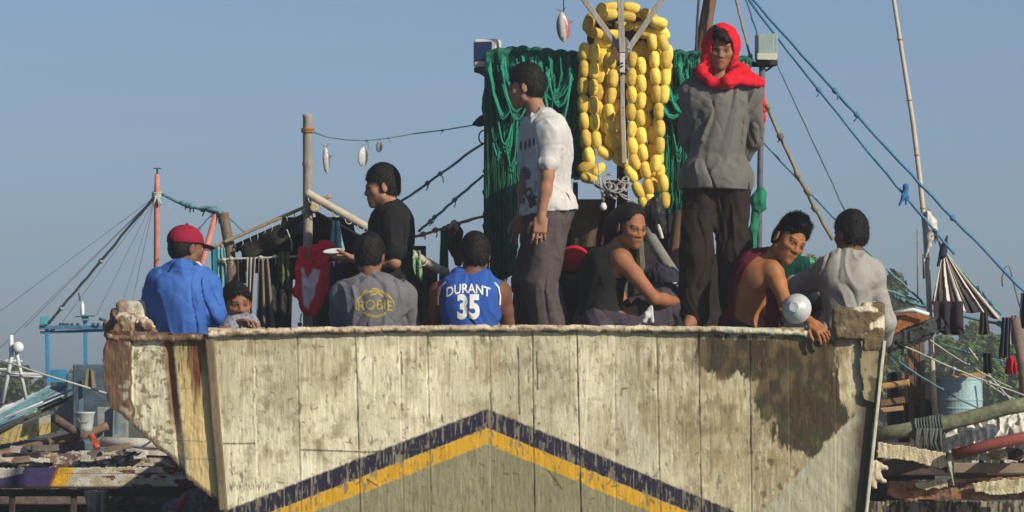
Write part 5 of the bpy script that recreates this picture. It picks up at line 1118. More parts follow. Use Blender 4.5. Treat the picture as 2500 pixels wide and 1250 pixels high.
knotcloth('clothes_bundle', 'navy bundle of clothes beside the knees of the long haired man', 1630, .9, bagp([(1600, 670, .06), (1625, 690, .09), (1650, 720, .08), (1640, 790, .09)], .98), M('navy_cloth', (.016, .016, .035), var=.35), 'clothes', amp=.02)
for i, (a, b) in enumerate((((1618, 702), (1652, 690)), ((1620, 710), (1654, 698)))):
    m = MB(); m.tube([P(*a, .86), P((a[0] + b[0]) / 2, a[1] - 8, .855), P(*b, .86)], .004, 5); o = m.build('cord', mat_rope_pale, smooth=True); tag(o, 'white cord lying on the navy bundle, %s of the two' % ('upper' if i == 0 else 'lower'), 'cord')
knotcloth('rag', 'pale frayed rag on the rail in front of the long haired man', 1580, .2, bagp([(1584, 755, .010), (1580, 770, .014), (1572, 785, .010), (1560, 794, .008)], .12) + bagp([(1590, 750, .008), (1592, 785, .009)], .12), M('pale_rag', (.5, .5, .5), var=.3), 'rag', h=.004, amp=.006)
knotcloth('green_shirt', 'bright green shirt bundled between the youth and the man in light grey', 1940, .7, bagp([(1915, 660, .05), (1945, 655, .07), (1975, 665, .06)], .95) + bagp([(1930, 690, .08), (1965, 700, .07)], .95), M('bright_green_cloth', (.06, .42, .22), var=.15), 'shirt', amp=.018, f=40)
# ---------------------------------------------------------------- bamboo shelter with laundry
def bamboo_col(): return None
mat_bam = M('bamboo', (.34, .26, .15), rough=.6, var=.22, vs=16, stretch=(1, 1, .3))
mat_bam_grey = M('bamboo_grey', (.30, .26, .21), rough=.7, var=.25, vs=16, stretch=(1, 1, .3))
mat_bam_pale = M('bamboo_pale', (.48, .42, .33), rough=.6, var=.15)
def bamboo(m, a, b, r, node=.28, r2=None, n=12, seed=0):
    a = np.asarray(a, float); b = np.asarray(b, float); L = np.linalg.norm(b - a); r2 = r2 or r; pts = []; rr = []; k = max(1, int(L / node)); rg = np.random.default_rng(seed)
    for i in range(k):
        for t, q in ((0.0, 1.10), (.06, .97), (.5, .95), (.94, .98)):
            s = (i + t) / k; pts.append(a * (1 - s) + b * s + (rg.random(3) - .5) * r * .08); rr.append((r * (1 - s) + r2 * s) * q)
    pts.append(b); rr.append(r2 * 1.08); m.tube(pts, rr, n); return m
tent = empty('shelter', P(760, 1000, 2.0), 'bamboo framed shelter with black tarp roof, laundry hanging at its front', 'shelter')
m = MB(); bamboo(m, P(752, 1000, 1.75), P(751, 280, 1.75), .030, seed=1); m.build('ridge_post', mat_bam_grey, tent, smooth=True)
m = MB(); [m.tube([P(751 + 15 * math.cos(a), 318 + q, 1.75 - .034 * math.sin(a)) for a in np.linspace(0, 6.283, 12)], .005, 5) for q in (-4, 0, 4)]; m.build('lashing', M('orange_twine', (.35, .16, .04), var=.2), tent, smooth=True)
m = MB(); bamboo(m, P(748, 470, 1.68), P(1085, 665, 1.72), .026, seed=2); m.build('rafter', mat_bam_pale, tent, smooth=True)
m = MB(); bamboo(m, P(808, 478, 1.80), P(545, 592, 1.82), .011, seed=3); bamboo(m, P(600, 568, 1.82), P(505, 610, 1.82), .008, seed=4); m.build('rafter', mat_bam, tent, smooth=True)
m = MB(); bamboo(m, P(767, 507, 1.62), P(767, 507, 2.9), .026, seed=5); m.build('ridge_pole', mat_bam, tent, smooth=True)
m = MB(); bamboo(m, P(505, 602, 1.60), P(560, 612, 2.9), .022, seed=6); m.build('eave_pole', mat_bam, tent, smooth=True)
m = MB(); m.lathe(P(505, 602, 1.597), [(.014, 0), (.023, 0), (.023, .004), (.014, .02)], 14, axis=(0, 1, 0)); m.build('pole_end', M('cut_bamboo', (.45, .36, .22)), tent, smooth=True); m = MB(); m.lathe(P(767, 507, 1.617), [(.015, 0), (.026, 0), (.026, .004), (.015, .02)], 14, axis=(0, 1, 0)); m.build('pole_end', M('cut_bamboo', (.45, .36, .22)), tent, smooth=True)
m = MB(); bamboo(m, P(1085, 665, 1.66), P(1085, 665, 2.9), .03, seed=7); m.build('eave_pole', mat_bam_grey, tent, smooth=True)
m = MB(); m.tube([P(552, 1000, 1.9), P(556, 800, 1.9), P(566, 700, 1.9), P(560, 600, 1.9), P(545, 520, 1.9)], [.036, .036, .034, .032, .03], 10, wob=.2, seed=3); m.build('corner_post', M('old_post', (.16, .12, .09), var=.4, stretch=(1, 1, .3), bump=.8), tent, smooth=True)
mat_tarp = M('black_tarp', (.014, .013, .012), rough=.6, var=.4, bump=.5, bs=20)
def slab(name, quads, mat, parent, th=.012, nx=16, ny=14, amp=.02, seed=0, label=None):
    return cloth(name, quads, mat, parent, nx=nx, ny=ny, amp=amp, nf=2.3, th=th, seed=seed)
slab('tarp', [P(765, 515, 1.74), P(765, 515, 2.9), P(574, 612, 2.9), P(578, 600, 1.86)], mat_tarp, tent, amp=.012, seed=1)
slab('tarp', [P(765, 515, 1.74), P(765, 515, 2.9), P(1060, 680, 2.9), P(1050, 680, 1.76)], mat_tarp, tent, amp=.012, seed=2)
slab('tarp_edge', [P(580, 602, 1.84), P(756, 512, 1.74), P(756, 560, 1.76), P(604, 634, 1.86)], mat_tarp, tent, amp=.02, seed=3)
slab('tarp_edge', [P(770, 515, 1.80), P(900, 590, 1.82), P(905, 640, 1.84), P(775, 560, 1.82)], mat_tarp, tent, amp=.02, seed=4)
slab('back_sheet', [P(590, 600, 2.75), P(1040, 600, 2.75), P(1040, 740, 2.75), P(590, 660, 2.75)], mat_tarp, tent, amp=.02, seed=5)
slab('back_sheet', [P(690, 530, 2.6), P(860, 530, 2.6), P(880, 640, 2.6), P(660, 640, 2.6)], mat_tarp, tent, amp=.02, seed=6)
slab('side_sheet', [P(645, 620, 2.1), P(716, 620, 2.1), P(708, 830, 2.1), P(664, 830, 2.1)], mat_tarp, tent, amp=.02, seed=7)
slab('side_sheet', [P(765, 600, 2.3), P(1040, 620, 2.3), P(1050, 900, 2.3), P(762, 900, 2.3)], mat_tarp, tent, amp=.03, seed=8)
slab('side_sheet', [P(1000, 610, 1.95), P(1068, 660, 1.95), P(1066, 800, 1.95), P(1000, 830, 1.95)], M('brown_tarp', (.07, .055, .035), var=.3), tent, amp=.03, seed=9)
m = MB(); m.tube([P(700 + 0, 560, 1.72), P(712, 590, 1.71), P(712, 612, 1.7)], .004, 5); rg = np.random.default_rng(2)
for k in range(9):
    x = 590 + k * 18; yb = 592 - k * 9.3 + 8; m.tube([P(x, yb - 18, 1.79), P(x + 4, yb - 6, 1.78), P(x + rg.uniform(-6, 8), yb + rg.uniform(0, 10), 1.79)], .003, 4)
for k in range(10):
    x = 762 + k * 30; yb = 483 + k * 17; m.tube([P(x + 10 * math.cos(a), yb + 13 * math.sin(a), 1.69 - .03 * math.sin(a * .5)) for a in np.linspace(0, 3.14, 6)], .0035, 5)
m.build('lashing', mat_rope_pale, tent, smooth=True)
# line and laundry
rope('clothes_line', P(528, 634, 1.66), P(815, 622, 1.62), .007, mat_rope_pale, 'pale cord with laundry across the front of the shelter', seed=30, knots=4, cat='line')
def hung(name, label, x0, x1, y0, y1, y, mat, bx0=None, bx1=None, amp=.03, nf=2.2, seed=0, cat='cloth', rag=.1, grp=None):
    bx0 = x0 if bx0 is None else bx0; bx1 = x1 if bx1 is None else bx1
    o = cloth(name, [P(x0, y0, y), P(x1, y0, y), P(bx1, y1, y), P(bx0, y1, y)], mat, amp=amp, nf=nf, seed=seed, ragged=rag, th=.006, ny=22); return tag(o, label, cat, grp)
F_ = lambda n, c, v=.2: fabric(n, c, var=v)
hung('laundry', 'pale teal cloth hanging behind the old post at the left of the shelter', 528, 548, 605, 770, 1.7, F_('pale_teal', (.14, .30, .33)), 530, 560, seed=1)
hung('laundry', 'dark teal strip of cloth beside the end of the left eave pole', 516, 528, 600, 680, 1.62, F_('dark_teal', (.02, .17, .20)), 518, 528, seed=2, nf=1)
hung('laundry', 'grey white cloth strip, first on the laundry cord from the left', 603, 624, 628, 790, 1.62, F_('grey_white', (.30, .29, .26)), 600, 615, seed=3)
hung('laundry', 'greyish brown trousers hanging on the laundry cord', 632, 655, 632, 810, 1.60, F_('grey_brown', (.17, .14, .11), .35), 626, 672, seed=4, amp=.045)
hung('laundry', 'dark brown rag hanging between the grey white strip and the old post', 575, 598, 632, 690, 1.66, F_('dark_brown', (.06, .045, .035), .3), 580, 600, seed=14, amp=.03)
hung('laundry', 'mottled green and khaki cloth on the laundry cord', 682, 706, 614, 705, 1.62, M('camouflage_cloth', (.10, .11, .05), rough=.9, var=.8, vs=30), 678, 712, seed=5, amp=.035)
hung('laundry', 'light blue cloth hanging from the right rafter', 812, 826, 540, 620, 1.64, F_('light_blue', (.22, .42, .50)), 804, 840, seed=6, amp=.03, rag=.3)
hung('laundry', 'purple cloth hanging behind the plate', 806, 836, 638, 720, 1.75, F_('purple', (.07, .035, .12)), 800, 842, seed=7)
hung('laundry', 'small pale green cloth behind the back of the man in black polo shirt', 1006, 1026, 612, 680, 1.7, F_('pale_green', (.22, .38, .22)), 1004, 1032, seed=8, rag=.3, nf=1.5)
hung('laundry', 'dark green net strip hanging from the tan rope', 1076, 1092, 556, 720, 1.8, mat_green_cloth, 1072, 1096, seed=9)
knotcloth('laundry', 'brown rag bunched on the tan rope', 1110, 1.8, bagp([(1096, 556, .018), (1112, 570, .040), (1108, 600, .035), (1120, 640, .022)], 1.8), F_('rag_brown', (.07, .045, .04), .4), 'rag')
knotcloth('laundry', 'small white rag tied on the tan rope', 1108, 1.74, bagp([(1096, 556, .008), (1108, 546, .014), (1116, 556, .008)], 1.74), F_('rag_white', (.42, .38, .34)), 'rag', h=.004)
# red and white cloth hung in two lobes
rw = knotcloth('red_white_cloth', 'red and white cloth knotted round the bamboo post, hanging in two lobes', 757, 1.6, bagp([(740, 612, .020), (732, 660, .030), (733, 710, .034), (748, 755, .022)], 1.62) + bagp([(788, 606, .036), (786, 650, .040), (779, 705, .042), (766, 757, .024)], 1.60) + bagp([(752, 640, .020), (757, 700, .030), (757, 750, .020)], 1.60) + bagp([(770, 612, .03), (800, 608, .035)], 1.6), mat_print, 'cloth', amp=.018, f=38)
def recolour(o, fn):
    me = o.data; co = np.empty(len(me.vertices) * 3, np.float32); me.vertices.foreach_get('co', co); V = co.reshape(-1, 3) + np.array(worldloc(o)); a = me.color_attributes.new('col', 'FLOAT_COLOR', 'POINT'); c = np.ones((len(V), 4), np.float32); c[:, :3] = fn(V); a.data.foreach_set('color', c.ravel())
def rwp(V):
    s = PXM(1.58); px = 1250 + V[:, 0] * s; py = HZ - (V[:, 2] - EYE) * s; C = np.tile(vec(.75, .016, .04), (len(V), 1)); w1 = poly_sd(px, py, [(738, 655), (752, 690), (764, 655), (778, 662), (768, 720), (752, 758), (738, 745)])
    return mixc(C, (.75, .68, .66), sstep(3, -3, w1 + 8 * (vnoise(px * .05, py * .05, px * 0) - .5)))
recolour(rw, rwp)
m = MB(); m.tube([P(736, 765, 1.6), P(733, 785, 1.6)], .004, 5); m.lathe(P(732, 792, 1.6), [(.010, -.004), (.014, 0), (.010, .004)], 12, axis=(0, 1, 0)); o = m.build('key_ring', M('dark_metal', (.05, .05, .05), rough=.4, metal=.7)); tag(o, 'small dark ring hanging under the red and white cloth', 'ring')
# ---------------------------------------------------------------- water, shore, trees
def plane(name, x0, x1, y0, y1, z, mat, n=1):
    V = [(x0, y0, z), (x1, y0, z), (x1, y1, z), (x0, y1, z)]; o = mesh(name, V, [(0, 1, 2, 3)], mat, smooth=False); return tag(o, kind='structure')
mw = M('harbour_water', (.05, .075, .08), rough=.12, var=.1, vs=.6, bump=.5, bs=1.5, spec=.5); plane('water', -1500, 1500, -200, 3000, 0, mw)
V = []; F = []; xs = np.linspace(-400, 400, 90)
for i, x in enumerate(xs):
    h = .6 + 1.2 * float(vnoise(np.array(x * .03), np.array(1.), np.array(0.)))
    for (yy, zz) in ((78 + 6 * math.sin(x * .05), -.3), (84, h * .6), (110, h), (260, h + 1)): V.append((x, yy, zz))
for i in range(len(xs) - 1):
    for j in range(3): F.append((i * 4 + j, (i + 1) * 4 + j, (i + 1) * 4 + j + 1, i * 4 + j + 1))
tag(mesh('shore', V, F, M('shore_mud', (.07, .07, .04), var=.3, vs=.8)), kind='structure')
mat_leaf = M('leaves', None, rough=.6, var=.2, vs=.7, bump=0., spec=.3)
mat_bark = M('bark', (.09, .065, .045), var=.3, bump=.6, bs=20)
def tree(label, px, pyt, y, wpx, hpx, seed, tint=(.050, .082, .022), n=11000, cat='tree', group='trees on the far shore', leaf=.10):
    rg = np.random.default_rng(seed); top = P(px, pyt, y); s = (DIST + y) / DIST / PPM; W = wpx * s / 2; H = hpx * s; base = vec(top[0], y, max(.4, top[2] - H * 1.5)); base[2] = .3
    root = empty('tree', base, label, cat, group)
    cc = vec(top[0], y, top[2] - H * .5); blobs = []
    for k in range(11):
        a = rg.uniform(0, 6.28); q = math.sqrt(rg.random()); blobs.append((cc + vec(math.cos(a) * W * .68 * q, math.sin(a) * W * .6 * q, (rg.random() - .5) * H * .62 - q * q * H * .12), W * rg.uniform(.28, .5), H * rg.uniform(.18, .32)))
    m = MB(); r0 = .05 + W * .05; m.tube([base, base * .5 + cc * .5 + vec(rg.normal() * .1, 0, 0), cc], [r0, r0 * .7, r0 * .35], 8)
    for b in blobs[:7]: m.tube([base * .4 + cc * .6, (cc + b[0]) / 2 - vec(0, 0, H * .08), b[0]], [r0 * .5, r0 * .32, r0 * .12], 6)
    m.build('trunk', mat_bark, root, smooth=True)
    k = rg.integers(0, len(blobs), n); B = np.array([b[0] for b in blobs])[k]; RW = np.array([b[1] for b in blobs])[k]; RH = np.array([b[2] for b in blobs])[k]
    d = rg.normal(size=(n, 3)); d /= np.linalg.norm(d, axis=1)[:, None]; rad = (.62 + .46 * rg.random(n))[:, None]
    c = B + d * rad * np.stack([RW, RW, RH], 1); nn = d + rg.normal(size=(n, 3)) * .6 + vec(0, 0, .4); nn /= np.linalg.norm(nn, axis=1)[:, None]
    u = np.cross(nn, rg.normal(size=(n, 3))); u /= np.linalg.norm(u, axis=1)[:, None]; v_ = np.cross(nn, u); sz = (leaf * (.5 + rg.random(n)))[:, None]
    V = np.concatenate([c - u * sz, c - v_ * sz * .5, c + u * sz, c + v_ * sz * .5]); a = np.arange(n); F = np.stack([a, a + n, a + 2 * n, a + 3 * n], 1)
    sh = 1.25 * (.6 + .8 * rg.random(len(blobs)))[k] * (.75 + .5 * rg.random(n)); C = np.array(tint)[None] * vec(1.0, 1.12, .8) * sh[:, None] * (1 + .25 * (rg.random((n, 1)) - .5) * vec(1, 0, -1)); C = np.tile(C, (4, 1))
    mesh('crown', V, F, mat_leaf, root, C, smooth=False); return root
T = [('tall tree rising behind the teal slack rope, just right of the grey shirted man', 2170, 668, 92, 120, 210, 21, (.06, .09, .035)), ('rounded tree top behind the thin bamboo pole and striped cloth', 2390, 800, 88, 220, 230, 22, (.07, .11, .03)), ('broad dark tree right behind the slack rope, left of the thin bamboo pole', 2205, 682, 88, 130, 190, 1, (.045, .075, .030)), ('tree peeping out behind the bright green shirt', 1985, 616, 90, 110, 150, 2, (.07, .11, .025)),
 ('tall bushy tree behind the blue drum', 2330, 800, 84, 190, 220, 3, (.060, .10, .022)), ('bright green tree at the right edge behind the wooden prop', 2440, 830, 84, 200, 210, 4, (.075, .12, .022)),
 ('low tree at the far right, below the red rag', 2520, 870, 82, 180, 160, 5, (.065, .105, .022)), ('dark bush behind the brown posts right of the bow', 2190, 830, 80, 150, 170, 6, (.04, .065, .02)),
 ('low bush behind the white radar mast', 40, 885, 86, 150, 100, 7, (.045, .060, .030)), ('bush behind the blue gantry', 140, 905, 88, 150, 90, 8, (.05, .065, .030)), ('hazy low bush at the far left edge', -30, 900, 90, 120, 90, 9, (.045, .06, .03)),
 ('low bush left behind the dark boat cabin', 255, 925, 90, 120, 70, 10, (.05, .06, .03)), ('low tree between the drum and the brown posts', 2270, 880, 80, 130, 130, 11, (.05, .09, .02))]
for t in T: tree(t[0], *t[1:7], tint=t[7])

# ---------------------------------------------------------------- boats on the left
YOFF = 1.4
blue = M('sky_blue_paint', (.045, .22, .38), rough=.55, var=.25, vs=20)
gy = 7.5
g = empty('gantry', P(165, 960, gy), 'light blue wooden gantry of the boat on the left', 'gantry')
for a, b in (((114, 772), (118, 948)), ((208, 768), (210, 905))):
    m = MB(); m.beam(P(*a, gy), P(*b, gy), .03, .034, bev=.004); m.build('post', blue, g)
m = MB(); m.beam(P(96, 799, gy - .03), P(275, 800, gy - .03), .03, .030, bev=.004, up=(0, 1, 0)); m.beam(P(98, 812, gy - .01), P(270, 806, gy - .01), .02, .012, bev=.002, up=(0, 1, 0)); m.build('beam', M('blue_beam', (.05, .17, .28), var=.35), g)
m = MB(); m.box(P(108, 783, gy - .05), (.06, .05, .06), bev=.004); m.build('bracket', M('teal_bracket', (.07, .32, .38)), g); m = MB(); m.box(P(208, 775, gy - .03), (.05, .05, .05), bev=.004); m.build('bracket', M('teal_bracket', (.07, .32, .38)), g)
m = MB(); m.beam(P(120, 812, gy), P(136, 800, gy), .02, .02); m.build('brace', blue, g)
m = MB(); m.box(P(140, 918, gy + .05), (.16, .04, .10), bev=.004); m.build('panel', blue, g)
for i, x in enumerate((150, 160, 172, 184, 196, 232, 248)):
    pass
for x in (148, 156, 165, 176, 190, 228, 240): m = MB(); m.lathe(P(x, 793, gy - .02), [(.012, -.01), (.014, .0), (.010, .014)], 8); m.build('cleat', M('cleat_dark', (.05, .06, .07)), g)
o = lathe_obj('paddle_blade', P(201, 772, gy - .05), [(.004, 0), (.016, .02), (.014, .08), (.004, .11)], M('bright_white', (.75, .77, .76), var=.03)); tag(o, 'small bright white paddle blade standing on the blue gantry', 'paddle')
m = MB(); m.beam(P(184, 773, gy - .06), P(232, 771, gy - .06), .03, .008); m.tube([P(192, 715, gy - .05), P(196, 735, gy - .05)], .006, 6); o = m.build('cross_stick', mat_rope_dark); tag(o, 'dark cross stick under the white paddle blade', 'stick')
m = MB(); m.tube([P(242, 778, gy - .1), P(258, 783, gy - .1)], .010, 8); o = m.build('short_pin', mat_rope_dark, smooth=True); tag(o, 'short dark pin above the right end of the blue gantry', 'pin')
# radar mast
ry = 5.0; wt = M('white_paint', (.62, .64, .64), rough=.5, var=.12)
r_ = empty('radar_mast', P(40, 975, ry), 'white radar mast of the boat at the left edge', 'radar mast')
m = MB(); m.tube([P(5, 985, ry), P(28, 870, ry), P(27, 818, ry)], .016, 8); m.build('leg', wt, r_, smooth=True)
m = MB(); m.tube([P(64, 975, ry), P(42, 870, ry), P(40, 850, ry)], .014, 8); m.build('leg', wt, r_, smooth=True)
m = MB(); [m.beam(P(a, b, ry), P(c_, b + 2, ry), .02, .014) for a, b, c_ in ((12, 880, 55), (8, 912, 108), (20, 850, 50), (-10, 900, 20))]; m.build('crossbar', wt, r_)
m = MB(); m.lathe(P(44, 848, ry - .03), [(.004, -.03), (.034, -.026), (.040, 0), (.034, .026), (.004, .03)], 18, axis=(.3, -1, .2)); m.build('scanner', wt, r_, smooth=True)
m = MB(); m.tube([P(-20, 872, ry - .1), P(110, 915, ry - .05), P(260, 960, ry)], .007, 6); o = m.build('stay_rope', mat_rope_pale, smooth=True); tag(o, 'pale rope slanting from the radar mast down past the gantry', 'rope')
m = MB(); m.tube([P(-10, 905, ry + .3), P(115, 915, ry + .3)], .008, 6); m.tube([P(-10, 915, ry + .3), P(115, 921, ry + .3)], .008, 6); [m.tube([P(x, 906 + x * .08, ry + .3), P(x, 914 + x * .06, ry + .3)], .005, 5) for x in range(0, 110, 12)]; o = m.build('ladder', M('grey_white_wood', (.4, .4, .38)), smooth=True); tag(o, 'thin pale ladder laid level behind the radar mast', 'ladder')
# boat with sloping white and blue roof
def paintsheet(name, px0, px1, py0, py1, y, outline, cols, mat=None, parent=None, th=.04, step=2.4, wob=5, seed=0, f=(.05, .05), thr=None, streak=(.2, .03), yf=None, tilt=None):
    """board with several worn paint colours"""
    def cf(X, Y):
        C = np.ones(X.shape + (3,)) * np.asarray(cols[0], float); st = n2(X, Y, streak, seed + 9)
        for i, c in enumerate(cols[1:]): C = mixc(C, c, sstep(.50, .58, n2(X, Y, (f[0] * (1 + .3 * i), f[1] * (1 + .3 * i)), seed + 3 * i)))
        return np.clip(C * (.65 + .7 * st[..., None]), .004, .85)
    rel = lambda X, Y: .012 * (n2(X, Y, streak, seed + 20) - .5)
    return grid_sheet(name, px0, px1, py0, py1, step, yf or (lambda X, Y: X * 0 + y), outline, cf, mat or mat_wood_old, parent, th=th, relief=rel, wob=wob, seed=seed + 1)
lb = empty('fishing_boat', P(60, 1180, 4.8), 'boat on the left with sloping white and blue roof and yellow patterned side', 'boat')
def roofcol(X, Y):
    C = np.ones(X.shape + (3,)) * vec(.62, .67, .66); q = Y + (X) * .55; C = mixc(C, (.13, .27, .31), sstep(.48, .62, n2(q * 1.0, X * .1, (.09, .02), 5))); C = mixc(C, (.55, .58, .56), sstep(.55, .65, n2(q, X * .1, (.15, .03), 8))); C = mixc(C, (.10, .075, .05), sstep(.62, .7, n2(q, X * .2, (.2, .05), 11)) * .8); return C
grid_sheet('roof', -20, 195, 925, 1060, 2.4, lambda X, Y: 6.2 + (1060 - Y) * .006, [(-15, 1000), (60, 968), (120, 940), (185, 938), (192, 950), (150, 975), (90, 1005), (-15, 1055)], roofcol, mat_wood_old, lb, th=.04, wob=5)
def yelcol(X, Y):
    C = np.ones(X.shape + (3,)) * vec(.50, .37, .07); k = (X * 1. + (Y) * .35) % 17; C = mixc(C, (.34, .33, .32), (k < 5) * .9); C = mixc(C, (.14, .12, .12), (np.abs(k - 5.5) < 1.2) * .8); C = mixc(C, (.42, .42, .36), sstep(1046, 1040, Y + X * .1) * .9); return C * (.7 + .6 * n2(X, Y, (.2, .1), 4)[..., None])
grid_sheet('patterned_side', -20, 160, 1000, 1095, 2.0, lambda X, Y: 5.9 + X * 0, [(-15, 1052), (60, 1032), (130, 1008), (150, 1052), (60, 1075), (-15, 1092)], yelcol, mat_wood_old, lb, th=.04, wob=3)
grid_sheet('cabin_end', 120, 200, 935, 1060, 2.2, lambda X, Y: 6.05 + X * 0, [(125, 1010), (186, 952), (192, 1000), (178, 1040), (140, 1050)], lambda X, Y: np.ones(X.shape + (3,)) * vec(.36, .34, .27) * (.7 + .6 * n2(X, Y, (.1, .06), 3)[..., None]), mat_wood_old, lb, th=.04, wob=3)
m = MB(); m.box(P(40, 1130, 6.9), (1.6, 1.2, .35), bev=.02); m.box(P(215, 960, 6.9), (.30, .3, .30), bev=.02); m.build('hull', M('dark_blue_hull', (.08, .15, .19), var=.4), lb)
for i, (a, b) in enumerate((((-20, 1062), (190, 962)), ((-20, 1045), (150, 972)), ((10, 1020), (192, 945)))):
    m = MB(); m.tube([P(*a, 5.8), P(*b, 6.1)], .012 - .002 * i, 8); m.build('roof_pole', [M('dark_pole', (.07, .065, .045)), mat_rope_teal, wt][i], lb, smooth=True)
# dark cabin and cluttered deck behind the left side of the bow
cb = empty('boat_cabin', P(240, 1100, 5.5), 'dark blue cabin of the boat on the left, beside the side planking of the bow', 'cabin')
m = MB(); m.box(P(240, 975, 5.9), (.34, .3, .50), bev=.01); m.build('wall', M('cabin_dark', (.055, .09, .12), var=.5), cb)
m = MB(); m.box(P(275, 1035, 5.5), (.22, .1, .24), bev=.01); m.build('lower_wall', M('cabin_grey', (.24, .27, .27), var=.4), cb)
m = MB(); m.beam(P(196, 930, 5.6), P(200, 1060, 5.6), .03, .03); m.beam(P(285, 985, 5.4), P(283, 1060, 5.4), .02, .04); m.build('corner_board', M('blue_grey', (.08, .16, .20), var=.3), cb)
o = cloth('hanging_rag', [P(212, 900, 5.5), P(228, 905, 5.5), P(234, 948, 5.5), P(205, 945, 5.5)], fabric('khaki_rag', (.18, .15, .09)), amp=.02, nf=1.5, seed=3); tag(o, 'khaki rag hanging in front of the dark blue cabin', 'rag')
bk = empty('bucket', P(207, 1055, 5.2), 'white plastic bucket standing by the dark blue cabin', 'bucket')
m = MB(); m.lathe(P(207, 1055, 5.2), [(.050, 0), (.056, .03), (.066, .125), (.071, .13), (.071, .142), (.062, .142), (.050, .01)], 24); m.build('shell', M('bucket_plastic', (.42, .48, .45), rough=.4, var=.1), bk, smooth=True)
m = MB(); m.tube([P(182, 1006, 5.2), P(195, 1030, 5.13), P(215, 1030, 5.13), P(233, 1006, 5.2)], .003, 5); m.build('handle', mat_rope_pale, bk, smooth=True)
for i, (a, b, r, lb_) in enumerate((((-20, 1115), (185, 1066), .035, 'thick brown bamboo pole lying lowest at the left edge'), ((95, 1108), (262, 1040), .030, 'brown bamboo pole ending below the dark blue cabin'), ((134, 1022), (198, 1062), .033, 'short dark log lying across the brown bamboo poles'))):
    m = MB(); bamboo(m, P(*a, 5.2 - .25 * (i == 2)), P(*b, 5.4 - .25 * (i == 2)), r, node=.35, seed=i); o = m.build('bamboo_pole' if i < 2 else 'log', M('brown_bamboo', (.17, .105, .065), var=.35, stretch=(.3, 1, 1)) if i < 2 else M('dark_log', (.10, .075, .06), var=.4), smooth=True); tag(o, lb_, 'pole' if i < 2 else 'log')
m = MB(); m.tube([P(246, 1078, 5.0), P(392, 1084, 5.0)], .036, 14); o = m.build('plastic_pipe', M('white_grey_pipe', (.42, .41, .37), var=.25), smooth=True); tag(o, 'thick whitish pipe lying behind the side planking of the bow', 'pipe')
m = MB(); m.tube([P(222, 1062, 4.95), P(238, 1096, 4.9)], [.022, .024], 12); m.lathe(P(231, 1080, 4.9), [(.028, -.004), (.029, .004)], 12, axis=(0, 1, 0)); o = m.build('fuel_bottle', M('orange_red_plastic', (.45, .08, .03), var=.3)); tag(o, 'small orange red bottle on the deck at the end of the whitish pipe', 'bottle')
m = MB(); m.tube([P(285, 1135, 4.8), P(300, 1122, 4.8), P(368, 1078, 4.8)], [.020, .012, .007], 8); o = m.build('brush', M('dark_blue_brush', (.03, .06, .11)), smooth=True); tag(o, 'dark blue brush leaning over the deck clutter', 'brush')
# cluttered deck edge: planks with worn paint
dk = empty('outrigger_deck', P(250, 1190, 4.8), 'worn plank deck of the boat on the left with flaking cream, brown and white paint', 'deck')
paintsheet('plank', -20, 470, 1098, 1145, 4.9, [(-15, 1108), (120, 1104), (300, 1098), (440, 1100), (460, 1140), (200, 1144), (-15, 1142)], [(.42, .37, .28), (.18, .12, .08), (.55, .52, .45), (.12, .08, .06)], parent=dk, th=.10, seed=3, f=(.035, .08), wob=6)
m = MB(); m.box(P(210, 1175, 5.6), (2.2, 1.3, .30), bev=.01); m.build('under_deck', M('under_deck_dark', (.14, .11, .09), var=.5), dk)
rg = np.random.default_rng(12)
for k in range(26):
    x = rg.uniform(0, 430); yy = rg.uniform(1088, 1125); c = [(.50, .47, .40), (.22, .15, .11), (.38, .36, .31), (.14, .12, .10), (.50, .38, .32)][k % 5]
    m = MB(); a = rg.uniform(-.25, .25); L_ = rg.uniform(.05, .16); q = P(x, yy, 4.75 + rg.uniform(0, .25)); m.beam(q - vec(L_ * math.cos(a), 0, L_ * math.sin(a)) * .6, q + vec(L_ * math.cos(a), 0, L_ * math.sin(a)) * .6, .05, rg.uniform(.02, .05), bev=.004)
    o = m.build('wood_scrap', M('scrap_%d' % (k % 5), c, var=.4)); tag(o, 'wood scraps littering the deck edge of the boat on the left', 'wood scrap', 'wood scraps on the left deck')
def lboard(X, Y):
    C = np.ones(X.shape + (3,)) * vec(.42, .37, .25); md = n2(X, Y, (.03, .05), 5); ln = X + (Y - 1140) * .42
    C = mixc(C, (.52, .50, .44), (X > 180) * sstep(.50, .56, n2(X, Y, (.035, .06), 6))); C = mixc(C, (.10, .035, .02), (X > 240) * sstep(.52, .58, n2(X, Y, (.028, .07), 8))); C = mixc(C, (.10, .035, .02), (X > 420) * sstep(.42, .5, md) * .9)
    C = mixc(C, (.62, .36, .02), (ln < 180) * 1.); C = mixc(C, (.22, .06, .03), (np.abs(ln - 141) < 4) * .9); C = mixc(C, (.045, .035, .11), (ln < 139) * 1.); C = mixc(C, (.50, .48, .42), ((ln < 60) & (Y < 1168 - X * .22)) * 1.)
    C = mixc(C, (.04, .02, .015), sstep(1184, 1190, Y)); C = mixc(C, (.06, .04, .03), (np.abs(Y - 1156) < 1.2) * (X > 160) * .7)
    return np.clip(C * (.75 + .5 * n2(X, Y, (.1, .2), 9)[..., None]), .01, .8)
grid_sheet('painted_board', -20, 560, 1136, 1202, 2.0, lambda X, Y: X * 0 + 4.5, [(-15, 1142), (250, 1140), (460, 1138), (520, 1175), (550, 1200), (400, 1196), (-15, 1194)], lboard, mat_wood_old, dk, th=.05, wob=3)
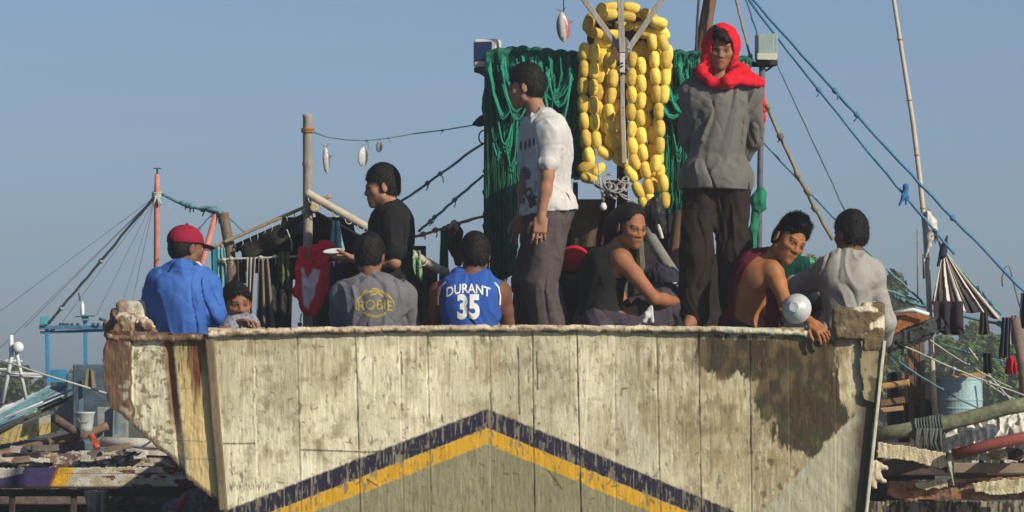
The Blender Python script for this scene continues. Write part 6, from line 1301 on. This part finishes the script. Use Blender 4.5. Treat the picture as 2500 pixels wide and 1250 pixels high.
m = MB(); [m.beam(P(a, 1195, 4.6), P(b, 1420, 4.6), .04, .05) for a, b in ((180, 178), (322, 322), (440, 436), (30, 28))]; m.beam(P(322, 1205, 4.62), P(240, 1270, 4.62), .03, .03); m.beam(P(-20, 1203, 4.7), P(560, 1203, 4.7), .05, .035, up=(0, 1, 0)); m.build('support', M('support_dark', (.06, .04, .03), var=.4), dk)
paintsheet('lower_hull', -20, 560, 1200, 1500, 5.2, [(-15, 1205), (555, 1205), (600, 1500), (-15, 1500)], [(.045, .030, .022), (.10, .075, .05), (.02, .018, .016), (.16, .13, .10)], parent=dk, th=.05, seed=40, f=(.02, .06), wob=2)
o = cloth('hanging_plastic', [P(208, 1198, 4.4), P(262, 1198, 2.2), P(258, 1290, 4.4), P(222, 1300, 4.4)], fabric('dirty_white_plastic', (.34, .31, .25), var=.4), amp=.05, nf=3, seed=5, ny=20, ragged=.4); tag(o, 'dirty white plastic sheet hanging below the painted board', 'plastic sheet')
knotcloth('net_pile', 'grey net pile with a red scrap at the lower left of the bow', 490, 1.5, bagp([(440, 1235, .05), (490, 1225, .08), (540, 1245, .07)], 1.6) + bagp([(440, 1270, .12), (560, 1280, .12)], 1.6), M('grey_net_pile', (.12, .11, .11), var=.7, vs=40), 'net pile', amp=.035, f=22, h=.009)
knotcloth('red_scrap', 'small red cloth scrap lying on the grey net pile', 442, 1.45, bagp([(436, 1240, .014), (446, 1225, .012), (452, 1212, .008)], 1.45), fabric('red_scrap', (.5, .03, .04)), 'cloth')

# red masts left with their stays
rm = empty('red_mast', P(383, 900, 4.6), 'pale red mast with stays fanning out, behind the man in blue jacket', 'mast')
mr_ = M('faded_red_paint', (.55, .20, .155), var=.2, rough=.7)
m = MB(); m.tube([P(381, 960, 4.6), P(383, 465, 4.6), P(384, 425, 4.6)], [.021, .020, .016], 10); m.build('pole', mr_, rm, smooth=True)
m = MB(); m.tube([P(384, 428, 4.6), P(384, 412, 4.6)], .008, 6); m.beam(P(374, 411, 4.6), P(393, 411, 4.6), .01, .008); m.build('tip', mat_rope_dark, rm)
m = MB(); [m.tube([P(383 + 11 * math.cos(a), 470 + q + 2 * math.sin(a), 4.6 - .03 * math.sin(a)) for a in np.linspace(0, 6.28, 10)], .008, 5) for q in (0, 5, 9)]; [m.tube([P(383, 474, 4.57), P(383 + dx, 500, 4.56)], .008, 5) for dx in (-9, 10, 5)]; m.build('lashing', mat_rope_pale, rm, smooth=True)
rp = empty('red_prop', P(500, 900, 4.4), 'leaning pale red prop right of the red cap', 'prop')
m = MB(); m.tube([P(528, 520, 4.4), P(488, 660, 4.4), P(455, 800, 4.4)], [.020, .020, .02], 10); m.build('pole', mr_, rp, smooth=True)
m = MB(); m.beam(P(497, 507, 4.4), P(532, 505, 4.4), .03, .02); m.tube([P(505, 512, 4.38), P(536, 515, 4.38), P(540, 545, 4.38)], .018, 7, wob=.3); m.build('rope_wrap', mat_rope_teal, rp, smooth=True)
rope('rope', P(390, 472, 4.6), P(525, 515, 4.4), .011, mat_rope_teal, 'thick teal rope between the pale red mast and the leaning prop', seed=40, sag=.02, knots=5, n=14)
rope('rope', P(378, 478, 4.6), P(118, 790, 5.5), .010, mat_rope_pale, 'thick pale stay rope from the red mast down to the blue gantry', seed=41, knots=2, tails=False)
for i, (x, y_, c_) in enumerate(((0, 850, 5.5), (60, 800, 5.5), (150, 790, 5.5), (235, 770, 5.5), (262, 860, 5.5), (320, 750, 5.0), (450, 560, 4.5), (-40, 790, 5.5))):
    rope('rope', P(379, 480, 4.6), P(x, y_, c_), .0016, mat_rope_pale, 'hair thin dark stays fanning out from the red mast', seed=50 + i, knots=0, group='thin stays of the red mast')
rope('rope', P(538, 512, 4.4), P(600, 570, 4.2), .004, mat_rope_teal, 'thin teal rope from the leaning red prop down to the shelter', seed=60, knots=1)
rope('rope', P(520, 520, 4.4), P(485, 560, 4.2), .004, mat_rope_dark, 'short dark rope hanging from the top of the leaning red prop', seed=61, knots=1)

YOFF = 0.0
# ---------------------------------------------------------------- right side
bp = empty('bamboo_pole', P(2285, 1020, 3.0), 'tall thin pale bamboo pole standing on the boat on the right', 'pole')
m = MB(); pts = [P(*q, 3.0) for q in ((2160, -160), (2182, 0), (2207, 160), (2229, 300), (2245, 430), (2258, 560), (2266, 680), (2271, 800), (2278, 920), (2284, 1025))]; m.tube(pts, [.011, .013, .014, .015, .016, .016, .017, .017, .017, .018], 10, wob=.08); m.build('stem', mat_bam_pale, bp, smooth=True)
for i in range(1, 9): m = MB(); q = pts[i] * .4 + pts[i + 1] * .6; m.tube([q - vec(0, 0, .005), q + vec(0, 0, .005)], .019, 10); m.build('node_ring', mat_bam, bp, smooth=True)
knotcloth('plastic_bag', 'torn white plastic bag tied to the thin bamboo pole', 2270, 3.0, bagp([(2264, 520, .012), (2274, 545, .028), (2272, 580, .024), (2280, 560, .015)], 2.97) + bagp([(2268, 600, .012), (2255, 640, .006)], 2.97), M('white_plastic', (.55, .50, .47), rough=.4, var=.2), 'plastic bag', amp=.012)
m = MB(); m.tube([P(2240, 560, 3.2), P(2241, 740, 3.2)], .006, 6); m.tube([P(2256, 620, 3.1), P(2257, 680, 3.1)], .012, 6); o = m.build('thin_rod', mat_rope_tan, smooth=True); tag(o, 'thin brown rod standing just left of the thin bamboo pole', 'rod')
# striped cloth
stm = M('striped_cloth', None, rough=.9, var=.08)
V = []; C = []; nx = 90; nz = 34
for j in range(nz + 1):
    for i in range(nx + 1):
        u = i / nx; t = j / nz; bx = 2274 + (2440 - 2274) * u; by = 742 + 34 * u + 4 * math.sin(u * 15); tx = 2300 + 14 * u; ty = 616 + 4 * u
        q = P(tx + (bx - tx) * t, ty + (by - ty) * (t ** .95), 2.9); q = q + vec(0, .03 * math.sin(u * 24) * t, 0); V.append(q); k = (u * 9.5 + .12 * math.sin(t * 5)) % 1; C.append((.62, .56, .48) if k < .56 else (.018, .014, .022))
F = [(j * (nx + 1) + i, j * (nx + 1) + i + 1, (j + 1) * (nx + 1) + i + 1, (j + 1) * (nx + 1) + i) for j in range(nz) for i in range(nx)]
o = mesh('striped_cloth', np.array(V), F, stm, None, np.array(C)); sm = o.modifiers.new('thickness', 'SOLIDIFY'); sm.thickness = .005; tag(o, 'black and cream striped cloth hung up by one corner like a tent', 'cloth')
m = MB(); v = Vol([Cone(P(2312, 578, 2.9), P(2304, 600, 2.9), .006, .02), Cone(P(2304, 600, 2.9), P(2298, 622, 2.9), .022, .026)], .004); [v.add(p, .01) for p in (Cone(P(2313, 575, 2.9), P(2306, 600, 2.9), .005, .018), Cone(P(2306, 600, 2.9), P(2302, 622, 2.9), .022, .024), Cone(P(2300, 610, 2.9), P(2284, 680, 2.92), .014, .010))]; V, F = v.nets(); mesh('knotted_corner', V, F, M('navy_knot', (.02, .025, .06)), o)
rope('rope', P(2268, 510, 3.0), P(2300, 615, 2.92), .007, mat_rope_tan, 'short tan rope holding the corner of the striped cloth', seed=70, knots=1)
rope('rope', P(2312, 622, 2.92), P(2445, 768, 2.95), .009, mat_rope_teal, 'teal rope along the right edge of the striped cloth', seed=71, knots=2)
rope('rope', P(2180, 725, 3.3), P(2560, 805, 2.9), .010, mat_rope_teal, 'teal line with clothes running to the right edge', seed=72, knots=7, sag=.03)
def hung3(*a, **k): return hung(*a, **k)
hung('laundry', 'dark purplish shorts hanging below the striped cloth', 2278, 2350, 735, 815, 2.85, F_('dark_plum', (.035, .025, .032), .3), 2285, 2352, seed=11, amp=.03)
hung('laundry', 'small dark brown rag right of the striped cloth', 2395, 2410, 762, 815, 2.85, F_('brown_rag2', (.05, .035, .03), .4), 2388, 2418, seed=12)
hung('laundry', 'grey and navy cloth hanging at the right edge, left piece', 2448, 2468, 775, 870, 2.85, F_('navy_grey', (.04, .04, .065), .4), 2440, 2466, seed=13, amp=.04)
hung('laundry', 'pale grey cloth hanging at the right edge', 2466, 2482, 770, 840, 2.87, F_('pale_grey', (.24, .23, .22), .3), 2464, 2486, seed=15)
hung('laundry', 'dark navy cloth hanging highest at the right edge', 2492, 2520, 715, 800, 2.9, F_('navy2', (.02, .025, .05), .3), 2488, 2520, seed=16)
hung('laundry', 'small black rag above the right end of the drum', 2402, 2420, 862, 910, 2.6, F_('black_rag', (.015, .015, .018)), 2400, 2424, seed=17)
hung('laundry', 'bright red rag on a rope at the right edge', 2458, 2478, 872, 912, 2.7, F_('bright_red', (.50, .015, .03)), 2455, 2482, seed=18, nf=1.4)
m = MB(); m.tube([P(2448, 700, 2.8), P(2446, 680, 2.8), P(2453, 655, 2.8), P(2462, 648, 2.8), P(2468, 662, 2.8), P(2478, 705, 2.8), P(2490, 750, 2.8)], .005, 7); o = m.build('wire_hook', M('grey_wire', (.15, .16, .17)), smooth=True); tag(o, 'bent wire hook on the upper blue rope at the right edge', 'hook')
for i, (a, b, mt, r) in enumerate((((2100, 790), (2560, 985), mat_rope_pale, .006), ((2230, 800), (2500, 960), mat_rope_pale, .005), ((2150, 850), (2420, 1010), mat_rope_teal, .006), ((2330, 800), (2520, 1030), mat_rope_pale, .005), ((2400, 930), (2560, 1000), mat_rope_pale, .007), ((2250, 820), (2560, 900), mat_rope_teal, .005))):
    rope('rope', P(*a, 2.7 + .1 * i), P(*b, 2.5 + .1 * i), r, mt, 'slack ropes crossing in front of the trees on the right', seed=80 + i, knots=3, sag=.03, group='slack ropes on the right')
# wooden prop at the right edge
m = MB(); m.tube([P(2478, 775, 2.6), P(2498, 900, 2.6), P(2506, 1010, 2.6)], [.030, .034, .036], 10, wob=.1); o = m.build('wooden_prop', M('grey_brown_wood', (.16, .12, .09), var=.3), smooth=True); tag(o, 'thick grey brown prop leaning at the right edge', 'prop')
# drum
dr = empty('drum', P(2345, 1035, 3.1), 'pale blue plastic drum standing between the thin bamboo pole and the trees', 'drum')
m = MB(); R0 = .135; m.lathe(P(2346, 1040, 3.25), [(R0 * .97, 0), (R0, .02), (R0, .10), (R0 * 1.025, .105), (R0 * 1.025, .115), (R0, .12), (R0, .155), (R0 * 1.025, .16), (R0 * 1.025, .168), (R0, .172), (R0, .285), (R0 * 1.03, .29), (R0 * 1.03, .305), (R0 * .9, .305)], 36); m.build('barrel', M('pale_blue_plastic', (.30, .44, .46), rough=.45, var=.15, vs=5), dr, smooth=False)
m = MB(); m.box(P(2345, 1090, 3.3), (.7, .6, .20), bev=.01); o = m.build('drum_stand', M('stand_dark', (.06, .05, .035), var=.3)); tag(o, 'dark wooden platform under the pale blue drum', 'platform')
# posts, boards, logs right of the bow
rb = empty('right_boat', P(2330, 1300, 3.0), 'cluttered wooden outrigger boat on the right with flaking cream and rust boards', 'boat')
rb.name = 'outrigger_boat'
for i, (x, t, b, w_, c_) in enumerate(((2222, 800, 1000, .035, (.17, .09, .05)), (2236, 795, 930, .03, (.12, .06, .035)), (2250, 810, 1040, .035, (.12, .10, .06)), (2203, 850, 970, .02, (.16, .12, .08)), (2190, 960, 1060, .05, (.02, .02, .025)))):
    m = MB(); m.beam(P(x, t, 3.4), P(x + 3, b + 60, 3.4), w_, w_, bev=.004); m.build('deck_post', M('deck_post_%s' % 'abcde'[i], c_, var=.35), rb)
m = MB(); bamboo(m, P(2145, 945, 3.0), P(2220, 934, 3.0), .022, seed=1); m.build('bamboo_rail', M('golden_bamboo', (.40, .24, .09), var=.2), rb, smooth=True); m = MB(); bamboo(m, P(2250, 930, 3.3), P(2405, 915, 3.3), .022, seed=2); m.build('bamboo_rail', M('golden_bamboo', (.40, .24, .09), var=.2), rb, smooth=True)
m = MB(); m.beam(P(2148, 985, 3.0), P(2208, 976, 3.0), .05, .04); m.build('short_beam', M('brown_beam', (.16, .09, .04), var=.3), rb)
m = MB(); m.beam(P(2148, 1002, 2.95), P(2205, 996, 2.95), .04, .03); m.build('short_beam', M('tan_beam', (.34, .22, .11), var=.3), rb)
m = MB(); m.box(P(2235, 985, 3.7), (.34, .3, .40), bev=.02); m.build('dark_box', M('black_box', (.012, .012, .015), var=.4), rb)
def orange(X, Y): return np.ones(X.shape + (3,)) * vec(.26, .10, .03) * (.6 + .8 * n2(X, Y, (.03, .12), 5)[..., None])
grid_sheet('orange_board', 2130, 2300, 755, 850, 2.2, lambda X, Y: X * 0 + 2.6, [(2140, 790), (2185, 762), (2262, 765), (2275, 778), (2215, 800), (2160, 832), (2140, 835)], orange, mat_wood_old, rb, th=.05, wob=3)
m = MB(); m.tube([P(2180, 764, 2.55), P(2230, 756, 2.55), P(2268, 768, 2.55)], .012, 8, wob=.3); m.build('foam_edge', wt, rb, smooth=True)
knotcloth('net_heap', 'dark heap of net and rope under the orange brown board', 2200, 2.6, bagp([(2165, 835, .05), (2205, 815, .06), (2250, 800, .06), (2290, 792, .03)], 2.7), M('black_net_heap', (.035, .04, .04), var=.9, vs=60), 'net heap', amp=.04, f=26, h=.008)
m = MB(); pl = [P(*q, 2.3) for q in ((2135, 1062), (2200, 1052), (2260, 1040), (2330, 1030), (2400, 1012), (2460, 995), (2520, 985))]; m.tube(pl, [.045] * 7, 12, wob=.12); o = m.build('outrigger_log', M('mossy_log', (.14, .15, .09), var=.5, vs=30), smooth=True); tag(o, 'thick mossy log wrapped with dark rope, lying above the cream plank', 'log')
m = MB()
for x in list(range(2236, 2300, 7)):
    yy = np.interp(x, [2135, 2260, 2330, 2460], [1062, 1040, 1030, 995]); m.tube([P(x + 2 * math.sin(a * 2), yy + 21 * math.cos(a), 2.3 - .054 * math.sin(a)) for a in np.linspace(0, 6.283, 14)], rg.uniform(.006, .012), 5)
m.build('lashing', M('dark_wrap', (.08, .095, .085), var=.4), o, smooth=True); m = MB()
for k in range(8): m.tube([P(2240 + k * 8, 1045, 2.23), P(2238 + k * 8 + rg.uniform(-8, 8), 1080, 2.23), P(2236 + k * 9, 1092 + rg.uniform(0, 12), 2.24)], .010, 6)
m.build('lashing', M('dark_wrap', (.08, .095, .085), var=.4), o, smooth=True)
paintsheet('cream_plank', 2136, 2320, 1065, 1155, 2.0, [(2142, 1078), (2200, 1085), (2310, 1105), (2312, 1140), (2296, 1146), (2230, 1128), (2140, 1118)], [(.52, .45, .29), (.44, .37, .22), (.55, .50, .36)], parent=rb, th=.08, seed=60, f=(.05, .02), wob=3, streak=(.25, .03))
m = MB(); m.beam(P(2326, 1142, 2.3), P(2540, 1144, 2.3), .05, .062, bev=.006); m.build('grey_beam', M('grey_tan_beam', (.24, .19, .12), var=.25), rb)
m = MB(); m.beam(P(2325, 1166, 2.35), P(2540, 1168, 2.35), .05, .03, bev=.004); m.build('grey_beam', M('dark_tan_beam', (.12, .07, .045), var=.25), rb)
paintsheet('rusty_rail', 2150, 2560, 1160, 1232, 2.2, [(2170, 1175), (2320, 1168), (2555, 1162), (2555, 1222), (2200, 1222), (2165, 1210)], [(.22, .10, .045), (.12, .06, .035), (.28, .16, .08)], parent=rb, th=.08, seed=64, f=(.03, .06), wob=3)
for k, out in enumerate(([(2232, 1178), (2310, 1166), (2316, 1190), (2262, 1198), (2236, 1195)], [(2374, 1178), (2440, 1170), (2555, 1168), (2555, 1200), (2430, 1210), (2380, 1200)])):
    paintsheet('paint_patch', 2220 if k == 0 else 2365, 2325 if k == 0 else 2560, 1160, 1215, 2.14, out, [(.48, .46, .30), (.54, .50, .36), (.38, .32, .18)], parent=rb, th=.012, seed=70 + k, f=(.05, .05), wob=7)
m = MB(); m.tube([P(2332, 1110, 1.9), P(2420, 1085, 1.9), P(2560, 1055, 1.9)], .034, 12); o = m.build('red_pipe', M('brown_red_pipe', (.20, .05, .035), var=.25), smooth=True); tag(o, 'brownish red pipe slanting up to the right edge', 'pipe')
m = MB(); m.tube([P(2332, 1092, 1.92), P(2340, 1120, 1.92)], .026, 10); m.build('flange', M('brown_red_pipe'), o)
m = MB(); m.lathe(P(2448, 1112, 2.0), [(.012, 0), (.032, 0), (.034, .02), (.034, .5), (.012, .5)], 16, axis=(0, 1, 0)); o = m.build('pipe_end', M('tan_pipe', (.28, .22, .13)), smooth=True); tag(o, 'open tan pipe end under the brownish red pipe', 'pipe')
m = MB(); m.lathe(P(2486, 1110, 2.02), [(.012, 0), (.036, 0), (.038, .02), (.038, .5), (.012, .5)], 16, axis=(0, 1, 0)); o = m.build('pipe_end', M('dark_red_pipe', (.05, .02, .018)), smooth=True); tag(o, 'open dark pipe end right of the open tan one', 'pipe')
knotcloth('foam_heap', 'heap of whitish foam and rope behind the brownish red pipe', 2420, 2.4, bagp([(2320, 1085, .05), (2370, 1068, .09), (2430, 1055, .09), (2520, 1045, .10)], 2.6) + bagp([(2330, 1120, .07), (2540, 1090, .09)], 2.7), M('whitish_foam', (.58, .57, .50), var=.6, vs=30), 'foam', amp=.05, f=24, h=.008)
m = MB(); m.box(P(2400, 1120, 2.9), (1.3, .5, .20), bev=.01); m.build('inner_deck', M('inner_dark', (.07, .05, .04), var=.4), rb)
paintsheet('lower_hull', 2120, 2600, 1215, 1600, 2.6, [(2120, 1222), (2590, 1222), (2590, 1600), (2120, 1600)], [(.06, .045, .035), (.16, .13, .10), (.03, .025, .02), (.26, .22, .17)], parent=rb, th=.05, seed=90, f=(.12, .02), wob=2, streak=(.1, .02))
m = MB(); m.box(P(2180, 1210, 3.2), (.5, .3, .75), bev=.01); m.build('navy_side', M('navy_hull_side', (.02, .028, .055), var=.3), rb)  # dark navy block beside the lower hull
m = MB()
for k in range(7): m.tube([P(2325, 1100 + k * 2, 1.93), P(2318 + 3 * math.sin(k), 1130, 1.9), P(2322 + k, 1150 + k * 6, 1.92)], .006, 5)
o = m.build('hanging_rope', mat_rope_pale, smooth=True); tag(o, 'frayed pale rope hanging at the end of the cream plank', 'rope')
knotcloth('torn_foam', 'torn pale foam pieces sticking out behind the right edge of the bow', 2150, .3, bagp([(2130, 1135, .03), (2162, 1142, .008)], .3) + bagp([(2128, 1150, .035), (2158, 1175, .010)], .3) + bagp([(2126, 1170, .03), (2140, 1192, .006)], .3), M('pale_foam', (.50, .42, .30), var=.2), 'foam', amp=.012, h=.005)
# ---------------------------------------------------------------- sea air
HZD = .0018
hm = bpy.data.materials.new('sea_haze'); hm.use_nodes = True; t = hm.node_tree; t.nodes.clear(); pv = t.nodes.new('ShaderNodeVolumePrincipled'); mo = t.nodes.new('ShaderNodeOutputMaterial')
pv.inputs['Color'].default_value = (.86, .90, .94, 1); pv.inputs['Density'].default_value = HZD; pv.inputs['Anisotropy'].default_value = .2; t.links.new(pv.outputs[0], mo.inputs['Volume'])
m = MB(); m.box((0, 120, 5.5), (700, 300, 13.0)); o = m.build('haze', hm); tag(o, kind='stuff', label='pale sea haze filling the air over the harbour')
